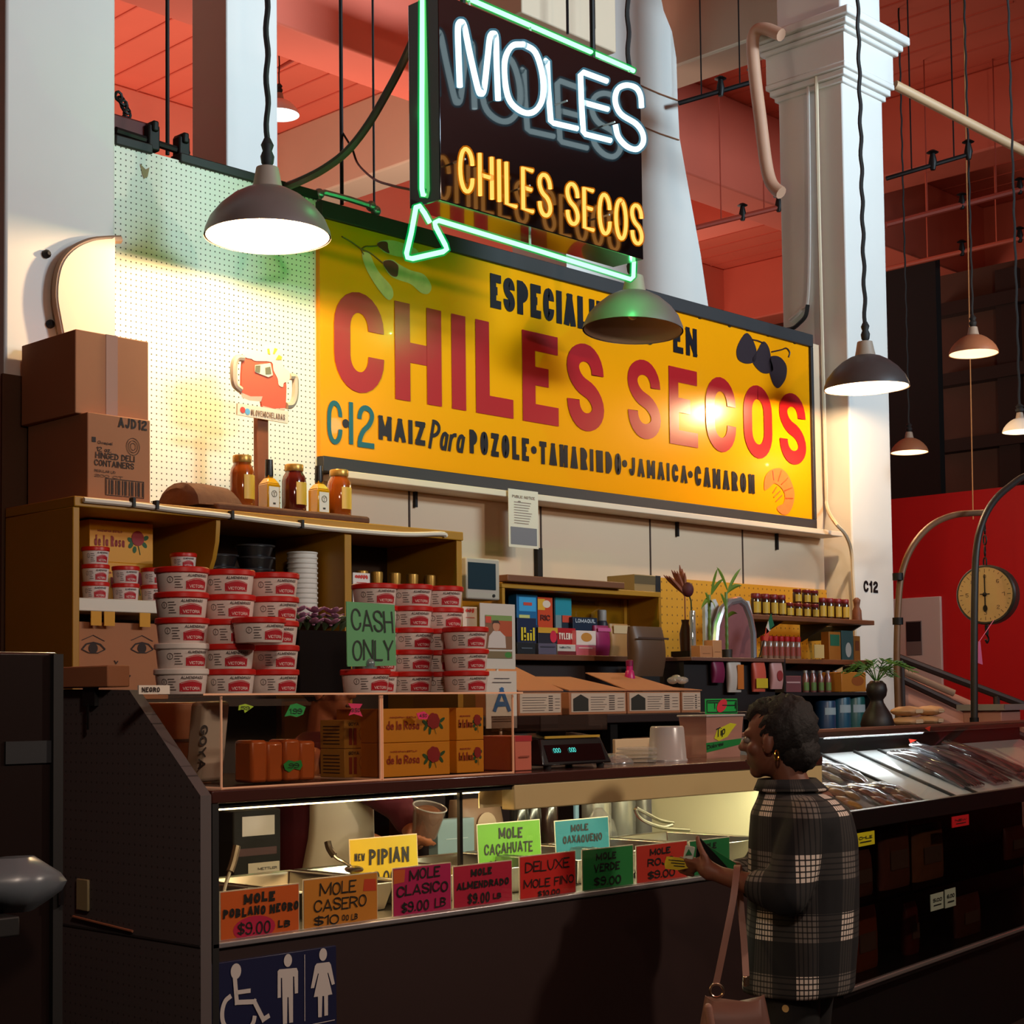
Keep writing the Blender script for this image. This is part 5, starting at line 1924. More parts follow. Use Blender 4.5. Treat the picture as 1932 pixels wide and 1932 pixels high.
for i in range(7):
    x = x0 + (x1 - x0) * (.05 + .15 * i)
    a = (i - 3) * .35
    lf.tube(curve([(x, 3.88, z1 - .01), (x + .02 * math.sin(a), 3.87, z1 + .03), (x + .06 * math.sin(a), 3.85, z1 + .035 + .01 * (i % 2))], 3), [0.004, 0.012, 0.009, 0.002], 6)
lf.build('leaves', M('orchid_leaf', (52, 64, 38), 0.5), t)


# ---- small standing cards
def card(name, rect, Y, z0, rgb, label, cat='card', th=0.003, base=True):
    x0, x1, zz0, zz1 = span(rect[0], rect[1], rect[2], rect[3], Y)
    t = thing(name, label, cat, ((x0 + x1) / 2, Y, z0))
    MB().box(x0, x1, Y, Y + th, max(z0, zz0) if not base else zz0, zz1).build('sheet', M('card_%02x%02x%02x' % tuple(rgb), rgb, 0.5), t)
    return t, x0, x1, zz0, zz1


t, x0, x1, z0, z1 = card('small_card', (666, 1081, 698, 1142), 5.52, UZ, (232, 222, 212), 'small white card with red print leaning before the dark bottles')
MB().box(x0, x1, 5.52, 5.56, UZ, UZ + .006).build('foot', M_LABW, t)
m = MB()
f = lambda x, y: Vector((x0 + x, 5.5185, z0 + y))
w, h = x1 - x0, z1 - z0
for k in range(5):
    flat(m, blob(w * (.2 + .15 * k), h * .88, w * .1, h * .05, .5 * k, 8), f)
ribbon(m, [(w * .2, h * .7), (w * .8, h * .7)], .003, f, None)
m.build('print', M('red_print', (206, 60, 50), 0.6), t)
t, x0, x1, z0, z1 = card('small_card', (873, 1145, 900, 1190), 3.86, DZ, (232, 222, 212), 'small white card with a red logo standing left of the man photo card')
MB().box((x0 + x1) / 2 - .004, (x0 + x1) / 2 + .004, 3.86, 3.866, DZ, z0).build('prop', M_LABW, t)  # thin prop added so the card stands on the deck
m = MB()
w, h = x1 - x0, z1 - z0
f = lambda x, y: Vector((x0 + x, 3.8585, z0 + y))
for k in range(3):
    flat(m, blob(w * (.3 + .2 * k), h * .84, w * .12, h * .07, .6 * k, 8), f)
ribbon(m, [(w * .2, h * .55), (w * .8, h * .55)], .002, f, None)
m.build('print', M('red_print', (206, 60, 50), 0.6), t)
# photo card
t, x0, x1, z0, z1 = card('photo_card', (906, 1139, 972, 1262), 3.82, DZ, (206, 210, 206), 'tall white card with a photo of a man in a white shirt')
w, h = x1 - x0, z1 - z0
f = lambda x, y: Vector((x0 + x, 3.8185, z0 + y))
g = lambda k: (lambda x, y: Vector((x0 + x, 3.8185 - .0003 * k, z0 + y)))
MB().box((x0 + x1) / 2 - .03, (x0 + x1) / 2 + .03, 3.82, 3.85, DZ, DZ + .004).box((x0 + x1) / 2 - .004, (x0 + x1) / 2 + .004, 3.823, 3.829, DZ, z0).build('stand', M_LABW, t)  # foot and leg added to hold the card up


def patch(poly, rgb, k, name='print'):
    m = MB()
    flat(m, [(a * w, b * h) for a, b in poly], g(k))
    m.build(name, M('ink_%02x%02x%02x' % tuple(rgb), rgb, 0.55), t)


R4 = lambda a, b, c, d: [(a, b), (c, b), (c, d), (a, d)]
patch(R4(.14, .30, .90, .82), (126, 92, 66), 0)
patch(R4(.14, .74, .90, .82), (120, 160, 90), 1)
patch(R4(.5, .5, .9, .74), (176, 78, 40), 1)
patch([(.2, .32), (.72, .32), (.7, .5), (.55, .58), (.36, .58), (.24, .5)], (206, 206, 206), 2, 'shirt')
patch([(a, b) for a, b in disc(.44, .65, .1, .075)], (196, 140, 110), 3, 'face')
patch([(.33, .68), (.36, .74), (.5, .745), (.56, .68), (.5, .7), (.38, .7)], (50, 36, 30), 4, 'hair')
patch(R4(.14, .16, .9, .27), (120, 110, 80), 1)
patch([(a, b) for a, b in disc(.78, .215, .1, .045)], (60, 140, 60), 2)
patch(R4(.14, .70, .3, .8), (206, 70, 50), 3)
# grade card
t, x0, x1, z0, z1 = card('grade_card', (917, 1266, 975, 1374), 3.80, SHZ, (216, 216, 208), 'white grade card with a big blue letter A on the counter shelf')
w, h = x1 - x0, z1 - z0
MB().box((x0 + x1) / 2 - .03, (x0 + x1) / 2 + .03, 3.80, 3.83, SHZ, SHZ + .004).box((x0 + x1) / 2 - .004, (x0 + x1) / 2 + .004, 3.803, 3.809, SHZ, z0).build('stand', M_LABW, t)  # leg and foot put in as support for this card
m = MB()
text(m, 'A', lambda x, y: Vector((x0 + w * .22 + x, 3.7985, z0 + h * .28 + y)), w * .56, h * .44, h * .085)
m.build('letter', M('grade_blue', (40, 104, 168), 0.5), t)
m = MB()
for yy, ww in ((.87, .5), (.8, .62), (.2, .7), (.16, .6), (.12, .66)):
    ribbon(m, [(w * (.5 - ww / 2), h * yy), (w * (.5 + ww / 2), h * yy)], h * .014, lambda x, y: Vector((x0 + x, 3.7985, z0 + y)), None)
m.build('print', M('grey_print', (90, 90, 96), 0.6), t)

# ---- shelf-top things right of the clear boxes
t = pack('red_tray', (972, 1388, 1003, 1448), 3.56, 0.16, (206, 110, 88), 'salmon red box squeezed between the clear box and the black scale', 'box', None, SHZ,
         panels=((0, .84, 1, 1, (176, 36, 44)),), lines=(('', .2, .8, .4, .05, (150, 70, 50)),))
x0, x1, z0, z1 = span(1003, 1395, 1126, 1452, 3.6)
t = thing('weighing_scale', 'black counter scale with a glowing cyan read-out and clear pan', 'scale', ((x0 + x1) / 2, 3.62, SHZ))
m = MB()
m.hexa([(x0 - .01, 3.54, SHZ + .012), (x1 + .01, 3.54, SHZ + .012), (x1, 3.72, SHZ + .012), (x0, 3.72, SHZ + .012), (x0 + .01, 3.575, SHZ + .1), (x1 - .01, 3.575, SHZ + .1), (x1 - .01, 3.7, SHZ + .115), (x0 + .01, 3.7, SHZ + .115)])
m.build('body', M('scale_black', (14, 14, 16), 0.25, coat=0.3), t, bevel=0.006)
for x in (x0 + .03, x1 - .03):
    for y in (3.56, 3.70):
        MB().lathe([(0.012, SHZ), (0.014, SHZ + .013)], (x, y, 0), 12).build('foot', M_BLACK, t)
fN = Vector((0, -.088, .035)).normalized()
fU = Vector((1, 0, 0))
fV = Vector((0, .035, .088)).normalized()
O = Vector((x0, 3.54, SHZ + .012)) + Vector((0, -.001, .0005))
m = MB()
flat(m, [(.02, .012), (x1 - x0 - .02, .012), (x1 - x0 - .02, .07), (.02, .07)], plane(O, fU, fV))
m.build('screen', M('scale_screen', (30, 10, 12), 0.12, coat=0.5), t)
O2 = O + fN * .002
m = MB()
text(m, '000', plane(O2 + fU * .055 + fV * .042, fU, fV), .034, .016, .002)
text(m, '000', plane(O2 + fU * .13 + fV * .042, fU, fV), .034, .016, .002)
m.build('digits', glow('cyan_digits', (0.1, 0.75, 0.65), 1.2), t)
MB().box(x0 + .03, x1 - .02, 3.568, 3.572, SHZ + .098, SHZ + .106).build('yellow_strip', M('scale_strip', (196, 160, 60), 0.4), t)
m = MB()
zt = SHZ + .122
m.box(x0, x1 + .01, 3.56, 3.78, zt, zt + .004)
m.box(x0, x1 + .01, 3.56, 3.563, zt, zt + .05)
m.box(x0, x0 + .003, 3.56, 3.78, zt, zt + .05)
m.box(x1 + .007, x1 + .01, 3.56, 3.78, zt, zt + .05)
m.build('clear_pan', sheer('smoky_clear', (0.7, 0.62, 0.58), 0.1, body=0.15, body_rgb=(120, 100, 90)), t)
MB().lathe([(0.05, SHZ + .105), (0.05, zt)], ((x0 + x1) / 2, 3.66, 0), 16).build('pan_post', M_BLACK, t)

FROST = sheer('frosted_plastic', (0.9, 0.9, 0.88), 0.08, body=0.62, body_rgb=(216, 210, 206), rough=0.25)
CLEARP = sheer('clear_plastic', (0.95, 0.95, 0.95), 0.14, body=0.25, body_rgb=(220, 220, 216), rough=0.12)
x0, x1, z0, z1 = span(1243, 1370, 1291, 1436, 3.66)
R = (x1 - x0) / 2
t = thing('deli_tub', 'tall upturned frosted deli tub on the shelf', 'tub', ((x0 + x1) / 2, 3.68, SHZ))
MB().lathe([(R * 1.05, 0), (R * 1.05, .006), (R, .008), (R * .88, z1 - SHZ - .006), (R * .82, z1 - SHZ)], (0, 0, 0), 24, sq=(1, .9)).build('cup', FROST, t, local=True, angle=60)
x0, x1, z0, z1 = span(1184, 1398, 1233, 1436, 3.66)
R = (x1 - x0) / 2
t = thing('plastic_lid_stack', 'low stack of clear plastic lids beside the upturned tub', 'lids', ((x0 + x1) / 2, 3.68, SHZ))
for k in range(4):
    MB().lathe([(R * .8, k * .014), (R, k * .014 + .003), (R, k * .014 + .009), (R * .8, k * .014 + .012)], (0.003 * (k % 2), 0, 0), 22).build('lid', CLEARP, t, local=True)
x0, x1, z0, z1 = span(1139, 1416, 1190, 1440, 3.66)
R = (x1 - x0) / 2
t = thing('plastic_dome', 'flat clear plastic dome left of the lid stack', 'dome', ((x0 + x1) / 2, 3.68, SHZ))
MB().lathe([(R, 0), (R, .004), (R * .9, .016), (R * .6, .03), (R * .2, .036)], (0, 0, 0), 24).build('dome', CLEARP, t, local=True, angle=70)
x0, x1, z0, z1 = span(1165, 1380, 1420, 1432, 3.93)
one(MB().box(x0, CX1 - .01, 3.94, 3.955, SHZ, SHZ + .075), 'splash_board', M('splash_cream', (226, 200, 158), 0.5), 'cream upstand board behind the plastic tubs on the shelf', 'board', bevel=0.003)
# tip box
x0, x1, z0, z1 = span(1329, 1352, 1399, 1424, 3.72)
t = thing('tip_box', 'clear plastic tip box with handwritten yellow TIP note', 'tip box', ((x0 + x1) / 2, 3.78, SHZ))
wv = x1 - x0
m = MB()
hh = z1 - SHZ
m.hexa([(x0 + .012, 3.72, SHZ), (x1 - .012, 3.72, SHZ), (x1 - .012, 3.83, SHZ), (x0 + .012, 3.83, SHZ), (x0, 3.71, z1), (x1, 3.71, z1), (x1, 3.84, z1), (x0, 3.84, z1)])
m.build('tub', sheer('rosy_plastic', (0.95, 0.85, 0.82), 0.08, body=0.6, body_rgb=(214, 160, 142), rough=0.2), t)
MB().box(x0 - .006, x1 + .006, 3.704, 3.846, z1, z1 + .008).build('rim', FROST, t, bevel=0.003)


def fpl(x, z):
    k = (z - SHZ) / hh
    return Vector((x, 3.72 - .01 * k - .0015, z))


m = MB()
q = [aty(x, y, 3.715) for x, y in ((1347, 1393), (1352, 1376), (1376, 1364), (1388, 1366), (1378, 1380), (1372, 1390), (1356, 1398))]
flat(m, [(p.x, p.z) for p in q], fpl)
m.build('yellow_note', M('note_yellow', (206, 206, 40), 0.5), t)
m = MB()
a = aty(1352, 1392, 3.71)
text(m, 'Tip', lambda x, y: fpl(a.x + x, a.z + y + .25 * x) + Vector((0, -.0015, 0)), .055, .034, .0045)
m.build('note_lettering', M('marker_black', (18, 26, 22), 0.6), t)
m = MB()
q = [aty(x, y, 3.715) for x, y in ((1332, 1402), (1398, 1393), (1398, 1404), (1334, 1420))]
flat(m, [(p.x, p.z) for p in q], fpl)
m.build('green_note', M('note_green', (30, 130, 60), 0.5), t)
m = MB()
a = aty(1336, 1414, 3.71)
text(m, 'Dolores', lambda x, y: fpl(a.x + x, a.z + y + .13 * x) + Vector((0, -.0015, 0)), .1, .016, .0025)
m.build('green_note_lettering', M('marker_black', (18, 26, 22), 0.6), t)
q0, q1 = aty(1331, 1345, 3.80), aty(1391, 1318, 3.80)
t2 = MB().box(q0.x, q1.x, 3.80, 3.803, z1 + .009, q1.z)
t3 = t2.build('green_card', M('note_bright_green', (28, 168, 74), 0.5), t, bevel=0.001)
m = MB()
cx = (q0.x + q1.x) / 2
cz = (q0.z + q1.z) / 2
flat(m, blob(cx, cz, .036, .022, .5, 16), lambda x, z: Vector((x, 3.7975, z)))
m.build('red_patch', M('note_red', (206, 50, 66), 0.5), t3)
m = MB()
ribbon(m, [(q0.x + .008, z1 + .016), (q1.x - .008, z1 + .016), (q1.x - .008, q1.z - .007), (q0.x + .008, q1.z - .007), (q0.x + .008, z1 + .016)], .004, lambda x, z: Vector((x, 3.798, z)), None)
text(m, 'TH', lambda x, y: Vector((q0.x + .014 + x, 3.7986, cz - .012 + y)), q1.x - q0.x - .028, .026, .004, space=2)
m.build('green_card_lettering', M('marker_black', (18, 26, 22), 0.6), t3)

# ================================================================== INSIDE THE CASE
M_PASTE = M('mole_paste', (58, 26, 16), 0.35, noise=0.3, nscale=18, bump=0.5)
M_PASTE2 = M('mole_paste_green', (70, 66, 24), 0.35, noise=0.3, nscale=18, bump=0.5)
M_PASTE3 = M('mole_paste_red', (96, 30, 14), 0.35, noise=0.3, nscale=18, bump=0.5)
PNS = ('leftmost', 'second', 'third', 'fourth', 'fifth', 'sixth', 'seventh')
PZ0, PZ1 = 0.992, 1.075
for k in range(7):
    x0 = 2.53 + k * 0.385
    x1 = x0 + 0.37
    t = thing('steel_pan', 'deep steel pan of mole paste in the case, %s from the left' % PNS[k], 'pan', ((x0 + x1) / 2, 3.9, PZ0), 0, 'steel pans in the case')
    y0, y1 = 3.63, 4.17
    o = [(x0, y0), (x1, y0), (x1, y1), (x0, y1)]
    s = .018
    i_ = [(x0 + s, y0 + s), (x1 - s, y0 + s), (x1 - s, y1 - s), (x0 + s, y1 - s)]
    b_ = [(x0 + .04, y0 + .04), (x1 - .04, y0 + .04), (x1 - .04, y1 - .04), (x0 + .04, y1 - .04)]
    m = MB()
    V8 = [Vector((*p, PZ1)) for p in o] + [Vector((*p, PZ1)) for p in i_] + [Vector((*p, PZ0)) for p in b_]
    fs = []
    for j in range(4):
        j2 = (j + 1) % 4
        fs += [(j, j2, 4 + j2, 4 + j), (4 + j, 4 + j2, 8 + j2, 8 + j)]
    fs.append((8, 9, 10, 11))
    m.add(V8, fs)
    m.build('pan', M_STEEL, t, solid=0.002, bevel=0.004)
    m = MB()
    n = 8
    vs = []
    for a in range(n + 1):
        for b in range(n + 1):
            vs.append((x0 + .036 + (x1 - x0 - .072) * a / n, y0 + .036 + (y1 - y0 - .072) * b / n, PZ0 + .016 + .008 * math.sin(a * 1.7 + k) * math.cos(b * 1.3 + 2 * k)))
    m.add(vs, [(a * (n + 1) + b, (a + 1) * (n + 1) + b, (a + 1) * (n + 1) + b + 1, a * (n + 1) + b + 1) for a in range(n) for b in range(n)])
    m.build('paste', (M_PASTE, M_PASTE, M_PASTE3, M_PASTE, M_PASTE2, M_PASTE3, M_PASTE2)[k], t)


# ---- ladles and tongs
def ladle(pts, Y, label, blade=True, dark=True):
    q = [aty(x, y, yy) for (x, y), yy in zip(pts, Y)]
    t = thing('serving_spoon', label, 'spoon', tuple(q[-1]))
    c = curve(q, 4)
    n = len(c)
    k = n // 2
    MB().tube(c[k - 1:], [0.0055] * (n - k) + [0.006], 8).build('shaft', M_STEEL, t)
    MB().tube(c[:k], 0.011, 8).build('handle', M('spoon_handle', (46, 36, 30), 0.35) if dark else M_STEEL, t)
    MB().ball(c[-1], (0.028, 0.035, 0.012), 12, 6).build('bowl', M_STEEL, t)


ladle(((447, 1596), (440, 1626), (432, 1650), (425, 1672), (420, 1694)), (3.80, 3.795, 3.79, 3.785, 3.78), 'steel serving spoon with a brown grip standing in the leftmost pan')
ladle(((618, 1588), (622, 1602), (634, 1618), (650, 1627), (668, 1640)), (3.98, 3.97, 3.95, 3.93, 3.92), 'curved dark-handled spoon leaning behind the yellow PIPIAN card')
t = thing('steel_tongs', 'long steel tongs lying across the pans at the bright end', 'tongs', tuple(aty(1240, 1570, 3.95)))
for l in (((1198, 1526), (1204, 1540), (1222, 1552), (1250, 1560), (1268, 1556)), ((1200, 1524), (1222, 1536), (1246, 1548), (1270, 1552)), ((1222, 1552), (1250, 1562), (1300, 1566))):
    MB().tube(curve([aty(x, y, 3.9) for x, y in l], 4), 0.007, 8).build('arm', M_STEEL, t)
# shiny canisters behind the pans
for i, (px, wpx) in enumerate(((1140, 60), (1189, 54), (1232, 48))):
    p = aty(px, 1580, 4.32)
    R = wpx * 6.2 / FPX / 2
    t = thing('steel_canister', 'tall shiny canister at the back of the bright case, %s of three' % ('left', 'middle', 'right')[i], 'canister', (p.x, 4.36, 0.99), 0, 'canisters behind the pans')
    MB().lathe([(R * .96, 0), (R, .006), (R, .3), (R * .96, .31)], (0, 0, 0), 28).build('body', M('canister_white_steel', (216, 214, 206), 0.22, 0.55), t, local=True, angle=50)
    MB().lathe([(R * 1.03, .3), (R * 1.03, .325), (R * .3, .335)], (0, 0, 0), 28).build('lid', M_STEEL, t, local=True)
one(MB().box(3.4, 5.2, 4.26, 4.62, 0.9, 0.988), 'work_table', M_STEEL, 'steel work table behind the glass case carrying the canisters', 'table', bevel=0.004)
MBl = MB()
tbl = bpy.data.objects['work_table']
for x in (3.45, 5.15):
    for y in (4.3, 4.58):
        MB().box(x - .02, x + .02, y - .02, y + .02, 0, 0.9).build('leg', M_STEEL, tbl)
# things seen through the glass behind the pans
pack('label_machine', (440, 1528, 530, 1618), 4.50, 0.25, (12, 10, 11), 'black box with white labels dimly seen behind the leftmost pans', 'machine', None, 0.99,
     panels=((.18, .66, .86, .92, (206, 200, 196)), (.3, .04, .96, .3, (206, 196, 180)), (.05, .4, .9, .5, (70, 20, 24))), rough=0.8, lines=(('METTLER', .5, .9, .2, .035, (70, 66, 66)),))
one(MB().box(2.6, 3.38, 4.42, 4.85, 0.9, 0.988), 'work_table', M_STEEL, 'short steel table under the black labelled box', 'table', bevel=0.004)
tbl = bpy.data.objects['work_table.001']
for x in (2.65, 3.33):
    for y in (4.46, 4.81):
        MB().box(x - .02, x + .02, y - .02, y + .02, 0, 0.9).build('leg', M_STEEL, tbl)
t = pack('plastic_tub', (826, 1545, 895, 1606), 4.40, 0.05, (146, 172, 182), 'pale blue plastic tub behind the green cacahuate card', 'tub', None, 0.988, lines=(('', .2, .8, .6, .02, (190, 206, 212)),))
t = pack('snack_bag', (872, 1508, 962, 1562), 4.42, 0.12, (150, 118, 92), 'crackling clear bag of snacks behind the glass joint', 'bag', None, 0.988, panels=((.3, .4, .7, .8, (206, 180, 150), 1),), soft=True)
for i, (px, c_) in enumerate(((990, (44, 46, 46)), (1014, (52, 50, 46)), (1046, (66, 44, 40)))):
    p = aty(px, 1570, 4.42)
    t = thing('dark_bottle', 'dark bottle behind the cards in the case, %s of the three' % ('left', 'middle', 'right')[i], 'bottle', (p.x, 4.45, 0.988), 0, 'dark bottles behind the case')
    MB().lathe([(.036, 0), (.038, .01), (.038, .2), (.02, .26), (.02, .3)], (0, 0, 0), 18).build('glass_body', M('bottle_%d' % i, c_, 0.15, coat=0.4), t, local=True, angle=60)
    MB().lathe([(.022, .29), (.022, .325)], (0, 0, 0), 14).build('cap', M_STEEL, t, local=True)
p = aty(1130, 1545, 4.30)
t = thing('plastic_bag', 'crumpled clear bag on the table right of the blue glass divider', 'bag', (p.x, 4.3, 0.988))
m = MB()
rings = []
for j in range(8):
    q_ = j / 7
    r = .075 * math.sin(PI * (.15 + .8 * q_)) + .006
    rings.append([Vector((r * math.cos(a) * (1 + .2 * math.sin(3 * a + 2 * j)), .8 * r * math.sin(a) * (1 + .18 * math.cos(4 * a + j)), .19 * q_)) for a in [k * 2 * PI / 18 for k in range(18)]])
m.loft(rings)
m.build('bag', CLEARP, t, local=True)
p0, p1 = aty(906, 1478, 3.52), aty(970, 1520, 3.52)
t = thing('hanging_card', 'blank cream card hanging under the shelf behind the glass', 'card', ((p0.x + p1.x) / 2, 3.53, p1.z))
MB().box(p0.x, p1.x, 3.525, 3.528, p1.z, 1.352).build('card', M('cream_card', (236, 206, 160), 0.6), t)
MB().box((p0.x + p1.x) / 2 - .01, (p0.x + p1.x) / 2 + .01, 3.521, 3.532, 1.335, 1.352).build('clip', M_IRON, t)


# ---- hand-lettered price cards
def price(rect, Y, z0, rgb, label, lines, ink=(20, 14, 14), extra=(), tilt=0.0):
    """rect: left, top, right, bottom pixels; lines: text, u0, u1, v, height, stroke"""
    x0, x1, zz0, z1 = span(rect[0], rect[1], rect[2], rect[3], Y)
    if z0 is None:
        z0 = zz0
    w, h = x1 - x0, z1 - z0
    t = thing('price_card', label, 'card', (x0, Y, z0), 0, 'hand-lettered mole price cards')
    k = math.tan(tilt)
    P = lambda x, y, o: Vector((x, -o + y * k, y))
    MB().plate([(-.003, 0), (w + .003, 0), (w + .003, h + .003), (-.003, h + .003)], lambda x, y: P(x, y, 0), (0, .002, 0)).build('sleeve', M('card_sleeve', (222, 206, 180), 0.4), t, local=True)
    m = MB()
    flat(m, [(0, .002), (w, .002), (w, h), (0, h)], lambda x, y: P(x, y, .0012))
    m.build('paper', M('paper_%02x%02x%02x' % tuple(rgb), rgb, 0.6, noise=0.05), t, local=True)
    for i, e in enumerate(extra):
        m = MB()
        poly = e[0]
        flat(m, [(a * w, b * h) for a, b in poly], lambda x, y: P(x, y, .0018 + .0003 * i))
        m.build('patch', M('paper_%02x%02x%02x' % tuple(e[1]), e[1], 0.6), t, local=True)
    m = MB()
    for s, u0, u1, v, hh, sw in lines:
        text(m, s, lambda x, y: P(x + u0 * w, y + v * h, .0028), (u1 - u0) * w, hh * h, sw * h, jit=0.06, slant=0.06)
    m.build('lettering', M('ink_%02x%02x%02x' % tuple(ink), ink, 0.6), t, local=True)
    return t


FYc = 3.475
price((416, 1676, 563, 1770), FYc, 0.991, (226, 96, 22), 'orange MOLE POBLANO NEGRO card with a magenta price circle, leftmost card', (
    ('MOLE', .28, .68, .72, .2, .06), ('POBLANO NEGRO', .02, .99, .48, .18, .05), ('$9.00', .2, .62, .1, .26, .035), ('LB', .72, .88, .16, .15, .035)),
    extra=((disc(.42, .22, .27, .25), (206, 20, 74)),))
price((573, 1654, 711, 1748), FYc, 0.991, (222, 136, 40), 'tan orange MOLE CASERO card with a small red patch', (
    ('MOLE', .2, .7, .66, .25, .03), ('CASERO', .12, .84, .36, .24, .03), ('$10', .12, .46, .08, .2, .03), ('00 LB', .5, .72, .12, .12, .02)),
    extra=(([(.8, .66), (.99, .64), (.98, .88), (.82, .9)], (216, 66, 30)),))
price((663, 1580, 789, 1672), 3.92, 1.012, (196, 172, 22), 'yellow PIPIAN card standing in the back row', (
    ('PIPIAN', .26, .86, .5, .3, .06), ('$9.00', .2, .66, .1, .26, .04), ('NEW', .05, .2, .6, .14, .03)), tilt=0.05)
price((742, 1634, 850, 1730), FYc, 0.991, (196, 20, 92), 'magenta MOLE CLASICO card with an orange corner patch', (
    ('MOLE', .26, .8, .74, .22, .035), ('CLASICO', .04, .94, .44, .22, .035), ('$9.00', .12, .6, .1, .22, .035), ('LB', .7, .9, .12, .2, .03)),
    extra=(([(.0, .7), (.18, .72), (.2, .97), (.0, .98)], (222, 96, 40)),))
price((856, 1630, 965, 1712), FYc, 0.991, (200, 20, 62), 'crimson MOLE ALMENDRADO card next to the magenta card', (
    ('MOLE', .28, .64, .74, .17, .05), ('ALMENDRADO', .04, .94, .46, .17, .045), ('$9.00', .22, .6, .1, .25, .045), ('LB', .66, .8, .16, .14, .03)))
price((904, 1552, 1021, 1632), 3.98, 1.012, (92, 146, 30), 'light green MOLE CACAHUATE card in the back row', (
    ('MOLE', .32, .7, .68, .22, .045), ('CACAHUATE', .08, .86, .38, .22, .035), ('$10.00', .14, .5, .1, .17, .03), ('LB', .6, .8, .1, .15, .03)), tilt=0.05)
price((981, 1612, 1085, 1696), FYc, 0.991, (224, 34, 30), 'bright red DELUXE MOLE FINO card', (
    ('DELUXE', .08, .88, .64, .24, .03), ('MOLE FINO', .05, .96, .28, .2, .03), ('$10.00', .3, .7, .06, .14, .03)))
price((1050, 1546, 1150, 1612), 3.98, 1.012, (20, 104, 116), 'teal MOLE card in the back row beside the light green card', (
    ('MOLE', .28, .6, .74, .16, .04), ('OAXAQUENO', .12, .86, .48, .18, .04), ('$10.00', .3, .7, .2, .16, .04)), tilt=0.05)
price((1099, 1600, 1194, 1680), FYc, 0.991, (30, 128, 60), 'dark green MOLE VERDE card', (
    ('MOLE', .25, .65, .74, .17, .04), ('VERDE', .2, .72, .46, .2, .04), ('$9.00', .2, .74, .12, .22, .04)))
price((1201, 1592, 1296, 1668), FYc, 0.991, (200, 46, 30), 'red MOLE ROJO card behind the yellow tag in the hand', (
    ('MOLE', .25, .65, .74, .17, .04), ('ROJO', .2, .72, .46, .2, .04), ('$9.00', .2, .74, .12, .22, .04)))
price((1302, 1584, 1376, 1652), FYc, 0.991, (24, 120, 62), 'green price card half hidden behind the customer hand', (
    ('MOLE', .25, .65, .74, .17, .04), ('$9.00', .2, .74, .3, .22, .04)))

# ---- restroom sign on the counter front
RY = CY - 0.012
q0, q1 = aty(400, 1860, RY), aty(636, 1860, RY)
zt = aty(520, 1801, RY).z
t = thing('restroom_sign', 'dark blue restroom sign with white wheelchair, man and woman figures', 'sign', ((q0.x + q1.x) / 2, RY, zt - .36))
MB().box(q0.x, q1.x, RY + .002, CY, zt - .36, zt).build('board', M('sign_navy', (26, 30, 66), 0.4), t, bevel=0.002)
fs_ = lambda x, z: Vector((x, RY, z))
Z = lambda l: [(lambda p: (p.x, p.z))(aty(360 + x * .2795, 1560 + y * .2795, RY)) for x, y in l]
M_PIC = M('sign_white', (206, 200, 196), 0.5)
m = MB()
hd = Z([(305, 975)])[0]
flat(m, disc(hd[0], hd[1], .0165, .02), fs_)
ribbon(m, Z([(296, 1010), (310, 1185), (428, 1180), (488, 1300), (530, 1272)]), .0125, fs_, None)
ribbon(m, Z([(308, 1118), (402, 1105)]), .011, fs_, None)
ar = Z([(270, 1140), (232, 1175), (212, 1235), (212, 1300), (232, 1350), (280, 1385), (330, 1392), (385, 1370), (420, 1320), (430, 1275)])
ribbon(m, [(p.x, p.y) for p in curve([(a, b, 0) for a, b in ar], 5)], .0125, fs_, None)
m.build('wheelchair_figure', M_PIC, t)
m = MB()
hd = Z([(656, 902)])[0]
flat(m, disc(hd[0], hd[1], .0135, .017), fs_)
flat(m, Z([(598, 962), (715, 952), (724, 975), (724, 1122), (702, 1126), (698, 1010), (690, 1010), (690, 1320), (664, 1324), (660, 1150), (652, 1150), (650, 1328), (622, 1332), (616, 1020), (608, 1020), (608, 1152), (586, 1156), (586, 975)]), fs_)
m.build('man_figure', M_PIC, t)
m = MB()
hd = Z([(893, 862)])[0]
flat(m, disc(hd[0], hd[1], .0135, .017), fs_)
flat(m, Z([(850, 922), (935, 912), (946, 930), (972, 1060), (952, 1068), (928, 985), (922, 985), (955, 1130), (926, 1136), (926, 1272), (902, 1276), (900, 1142), (888, 1142), (884, 1284), (860, 1286), (858, 1146), (830, 1150), (864, 990), (858, 990), (832, 1088), (810, 1090), (838, 940)]), fs_)
m.build('woman_figure', M_PIC, t)
m = MB()
ribbon(m, Z([(769, 862), (770, 1312)]), .002, fs_, None)
ribbon(m, Z([(200, 1410), (790, 1340), (972, 1303)]), .002, fs_, None)
m.build('rule_line', M_PIC, t)

# ================================================================== BACK WALL: MONITOR, MEDICINES, SHELVES
x0, x1, z0, z1 = span(880, 1053, 943, 1131, 5.60)
t = thing('small_monitor', 'small grey monitor with a dark blue screen right of the shelf unit', 'monitor', ((x0 + x1) / 2, 5.9, z0))
MB().box(x0, x1, 5.60, 5.74, z0, z1).build('case', M('monitor_grey', (176, 166, 152), 0.5), t, bevel=0.008)
w, h = x1 - x0, z1 - z0
MB().box(x0 + w * .04, x1 - w * .14, 5.596, 5.60, z0 + h * .24, z1 - h * .12).build('screen', M('monitor_screen', (40, 56, 66), 0.12, coat=0.5), t)
MB().lathe([(.008, 0), (.008, .006)], (x1 - w * .2, 5.60, z0 + h * .1), 12, rot=rot('X', PI / 2)).build('button', M_BLACK, t)
MB().box(x0 + .05, x1 - .05, 5.74, WY, z0 + .05, z1 - .05).build('added_wall_mount', M_IRON, t)  # unseen bar added to fix the monitor to the wall
p0 = aty(944, 1098, 5.72)
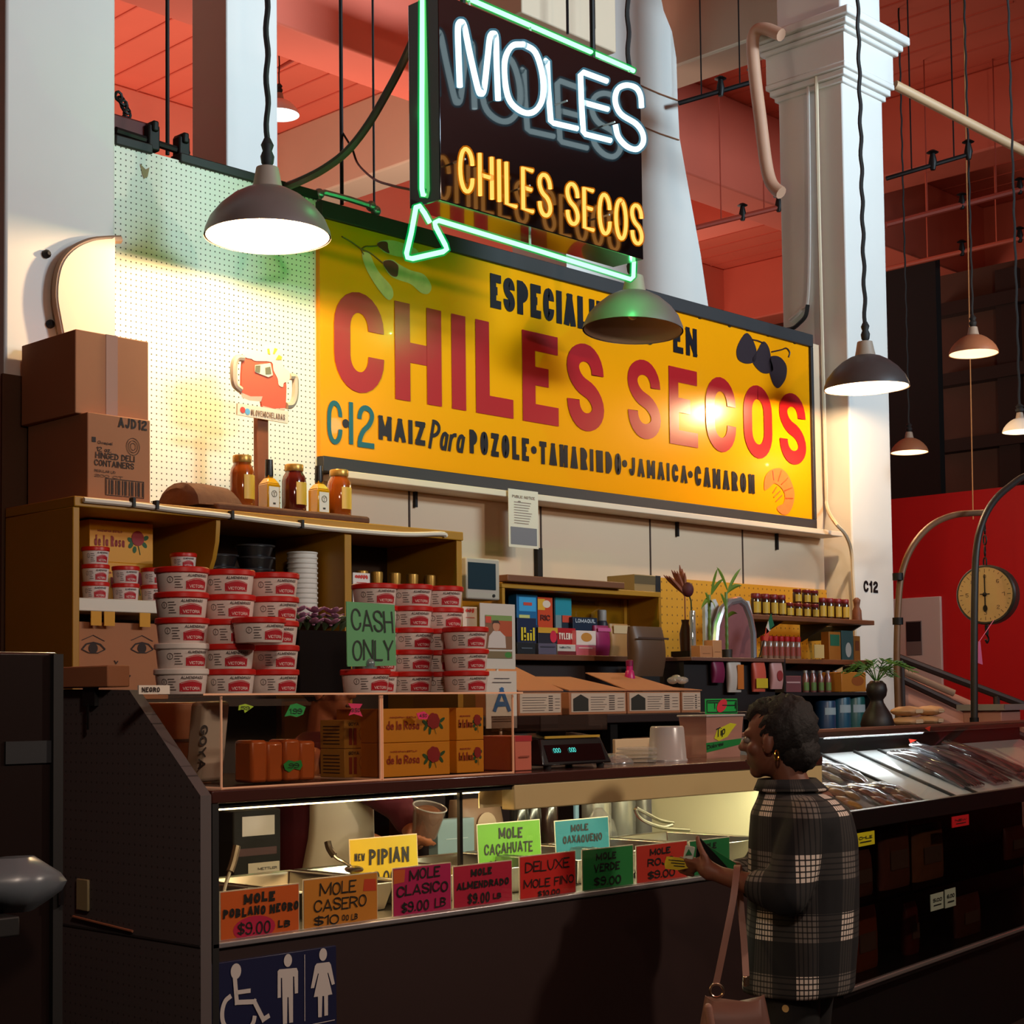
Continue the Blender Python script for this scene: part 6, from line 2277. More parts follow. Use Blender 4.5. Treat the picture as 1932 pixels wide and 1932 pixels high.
p1 = aty(1165, 1105, 5.72)
BZ = 2.245
cab = thing('back_cabinet', 'low wooden back cabinet with a brown top board holding medicine packets', 'cabinet', (6.7, 5.9, 0))
bx0 = aty(948, 1180, 5.7).x
bx1 = aty(1248, 1180, 5.7).x
xm = aty(1117, 1150, 5.7).x
MZ = 1.845
MB().box(bx0, aty(1168, 1105, 5.7).x, 5.66, WY - .002, BZ - .035, BZ).build('top_board', M_WOOD, cab, bevel=0.004)
MB().box(bx0, bx1, 5.70, WY - .002, BZ - .065, BZ - .036).build('under_board', M_MUSTARD, cab, bevel=0.003)
MB().box(bx0, bx1, 5.62, WY - .002, MZ - .03, MZ).build('display_shelf', M_WOOD, cab, bevel=0.003)
MB().box(bx0, bx1, WY - .03, WY - .002, 0, BZ - .066).build('back_panel', M_UDK, cab)
MB().box(bx0, bx0 + .02, 5.7, WY - .03, 0, BZ - .066).build('side_panel', M_MUSTARD, cab)
MB().box(bx1 - .02, bx1, 5.7, WY - .03, 0, BZ - .066).build('side_panel', M_MUSTARD, cab)
MB().box(bx0 + .02, bx1 - .02, 5.7, 5.72, 0, MZ - .031).build('lower_front', M('cabinet_dark', (46, 30, 26), 0.6), cab)
xc = aty(1184, 1150, 5.9).x
MB().box(xm, xc - .012, 5.92, 5.935, MZ, BZ - .066).build('glass_door', sheer('amber_glass', (0.9, 0.7, 0.25), 0.08, body=0.35, body_rgb=(180, 126, 20)), cab)
MB().box(xc + .012, bx1 - .021, 5.92, 5.935, MZ, BZ - .066).build('glass_door', sheer('amber_glass'), cab)
MB().box(xc - .012, xc + .012, 5.915, 5.94, MZ, BZ - .066).build('door_stile', M_MUSTARD, cab)
# notice sheet under the ledge
x0, x1, z0, z1 = span(966, 924, 1022, 1033, 5.98)
t = thing('notice_sheet', 'laminated paper notice hanging below the ledge of the yellow sign', 'notice', ((x0 + x1) / 2, 5.98, z0))
MB().box(x0, x1, 6.005, 6.008, z0, z1).build('sheet', M('notice_paper', (214, 200, 180), 0.4), t)
m = MB()
w, h = x1 - x0, z1 - z0
f = lambda x, y: Vector((x0 + x, 6.0035, z0 + y))
text(m, 'PUBLIC NOTICE', lambda x, y: f(x + w * .12, y + h * .85), w * .76, h * .05, h * .01)
for k in range(9):
    ribbon(m, [(w * .18, h * (.42 + .045 * k)), (w * (.66 + .03 * (k % 5)), h * (.42 + .045 * k))], h * .012, f, None)
flat(m, disc(w * .36, h * .79, w * .05, h * .02, 8), f)
m.build('print', M('notice_print', (130, 112, 100), 0.6), t)
m = MB()
flat(m, [(w * .06, h * .05), (w * .94, h * .05), (w * .94, h * .35), (w * .06, h * .35)], f)
m.build('dark_block', M('notice_block', (110, 106, 112), 0.5), t)
# wire loop resting under the notice: dark strap down the wall
p0, p1 = aty(1019, 1034, 6.17), aty(1023, 1090, 6.17)
one(MB().box(p0.x - .02, p0.x + .02, 6.17, WY, BZ, p0.z), 'wall_strap', M_IRON, 'dark vertical strap on the beige wall below the notice', 'strap')

GM = 'packets on the medicine shelf'
pack('medicine_box', (976, 1166, 1012, 1212), 5.68, .06, (18, 30, 66), 'navy medicine packet lettered ADVIL at the shelf left end', 'box', GM, MZ, lines=(('Advil', .16, .84, .38, .36, (226, 196, 40)), ('', .15, .6, .2, .04, (150, 150, 170))))
pack('medicine_box', (975, 1121, 1015, 1212), 5.80, .06, (24, 100, 150), 'tall blue packet standing behind the ADVIL packet', 'box', GM, MZ, panels=((.1, .72, .9, .95, (60, 160, 210)), (.1, .56, .6, .66, (206, 206, 120)), (.0, .0, 1, .5, (16, 50, 84))), lines=(('', .3, .7, .84, .05, (200, 70, 50)),))
pack('medicine_box', (1013, 1127, 1043, 1200), 5.80, .06, (206, 70, 28), 'orange red upright packet in the middle of the medicine shelf', 'box', GM, MZ, panels=((.05, .78, .5, .97, (226, 166, 40)), (.35, .82, .85, .95, (230, 206, 180), 1)), lines=(('RIC', .2, .8, .6, .1, (90, 30, 24)),))
pack('medicine_box', (1046, 1128, 1078, 1200), 5.82, .06, (26, 40, 52), 'dark packet with a teal top beside the orange one', 'box', GM, MZ, panels=((.05, .70, 1, 1, (30, 140, 156)), (.05, .3, .4, .7, (120, 140, 140)), (.45, .58, .98, .70, (206, 70, 40))))
pack('medicine_box', (1015, 1184, 1052, 1213), 5.69, .06, (34, 30, 44), 'low dark packet with a yellow stripe and a red dot', 'box', GM, MZ, panels=((0, .8, 1, 1, (206, 150, 36)), (.6, .45, .95, .9, (200, 30, 60), 1)), lines=(('', .1, .6, .3, .08, (150, 150, 160)),))
pack('medicine_box', (1051, 1185, 1086, 1216), 5.69, .06, (176, 22, 30), 'red medicine packet lettered TYLENOL', 'box', GM, MZ, lines=(('TYLENOL', .06, .94, .58, .24, (236, 220, 206)), ('', .1, .7, .35, .06, (226, 150, 140))))
pack('medicine_box', (1081, 1164, 1127, 1192), 5.79, .06, (24, 40, 62), 'navy packet with a pale name and a yellow patch', 'box', GM, MZ, ztop=aty(1104, 1165, 5.79).z, panels=((.42, .1, 1, .62, (226, 196, 30)),), lines=(('LOMAQUIL', .08, .9, .86, .1, (190, 200, 206)),))
pack('cookie_packet', (1087, 1190, 1124, 1240), 5.66, .05, (216, 110, 130), 'pink and white cookie packet on the medicine shelf', 'packet', GM, MZ, panels=((0, .42, 1, 1, (228, 206, 196)), (.24, .55, .8, .92, (196, 130, 50), 1)), lines=(('', .1, .8, .3, .05, (240, 200, 206)),))
pack('sweet_bag', (1125, 1180, 1155, 1240), 5.67, .05, (146, 26, 84), 'magenta bag of sweets right of the cookie packet', 'bag', GM, MZ, panels=((.1, .8, .9, .92, (200, 90, 140)),), soft=True)
pack('nut_bag', (1154, 1177, 1192, 1240), 5.67, .05, (176, 130, 78), 'crinkled tan bag at the right end of the medicine shelf', 'bag', GM, MZ, panels=((.1, .7, .9, .95, (206, 180, 140)),), soft=True)
p = aty(1136, 1180, 5.84)
t = thing('spray_bottle', 'grey capped bottle standing behind the magenta bag', 'bottle', (p.x, 5.84, MZ))
MB().lathe([(.028, 0), (.03, .01), (.03, .19), (.024, .2)], (0, 0, 0), 18).build('body', M('bottle_slate', (52, 58, 70), 0.3), t, local=True)
MB().lathe([(.025, .2), (.025, .255), (.02, .26)], (0, 0, 0), 18).build('cap', M('cap_grey', (150, 146, 142), 0.4), t, local=True)
pack('medicine_box', (976, 1212, 1010, 1240), 5.63, .04, (26, 28, 34), 'small black packet lying at the front of the shelf below ADVIL', 'box', GM, MZ, lines=(('', .2, .8, .5, .1, (90, 96, 106)),))
pack('medicine_box', (1016, 1214, 1050, 1240), 5.63, .04, (92, 84, 104), 'small grey violet packet at the front edge of the shelf', 'box', GM, MZ, lines=(('', .1, .9, .7, .1, (60, 54, 70)),))
pack('medicine_box', (1052, 1216, 1086, 1240), 5.63, .04, (206, 196, 186), 'small white packet with a dark red base at the shelf front', 'box', GM, MZ, panels=((0, 0, 1, .35, (110, 26, 30)),), lines=(('MIRATIN', .1, .7, .6, .2, (50, 60, 80)),))
# radio box on the cabinet
pack('speaker_box', (1197, 1085, 1246, 1112), 5.74, .2, (150, 122, 78), 'small tan and black box on the right end of the back cabinet', 'box', None, BZ - .035, panels=((0, .45, .8, .95, (92, 76, 48)), (.8, 0, 1, 1, (26, 24, 26))))
# brown sack and magenta flask on the floor-side counter
BT = 1.545
bc = thing('back_table', 'dark back worktop behind the counter carrying labelled cartons', 'table', (5.9, 4.8, 0))
MB().box(4.55, 6.75, 4.75, 5.1, BT - .04, BT).build('top', M('dark_worktop', (40, 26, 24), 0.5), bc, bevel=0.004)
MB().box(4.6, 6.7, 5.06, 5.09, 0, BT - .04).build('back_panel', M('cabinet_dark', (46, 30, 26), 0.6), bc)
for x in (4.62, 5.6, 6.68):
    MB().box(x - .025, x + .025, 4.77, 4.82, 0, BT - .04).build('leg', M_IRON, bc)
pack('paper_sack', (1201, 1182, 1264, 1276), 5.30, .10, (92, 66, 48), 'tall brown paper sack hanging behind the labelled cartons', 'sack', None, None, panels=((.04, .74, .96, .78, (70, 48, 36)),), soft=True)
t = bpy.data.objects['paper_sack']
zz = t.location.z
MB().box(0.02, 0.16, -0.02, 0.10, -zz, -0.0005).build('stand', M_BLACK, t, local=True)  # black stand invented to carry the sack from the floor
p = aty(1188, 1270, 4.98)
t = thing('pink_flask', 'magenta flask standing beside the brown paper sack', 'flask', (p.x, 4.98, BT))
MB().lathe([(.024, 0), (.026, .005), (.026, .17), (.02, .2), (.016, .205), (.016, .225)], (0, 0, 0), 18).build('body', M('flask_pink', (186, 22, 104), 0.35), t, local=True)
MB().lathe([(.018, .225), (.018, .25), (.012, .254)], (0, 0, 0), 14).build('cap', M('flask_cap', (120, 14, 66), 0.35), t, local=True)
# labelled cartons with raised flaps
GC = 'labelled cartons on the back worktop'
M_CLAB = M('carton_label', (204, 184, 162), 0.6)


def flap_carton(px0, px1, label, window, Y=4.78, lift=0.16):
    x0, x1, z0, z1 = span(px0, 1300, px1, 1344, Y)
    t = thing('labelled_carton', label, 'box', (x0, Y, BT), 0, GC)
    w, h = x1 - x0, 0.1
    MB().box(0, w, 0, .26, 0, h).build('carton', M_KRAFT, t, local=True, bevel=0.003)
    m = MB()
    m.hexa([(0, .26, h), (w, .26, h), (w, .262, h + .003), (0, .262, h + .003), (0, .02, h + .02), (w, .02, h + .02), (w, .02, h + .024), (0, .02, h + .024)])
    m2 = MB()
    m2.add([(-.005, -.005, h + .004), (w + .005, -.005, h + .004), (w * .8, .27, h + lift), (w * .05, .27, h + lift), (-.005, -.005, h + .009), (w + .005, -.005, h + .009), (w * .8, .272, h + lift + .004), (w * .05, .272, h + lift + .004)],
           [(0, 3, 2, 1), (4, 5, 6, 7), (0, 1, 5, 4), (1, 2, 6, 5), (2, 3, 7, 6), (3, 0, 4, 7)])
    m2.build('raised_flap', M_KRAFT, t, local=True)
    f = lambda x, y: Vector((x, -.0015, y))
    m = MB()
    flat(m, [(w * .03, h * .12), (w * .97, h * .12), (w * .97, h * .95), (w * .03, h * .95)], f)
    lb = m.build('label', M_CLAB, t, local=True)
    f = lambda x, y: Vector((x, -.0026, y))
    m = MB()
    for k in range(6):
        ribbon(m, [(w * (.36 if window else .08), h * (.22 + .11 * k)), (w * (.58 + .03 * (k % 3)), h * (.22 + .11 * k))], .0022, f, None)
    for k in range(7):
        flat(m, [(w * .68, h * (.2 + .1 * k)), (w * .78, h * (.2 + .1 * k)), (w * .78, h * (.25 + .1 * k)), (w * .68, h * (.25 + .1 * k))], f)
    for k in range(4):
        ribbon(m, [(w * .83, h * (.3 + .14 * k)), (w * .94, h * (.3 + .14 * k))], .002, f, None)
    m.build('label_print', M('label_dark_print', (84, 70, 66), 0.6), lb, local=True)
    if window:
        m = MB()
        flat(m, [(w * .06, h * .16), (w * .32, h * .16), (w * .32, h * .7), (w * .19, h * .9), (w * .06, h * .7)], f)
        m.build('house_window', M('label_house', (44, 42, 34), 0.6), lb, local=True)
    return t


flap_carton(978, 1060, 'labelled carton with a large raised flap left on the worktop', False, lift=.13)
t = flap_carton(1074, 1182, 'labelled carton with a house print and loose flaps in the middle', True, lift=.07)
flap_carton(1184, 1284, 'labelled carton with a house print and smooth raised flap', True, lift=.09)
flap_carton(1286, 1322, 'narrow labelled carton at the right end of the row', False, lift=.03)
x0, x1, z0, z1 = span(1272, 1276, 1310, 1300, 4.84)
t = thing('clear_bag', 'scrunched clear bag lying on the right labelled carton', 'bag', ((x0 + x1) / 2, 4.88, BT + .135))
m = MB()
for k in range(5):
    a = k * 1.3
    m.ball((.03 * math.cos(a), .02 * math.sin(a), .02 + .01 * (k % 2)), (.03, .02, .018), 8, 5, rot('Z', a))
m.build('bag', CLEARP, t, local=True)

# ---- shelves before the right column
GS = 'jars on the upper wall shelf'
S1, S2 = 2.115, 1.853
sx0, sx1 = aty(1418, 1175, 5.72).x, aty(1650, 1172, 5.72).x
t = thing('wall_shelf', 'upper brown wall shelf of jars before the right column', 'shelf', ((sx0 + sx1) / 2, 5.85, S1))
MB().box(sx0, sx1, 5.72, 5.985, S1 - .03, S1).build('board', M_WOOD, t, bevel=0.004)
for px in (1440, 1530, 1590):
    x = aty(px, 1180, 5.9).x
    MB().plate([(5.985, S1 - .03), (5.76, S1 - .03), (5.985, S1 - .14)], lambda y, z: (x, y, z), (.02, 0, 0)).build('bracket', M_BLACK, t)
for x in (sx0 + .3, 9.3):
    MB().box(x - .01, x + .01, 5.985, WY, S1 - .12, S1 - .03).build('wall_bar', M_BLACK, t)
sx2, sx3 = aty(1448, 1237, 5.72).x, aty(1645, 1232, 5.72).x
t = thing('wall_shelf', 'lower brown wall shelf of spice bottles before the right column', 'shelf', ((sx2 + sx3) / 2, 5.85, S2))
MB().box(sx2, sx3, 5.72, 5.985, S2 - .03, S2).build('board', M_WOOD, t, bevel=0.004)
for px in (1470, 1560, 1610):
    x = aty(px, 1240, 5.9).x
    MB().plate([(5.985, S2 - .03), (5.76, S2 - .03), (5.985, S2 - .12)], lambda y, z: (x, y, z), (.02, 0, 0)).build('bracket', M_BLACK, t)
for x in (sx2 + .3, 9.3):
    MB().box(x - .01, x + .01, 5.985, WY, S2 - .1, S2 - .03).build('wall_bar', M_BLACK, t)
M_JARY = M('jar_yellow_label', (196, 160, 44), 0.5)
M_JARD = M('jar_dark', (64, 34, 16), 0.15, coat=0.4)
M_JLID = M('jar_lid_maroon', (120, 22, 30), 0.4)
jp = {}


def mole_jar(px, py, wpx, hpx, Y, z, label):
    p = aty(px, py, Y)
    d = (p - CAM).dot(_F)
    R, h = wpx * d / FPX / 2, hpx * d / FPX
    key = (wpx, hpx)
    if key in jp:
        return dup(jp[key], (p.x, Y, z), None, label, GS)
    t = thing('mole_jar', label, 'jar', (p.x, Y, z), 0, GS)
    MB().lathe([(R * .92, 0), (R, .006), (R, h * .7), (R * .86, h * .8)], (0, 0, 0), 18).build('glass_body', M_JARD, t, local=True, angle=60)
    MB().lathe([(R * .9, h * .79), (R * .95, h * .82), (R * .95, h * .97), (R * .85, h)], (0, 0, 0), 18).build('lid', M_JLID, t, local=True)
    m = MB()
    wrap_panel(m, cyl_map((0, 0, 0), R + .001, AZ - .2, h * .12), R * 2.3, h * .5)
    m.build('label', M_JARY, t, local=True)
    jp[key] = t
    return t


num = ('first', 'second', 'third', 'fourth')
for i, px in enumerate((1426, 1443, 1459, 1474)):
    mole_jar(px, 1160, 19, 42, 5.80, S1, 'tall maroon-lidded jar, %s of the left four on the upper shelf' % num[i])
for i, px in enumerate((1489, 1505, 1521, 1537)):
    mole_jar(px, 1166, 17, 27, 5.78, S1, 'short maroon-lidded jar, %s of the low row on the upper shelf' % num[i])
zj = S1 + 27 * 10.3 / FPX
for i, px in enumerate((1504, 1521, 1536)):
    mole_jar(px, 1140, 17, 27, 5.80, zj + .0005, 'short maroon-lidded jar, %s of three stacked on the low row' % num[i])
for i, px in enumerate((1551, 1565, 1580, 1594)):
    mole_jar(px, 1168, 17, 40, 5.80, S1, 'tall maroon-lidded jar, %s of the right four on the upper shelf' % num[i])
p = aty(1617, 1170, 5.82)
t = thing('clay_figurine', 'small dark clay figurine at the right end of the upper shelf', 'figurine', (p.x, 5.82, S1))
MB().lathe([(.035, 0), (.032, .02), (.03, .07), (.018, .095), (.022, .12), (.026, .14), (.01, .155)], (0, 0, 0), 14).build('body', M('clay_dark', (110, 62, 34), 0.6, noise=0.4, nscale=30), t, local=True, angle=60)
sp0 = None
for i, px in enumerate((1441, 1455, 1469, 1483, 1497, 1511, 1525)):
    p = aty(px, 1230, 5.80)
    lab = 'red-capped spice bottle, number %s along the lower wall shelf' % ('one', 'two', 'three', 'four', 'five', 'six', 'seven')[i]
    if sp0 is None:
        p.x = max(p.x, sx2 + .03)
        sp0 = thing('spice_bottle', lab, 'bottle', (p.x, 5.80, S2), 0, 'red-capped spice bottles')
        MB().lathe([(.021, 0), (.022, .004), (.022, .1), (.017, .112)], (0, 0, 0), 14).build('glass_body', M('spice_glass', (146, 112, 92), 0.2, coat=0.3), sp0, local=True, angle=60)
        MB().lathe([(.02, .11), (.021, .113), (.021, .138), (.018, .141)], (0, 0, 0), 14).build('cap', M('spice_cap', (186, 24, 30), 0.4), sp0, local=True)
        m = MB()
        wrap_panel(m, cyl_map((0, 0, 0), .0226, AZ - .2, .02), .05, .055)
        m.build('label', M('spice_label', (150, 60, 44), 0.5), sp0, local=True)
        xs0 = p.x
    else:
        dup(sp0, (xs0 + i * .0605, 5.80, S2), None, lab)
pack('herb_box', (1564, 1192, 1586, 1231), 5.80, .06, (176, 110, 40), 'orange herb packet on the lower wall shelf', 'box', None, S2, panels=((.1, .5, .9, .9, (40, 110, 80)),))
pack('herb_box', (1588, 1190, 1610, 1230), 5.80, .06, (56, 92, 92), 'blue green herb packet on the lower wall shelf', 'box', None, S2, panels=((.3, .1, .8, .6, (190, 196, 190), 1),))
pack('herb_box', (1611, 1200, 1623, 1230), 5.80, .05, (150, 96, 36), 'narrow mustard packet at the end of the lower shelf', 'box', None, S2, panels=((.2, .4, .8, .8, (110, 60, 30)),))
p0, p1 = aty(1537, 1216, 5.712), aty(1556, 1242, 5.712)
one(MB().box(p0.x, p1.x, 5.714, 5.719, p1.z, p0.z), 'price_tag', M('tag_cream', (196, 170, 110), 0.6), 'cream price tag on the edge of the lower wall shelf', 'tag', bevel=0.001)

# ---- mirror cabinet with plants and blocks
Yc2 = 5.2
cz = aty(1395, 1241, Yc2).z
cx0, cx1 = aty(1305, 1241, Yc2).x, aty(1480, 1241, Yc2).x
t = thing('display_stand', 'dark display stand with hanging snack bags below its top', 'stand', ((cx0 + cx1) / 2, Yc2, 0))
MB().box(cx0, cx1, Yc2, Yc2 + .35, cz - .02, cz).build('top', M('stand_top', (110, 76, 64), 0.4), t, bevel=0.003)
MB().box(cx0 + .01, cx1 - .01, Yc2 + .06, Yc2 + .35, 0, cz - .02).build('body', M('stand_dark', (26, 18, 18), 0.6), t)
for px, wpx, y1, rgb, nm, pan in ((1360, 22, 1288, (120, 30, 70), 'dark magenta snack bag, leftmost below the display stand top', ()),
                                  (1391, 26, 1306, (196, 186, 176), 'silver snack bag hanging below the display stand top', ((.5, .1, .95, .9, (196, 110, 40)),)),
                                  (1437, 24, 1305, (206, 90, 70), 'coral snack bag with a yellow band hanging on the stand', ((.05, .12, .95, .45, (206, 180, 40)),)),
                                  (1470, 22, 1300, (200, 150, 146), 'pale pink snack bag, rightmost below the display stand top', ((.3, .3, .8, .7, (150, 50, 50), 1),))):
    pack('snack_bag', (px - wpx / 2, 1245, px + wpx / 2, y1), Yc2 + .005, .045, rgb, nm, 'bag', 'snack bags hanging on the display stand', None, panels=pan, soft=True, ztop=cz - .021)
# mirror
pts = [(1346, 1232), (1352, 1180), (1362, 1150), (1376, 1136), (1394, 1132), (1404, 1140), (1414, 1165), (1420, 1195), (1421, 1236)]
q = [aty(x, y, Yc2 + .25) for x, y in pts]
t = thing('arched_mirror', 'silver-framed arched picture standing behind the bamboo', 'frame', (q[4].x, Yc2 + .25, cz))
for p in (q[0], q[-1]):
    p.z = cz
MB().tube(q, .022, 8).build('frame', M('silver_frame', (176, 172, 176), 0.25, 0.7), t)
MB().plate([(p.x, p.z) for p in q], lambda x, z: (x, Yc2 + .25, z), (0, .012, 0)).build('picture', M('faded_picture', (146, 92, 92), 0.35, noise=0.35, nscale=9), t)
q = [aty(x, y, Yc2 + .3) for x, y in ((1330, 1142), (1350, 1130), (1360, 1150), (1346, 1185))]
one(MB().plate([(q[0].x, cz), (q[3].x, cz)] + [(p.x, p.z) for p in (q[2], q[1], q[0])], lambda x, z: (x, Yc2 + .30, z), (0, .02, 0)), 'white_board', M('white_board', (206, 206, 206), 0.5), 'white pointed board left behind the arched picture', 'board')
q = [aty(x, y, Yc2 + .31) for x, y in ((1396, 1132), (1414, 1134), (1421, 1164), (1414, 1160))]
one(MB().plate([(q[0].x, cz), (q[2].x, cz)] + [(p.x, p.z) for p in (q[2], q[1], q[0])], lambda x, z: (x, Yc2 + .31, z), (0, .02, 0)), 'white_board', M('white_board', (206, 206, 206), 0.5), 'white pointed board right behind the arched picture', 'board')
# glass tube, blocks, plants
p = aty(1322, 1238, Yc2 + .05)
t = thing('glass_tube', 'tall shining glass tube with a dark rose left of the bamboo', 'vase', (p.x, Yc2 + .1, cz))
MB().lathe([(.016, 0), (.016, .24), (.014, .25)], (0, 0, 0), 14).build('tube', sheer('tube_glass', (.9, .95, 1), .3, body=.35, body_rgb=(206, 214, 220)), t, local=True)
MB().tube([(0, 0, .02), (-.01, 0, .3), (-.03, 0, .34)], .004, 6).build('stem', M('stem_green', (40, 60, 30), 0.6), t, local=True)
MB().ball((-.035, 0, .36), (.035, .03, .04), 12, 8).build('rose', M('dark_rose', (74, 16, 26), 0.7), t, local=True)
pack('wood_block', (1321, 1218, 1344, 1240), Yc2 + .03, .06, (186, 128, 84), 'pale wooden block on the left of the display stand', 'block', 'wooden blocks', cz, panels=((.2, .3, .8, .36, (150, 100, 64)),))
pack('wood_block', (1345, 1208, 1362, 1240), Yc2 + .03, .06, (194, 138, 92), 'taller wooden block beside the pale one on the display stand', 'block', 'wooden blocks', cz, panels=((.2, .3, .8, .34, (150, 100, 64)),))
M_BAM = M('bamboo_green', (96, 124, 52), 0.45)
M_BAML = M('bamboo_leaf', (110, 138, 46), 0.5)


def leafblade(mb, a, b, w, droop=0.0):
    a, b = Vector(a), Vector(b)
    d = b - a
    side = d.cross(Vector((0, 1, 0)))
    if side.length < 1e-5:
        side = Vector((1, 0, 0))
    side.normalize()
    pts = []
    for i in range(7):
        t_ = i / 6
        c = a + d * t_ + Vector((0, 0, droop * (t_ * (1 - t_)) * 4))
        ww = w * math.sin(PI * min(1, .12 + .88 * t_)) ** .8
        pts.append((c - side * ww, c + Vector((0, -ww * .5, 0)), c + side * ww))
    vs = [p for r_ in pts for p in r_]
    fs = []
    for i in range(6):
        for k in range(2):
            fs.append((3 * i + k, 3 * i + k + 1, 3 * i + 4 + k, 3 * i + 3 + k))
    mb.add(vs, fs)


for (px, y1), leaves, lab in (
        ((1340, 1120), (((1340, 1145), (1330, 1118)), ((1340, 1130), (1322, 1150)), ((1342, 1122), (1354, 1072)), ((1342, 1122), (1366, 1092)), ((1341, 1135), (1350, 1150))), 'thin bamboo plant at the left of the arched picture'),
        ((1372, 1115), (((1372, 1120), (1398, 1072)), ((1372, 1112), (1352, 1070)), ((1372, 1118), (1400, 1105)), ((1371, 1150), (1359, 1120)), ((1372, 1165), (1392, 1158))), 'taller bamboo plant in front of the arched picture')):
    Y = Yc2 + .14
    p = aty(px, 1238, Y)
    tp = aty(px, y1, Y)
    t = thing('bamboo_plant', lab, 'plant', (p.x, Y, cz), 0)
    MB().lathe([(.028, 0), (.03, .05), (.026, .05)], (0, 0, 0), 12).build('pot', M('pot_dark', (46, 40, 34), 0.5), t, local=True)
    st = MB()
    prof = []
    h = tp.z - cz
    nseg = 7
    for k in range(nseg):
        z_ = .03 + (h - .03) * k / nseg
        dz = (h - .03) / nseg
        prof += [(.0105, z_), (.0085, z_ + dz * .2), (.0085, z_ + dz * .85)]
    st.lathe(prof, (0, 0, 0), 8)
    st.build('stem', M_BAM, t, local=True)
    lm = MB()
    for a, b in leaves:
        A, B = aty(a[0], a[1], Y), aty(b[0], b[1], Y - .06)
        leafblade(lm, A, B, .013, .015)
    lm.build('leaves', M_BAML, t)
# dried grass plume
p = aty(1290, 1135, 5.75)
t = thing('dried_grass', 'dried brown grass plume fanning out above the back cabinet corner', 'plume', (p.x, 5.75, BZ - .3))
m = MB()
base = aty(1292, 1125, 5.75)
for i in range(9):
    e = aty(1252 + i * 5, 1066 + 3.2 * abs(i - 6) + (i % 3) * 4, 5.75 - .02 * (i % 3))
    m.tube(curve([base, (base * 2 + e) / 3 + Vector((0, 0, .01)), e], 3), [.003, .008, .012, .010, .002], 5)
m.tube([base, Vector((base.x, 5.75, BZ - .3))], .004, 5)
m.build('plume', M('dried_plume', (150, 86, 62), 0.8, noise=0.3, nscale=20), t)
MB().lathe([(.03, 0), (.035, .1), (.02, .16), (.024, .18)], (base.x, 5.75, BZ - .36), 14).build('vase', M('brown_vase', (74, 40, 26), 0.5), t)
MB().box(base.x - .06, base.x + .06, 5.69, 5.81, 0, BZ - .361).build('pedestal', M('stand_dark', (26, 18, 18), 0.6), t)
# small flag
p = aty(1457, 1232, 5.15)
t = thing('table_flag', 'small drooping green white and red flag on a thin pole', 'flag', (p.x, 5.24, cz))
tp = aty(1457, 1156, 5.24)
MB().tube([(p.x, 5.24, cz), (tp.x, 5.24, tp.z)], .003, 6).lathe([(.02, cz), (.02, cz + .006)], (p.x, 5.24, 0), 12).build('pole', M_IRON, t)
for (pl, rgb, nm) in ((((1455, 1158), (1461, 1180), (1452, 1188), (1450, 1172)), (20, 96, 60), 'green_band'), (((1450, 1172), (1452, 1188), (1455, 1188), (1446, 1196), (1446, 1184)), (206, 196, 186), 'white_band'), (((1446, 1184), (1452, 1192), (1449, 1210), (1442, 1208)), (206, 70, 46), 'red_band')):
    q = [aty(x, y, 5.235) for x, y in pl]
    MB().plate([(v.x, v.z) for v in q], lambda x, z: (x, 5.235, z), (0, .004, 0)).build(nm, M('flag_' + nm, rgb, .6), t)
# goods below the lower shelf
Y3 = 5.55
g3 = thing('goods_rack', 'dark rack of drinks and boxes behind the customer head', 'rack', (8.9, Y3 + .2, 0))
gx0, gx1 = aty(1480, 1320, Y3).x, aty(1650, 1320, Y3).x
r1z = aty(1560, 1306, Y3).z
r2z = aty(1560, 1376, Y3).z
for z_ in (r1z, r2z):
    MB().box(gx0, gx1, Y3, Y3 + .3, z_ - .02, z_).build('shelf', M('stand_dark', (26, 18, 18), 0.6), g3)
MB().box(gx0, gx1, Y3 + .3, Y3 + .32, 0, r1z + .2).build('back_panel', M('stand_dark', (26, 18, 18), 0.6), g3)
MB().box(gx0, gx0 + .02, Y3, Y3 + .3, 0, r1z + .2).build('side_panel', M('stand_dark', (26, 18, 18), 0.6), g3)
MB().box(gx1 - .02, gx1, Y3, Y3 + .3, 0, r1z - .02).build('side_panel', M('stand_dark', (26, 18, 18), 0.6), g3)
b0 = None
for i in range(5):
    x = aty(1520 + i * 14, 1300, Y3 + .1).x
    lab = 'juice bottle with a green label, number %s in the row on the dark rack' % ('one', 'two', 'three', 'four', 'five')[i]
    if b0 is None:
        b0 = thing('juice_bottle', lab, 'bottle', (x, Y3 + .1, r1z), 0, 'juice bottles on the rack')
        MB().lathe([(.02, 0), (.021, .005), (.021, .09), (.012, .115), (.012, .125)], (0, 0, 0), 14).build('glass_body', M('juice_glass', (130, 80, 76), 0.2, coat=.3), b0, local=True, angle=60)
        MB().lathe([(.0135, .12), (.0135, .135)], (0, 0, 0), 12).build('cap', M_SILV, b0, local=True)
        m = MB()
        wrap_panel(m, cyl_map((0, 0, 0), .0217, AZ - .3, .012), .05, .05)
        m.build('label', M('juice_label', (96, 126, 60), .5), b0, local=True)
    else:
        dup(b0, (x, Y3 + .1, r1z), None, lab)
pack('snack_box', (1588, 1268, 1634, 1305), Y3 + .03, .15, (186, 118, 40), 'orange snack carton at the right of the dark rack', 'box', None, r1z + .001, panels=((.4, .3, .9, .8, (150, 80, 30), 1),))
pack('candy_box', (1480, 1275, 1512, 1304), Y3 + .03, .1, (120, 70, 74), 'dusky pink candy carton left on the dark rack', 'box', None, r1z, lines=(('', .1, .9, .6, .1, (190, 150, 150)),))
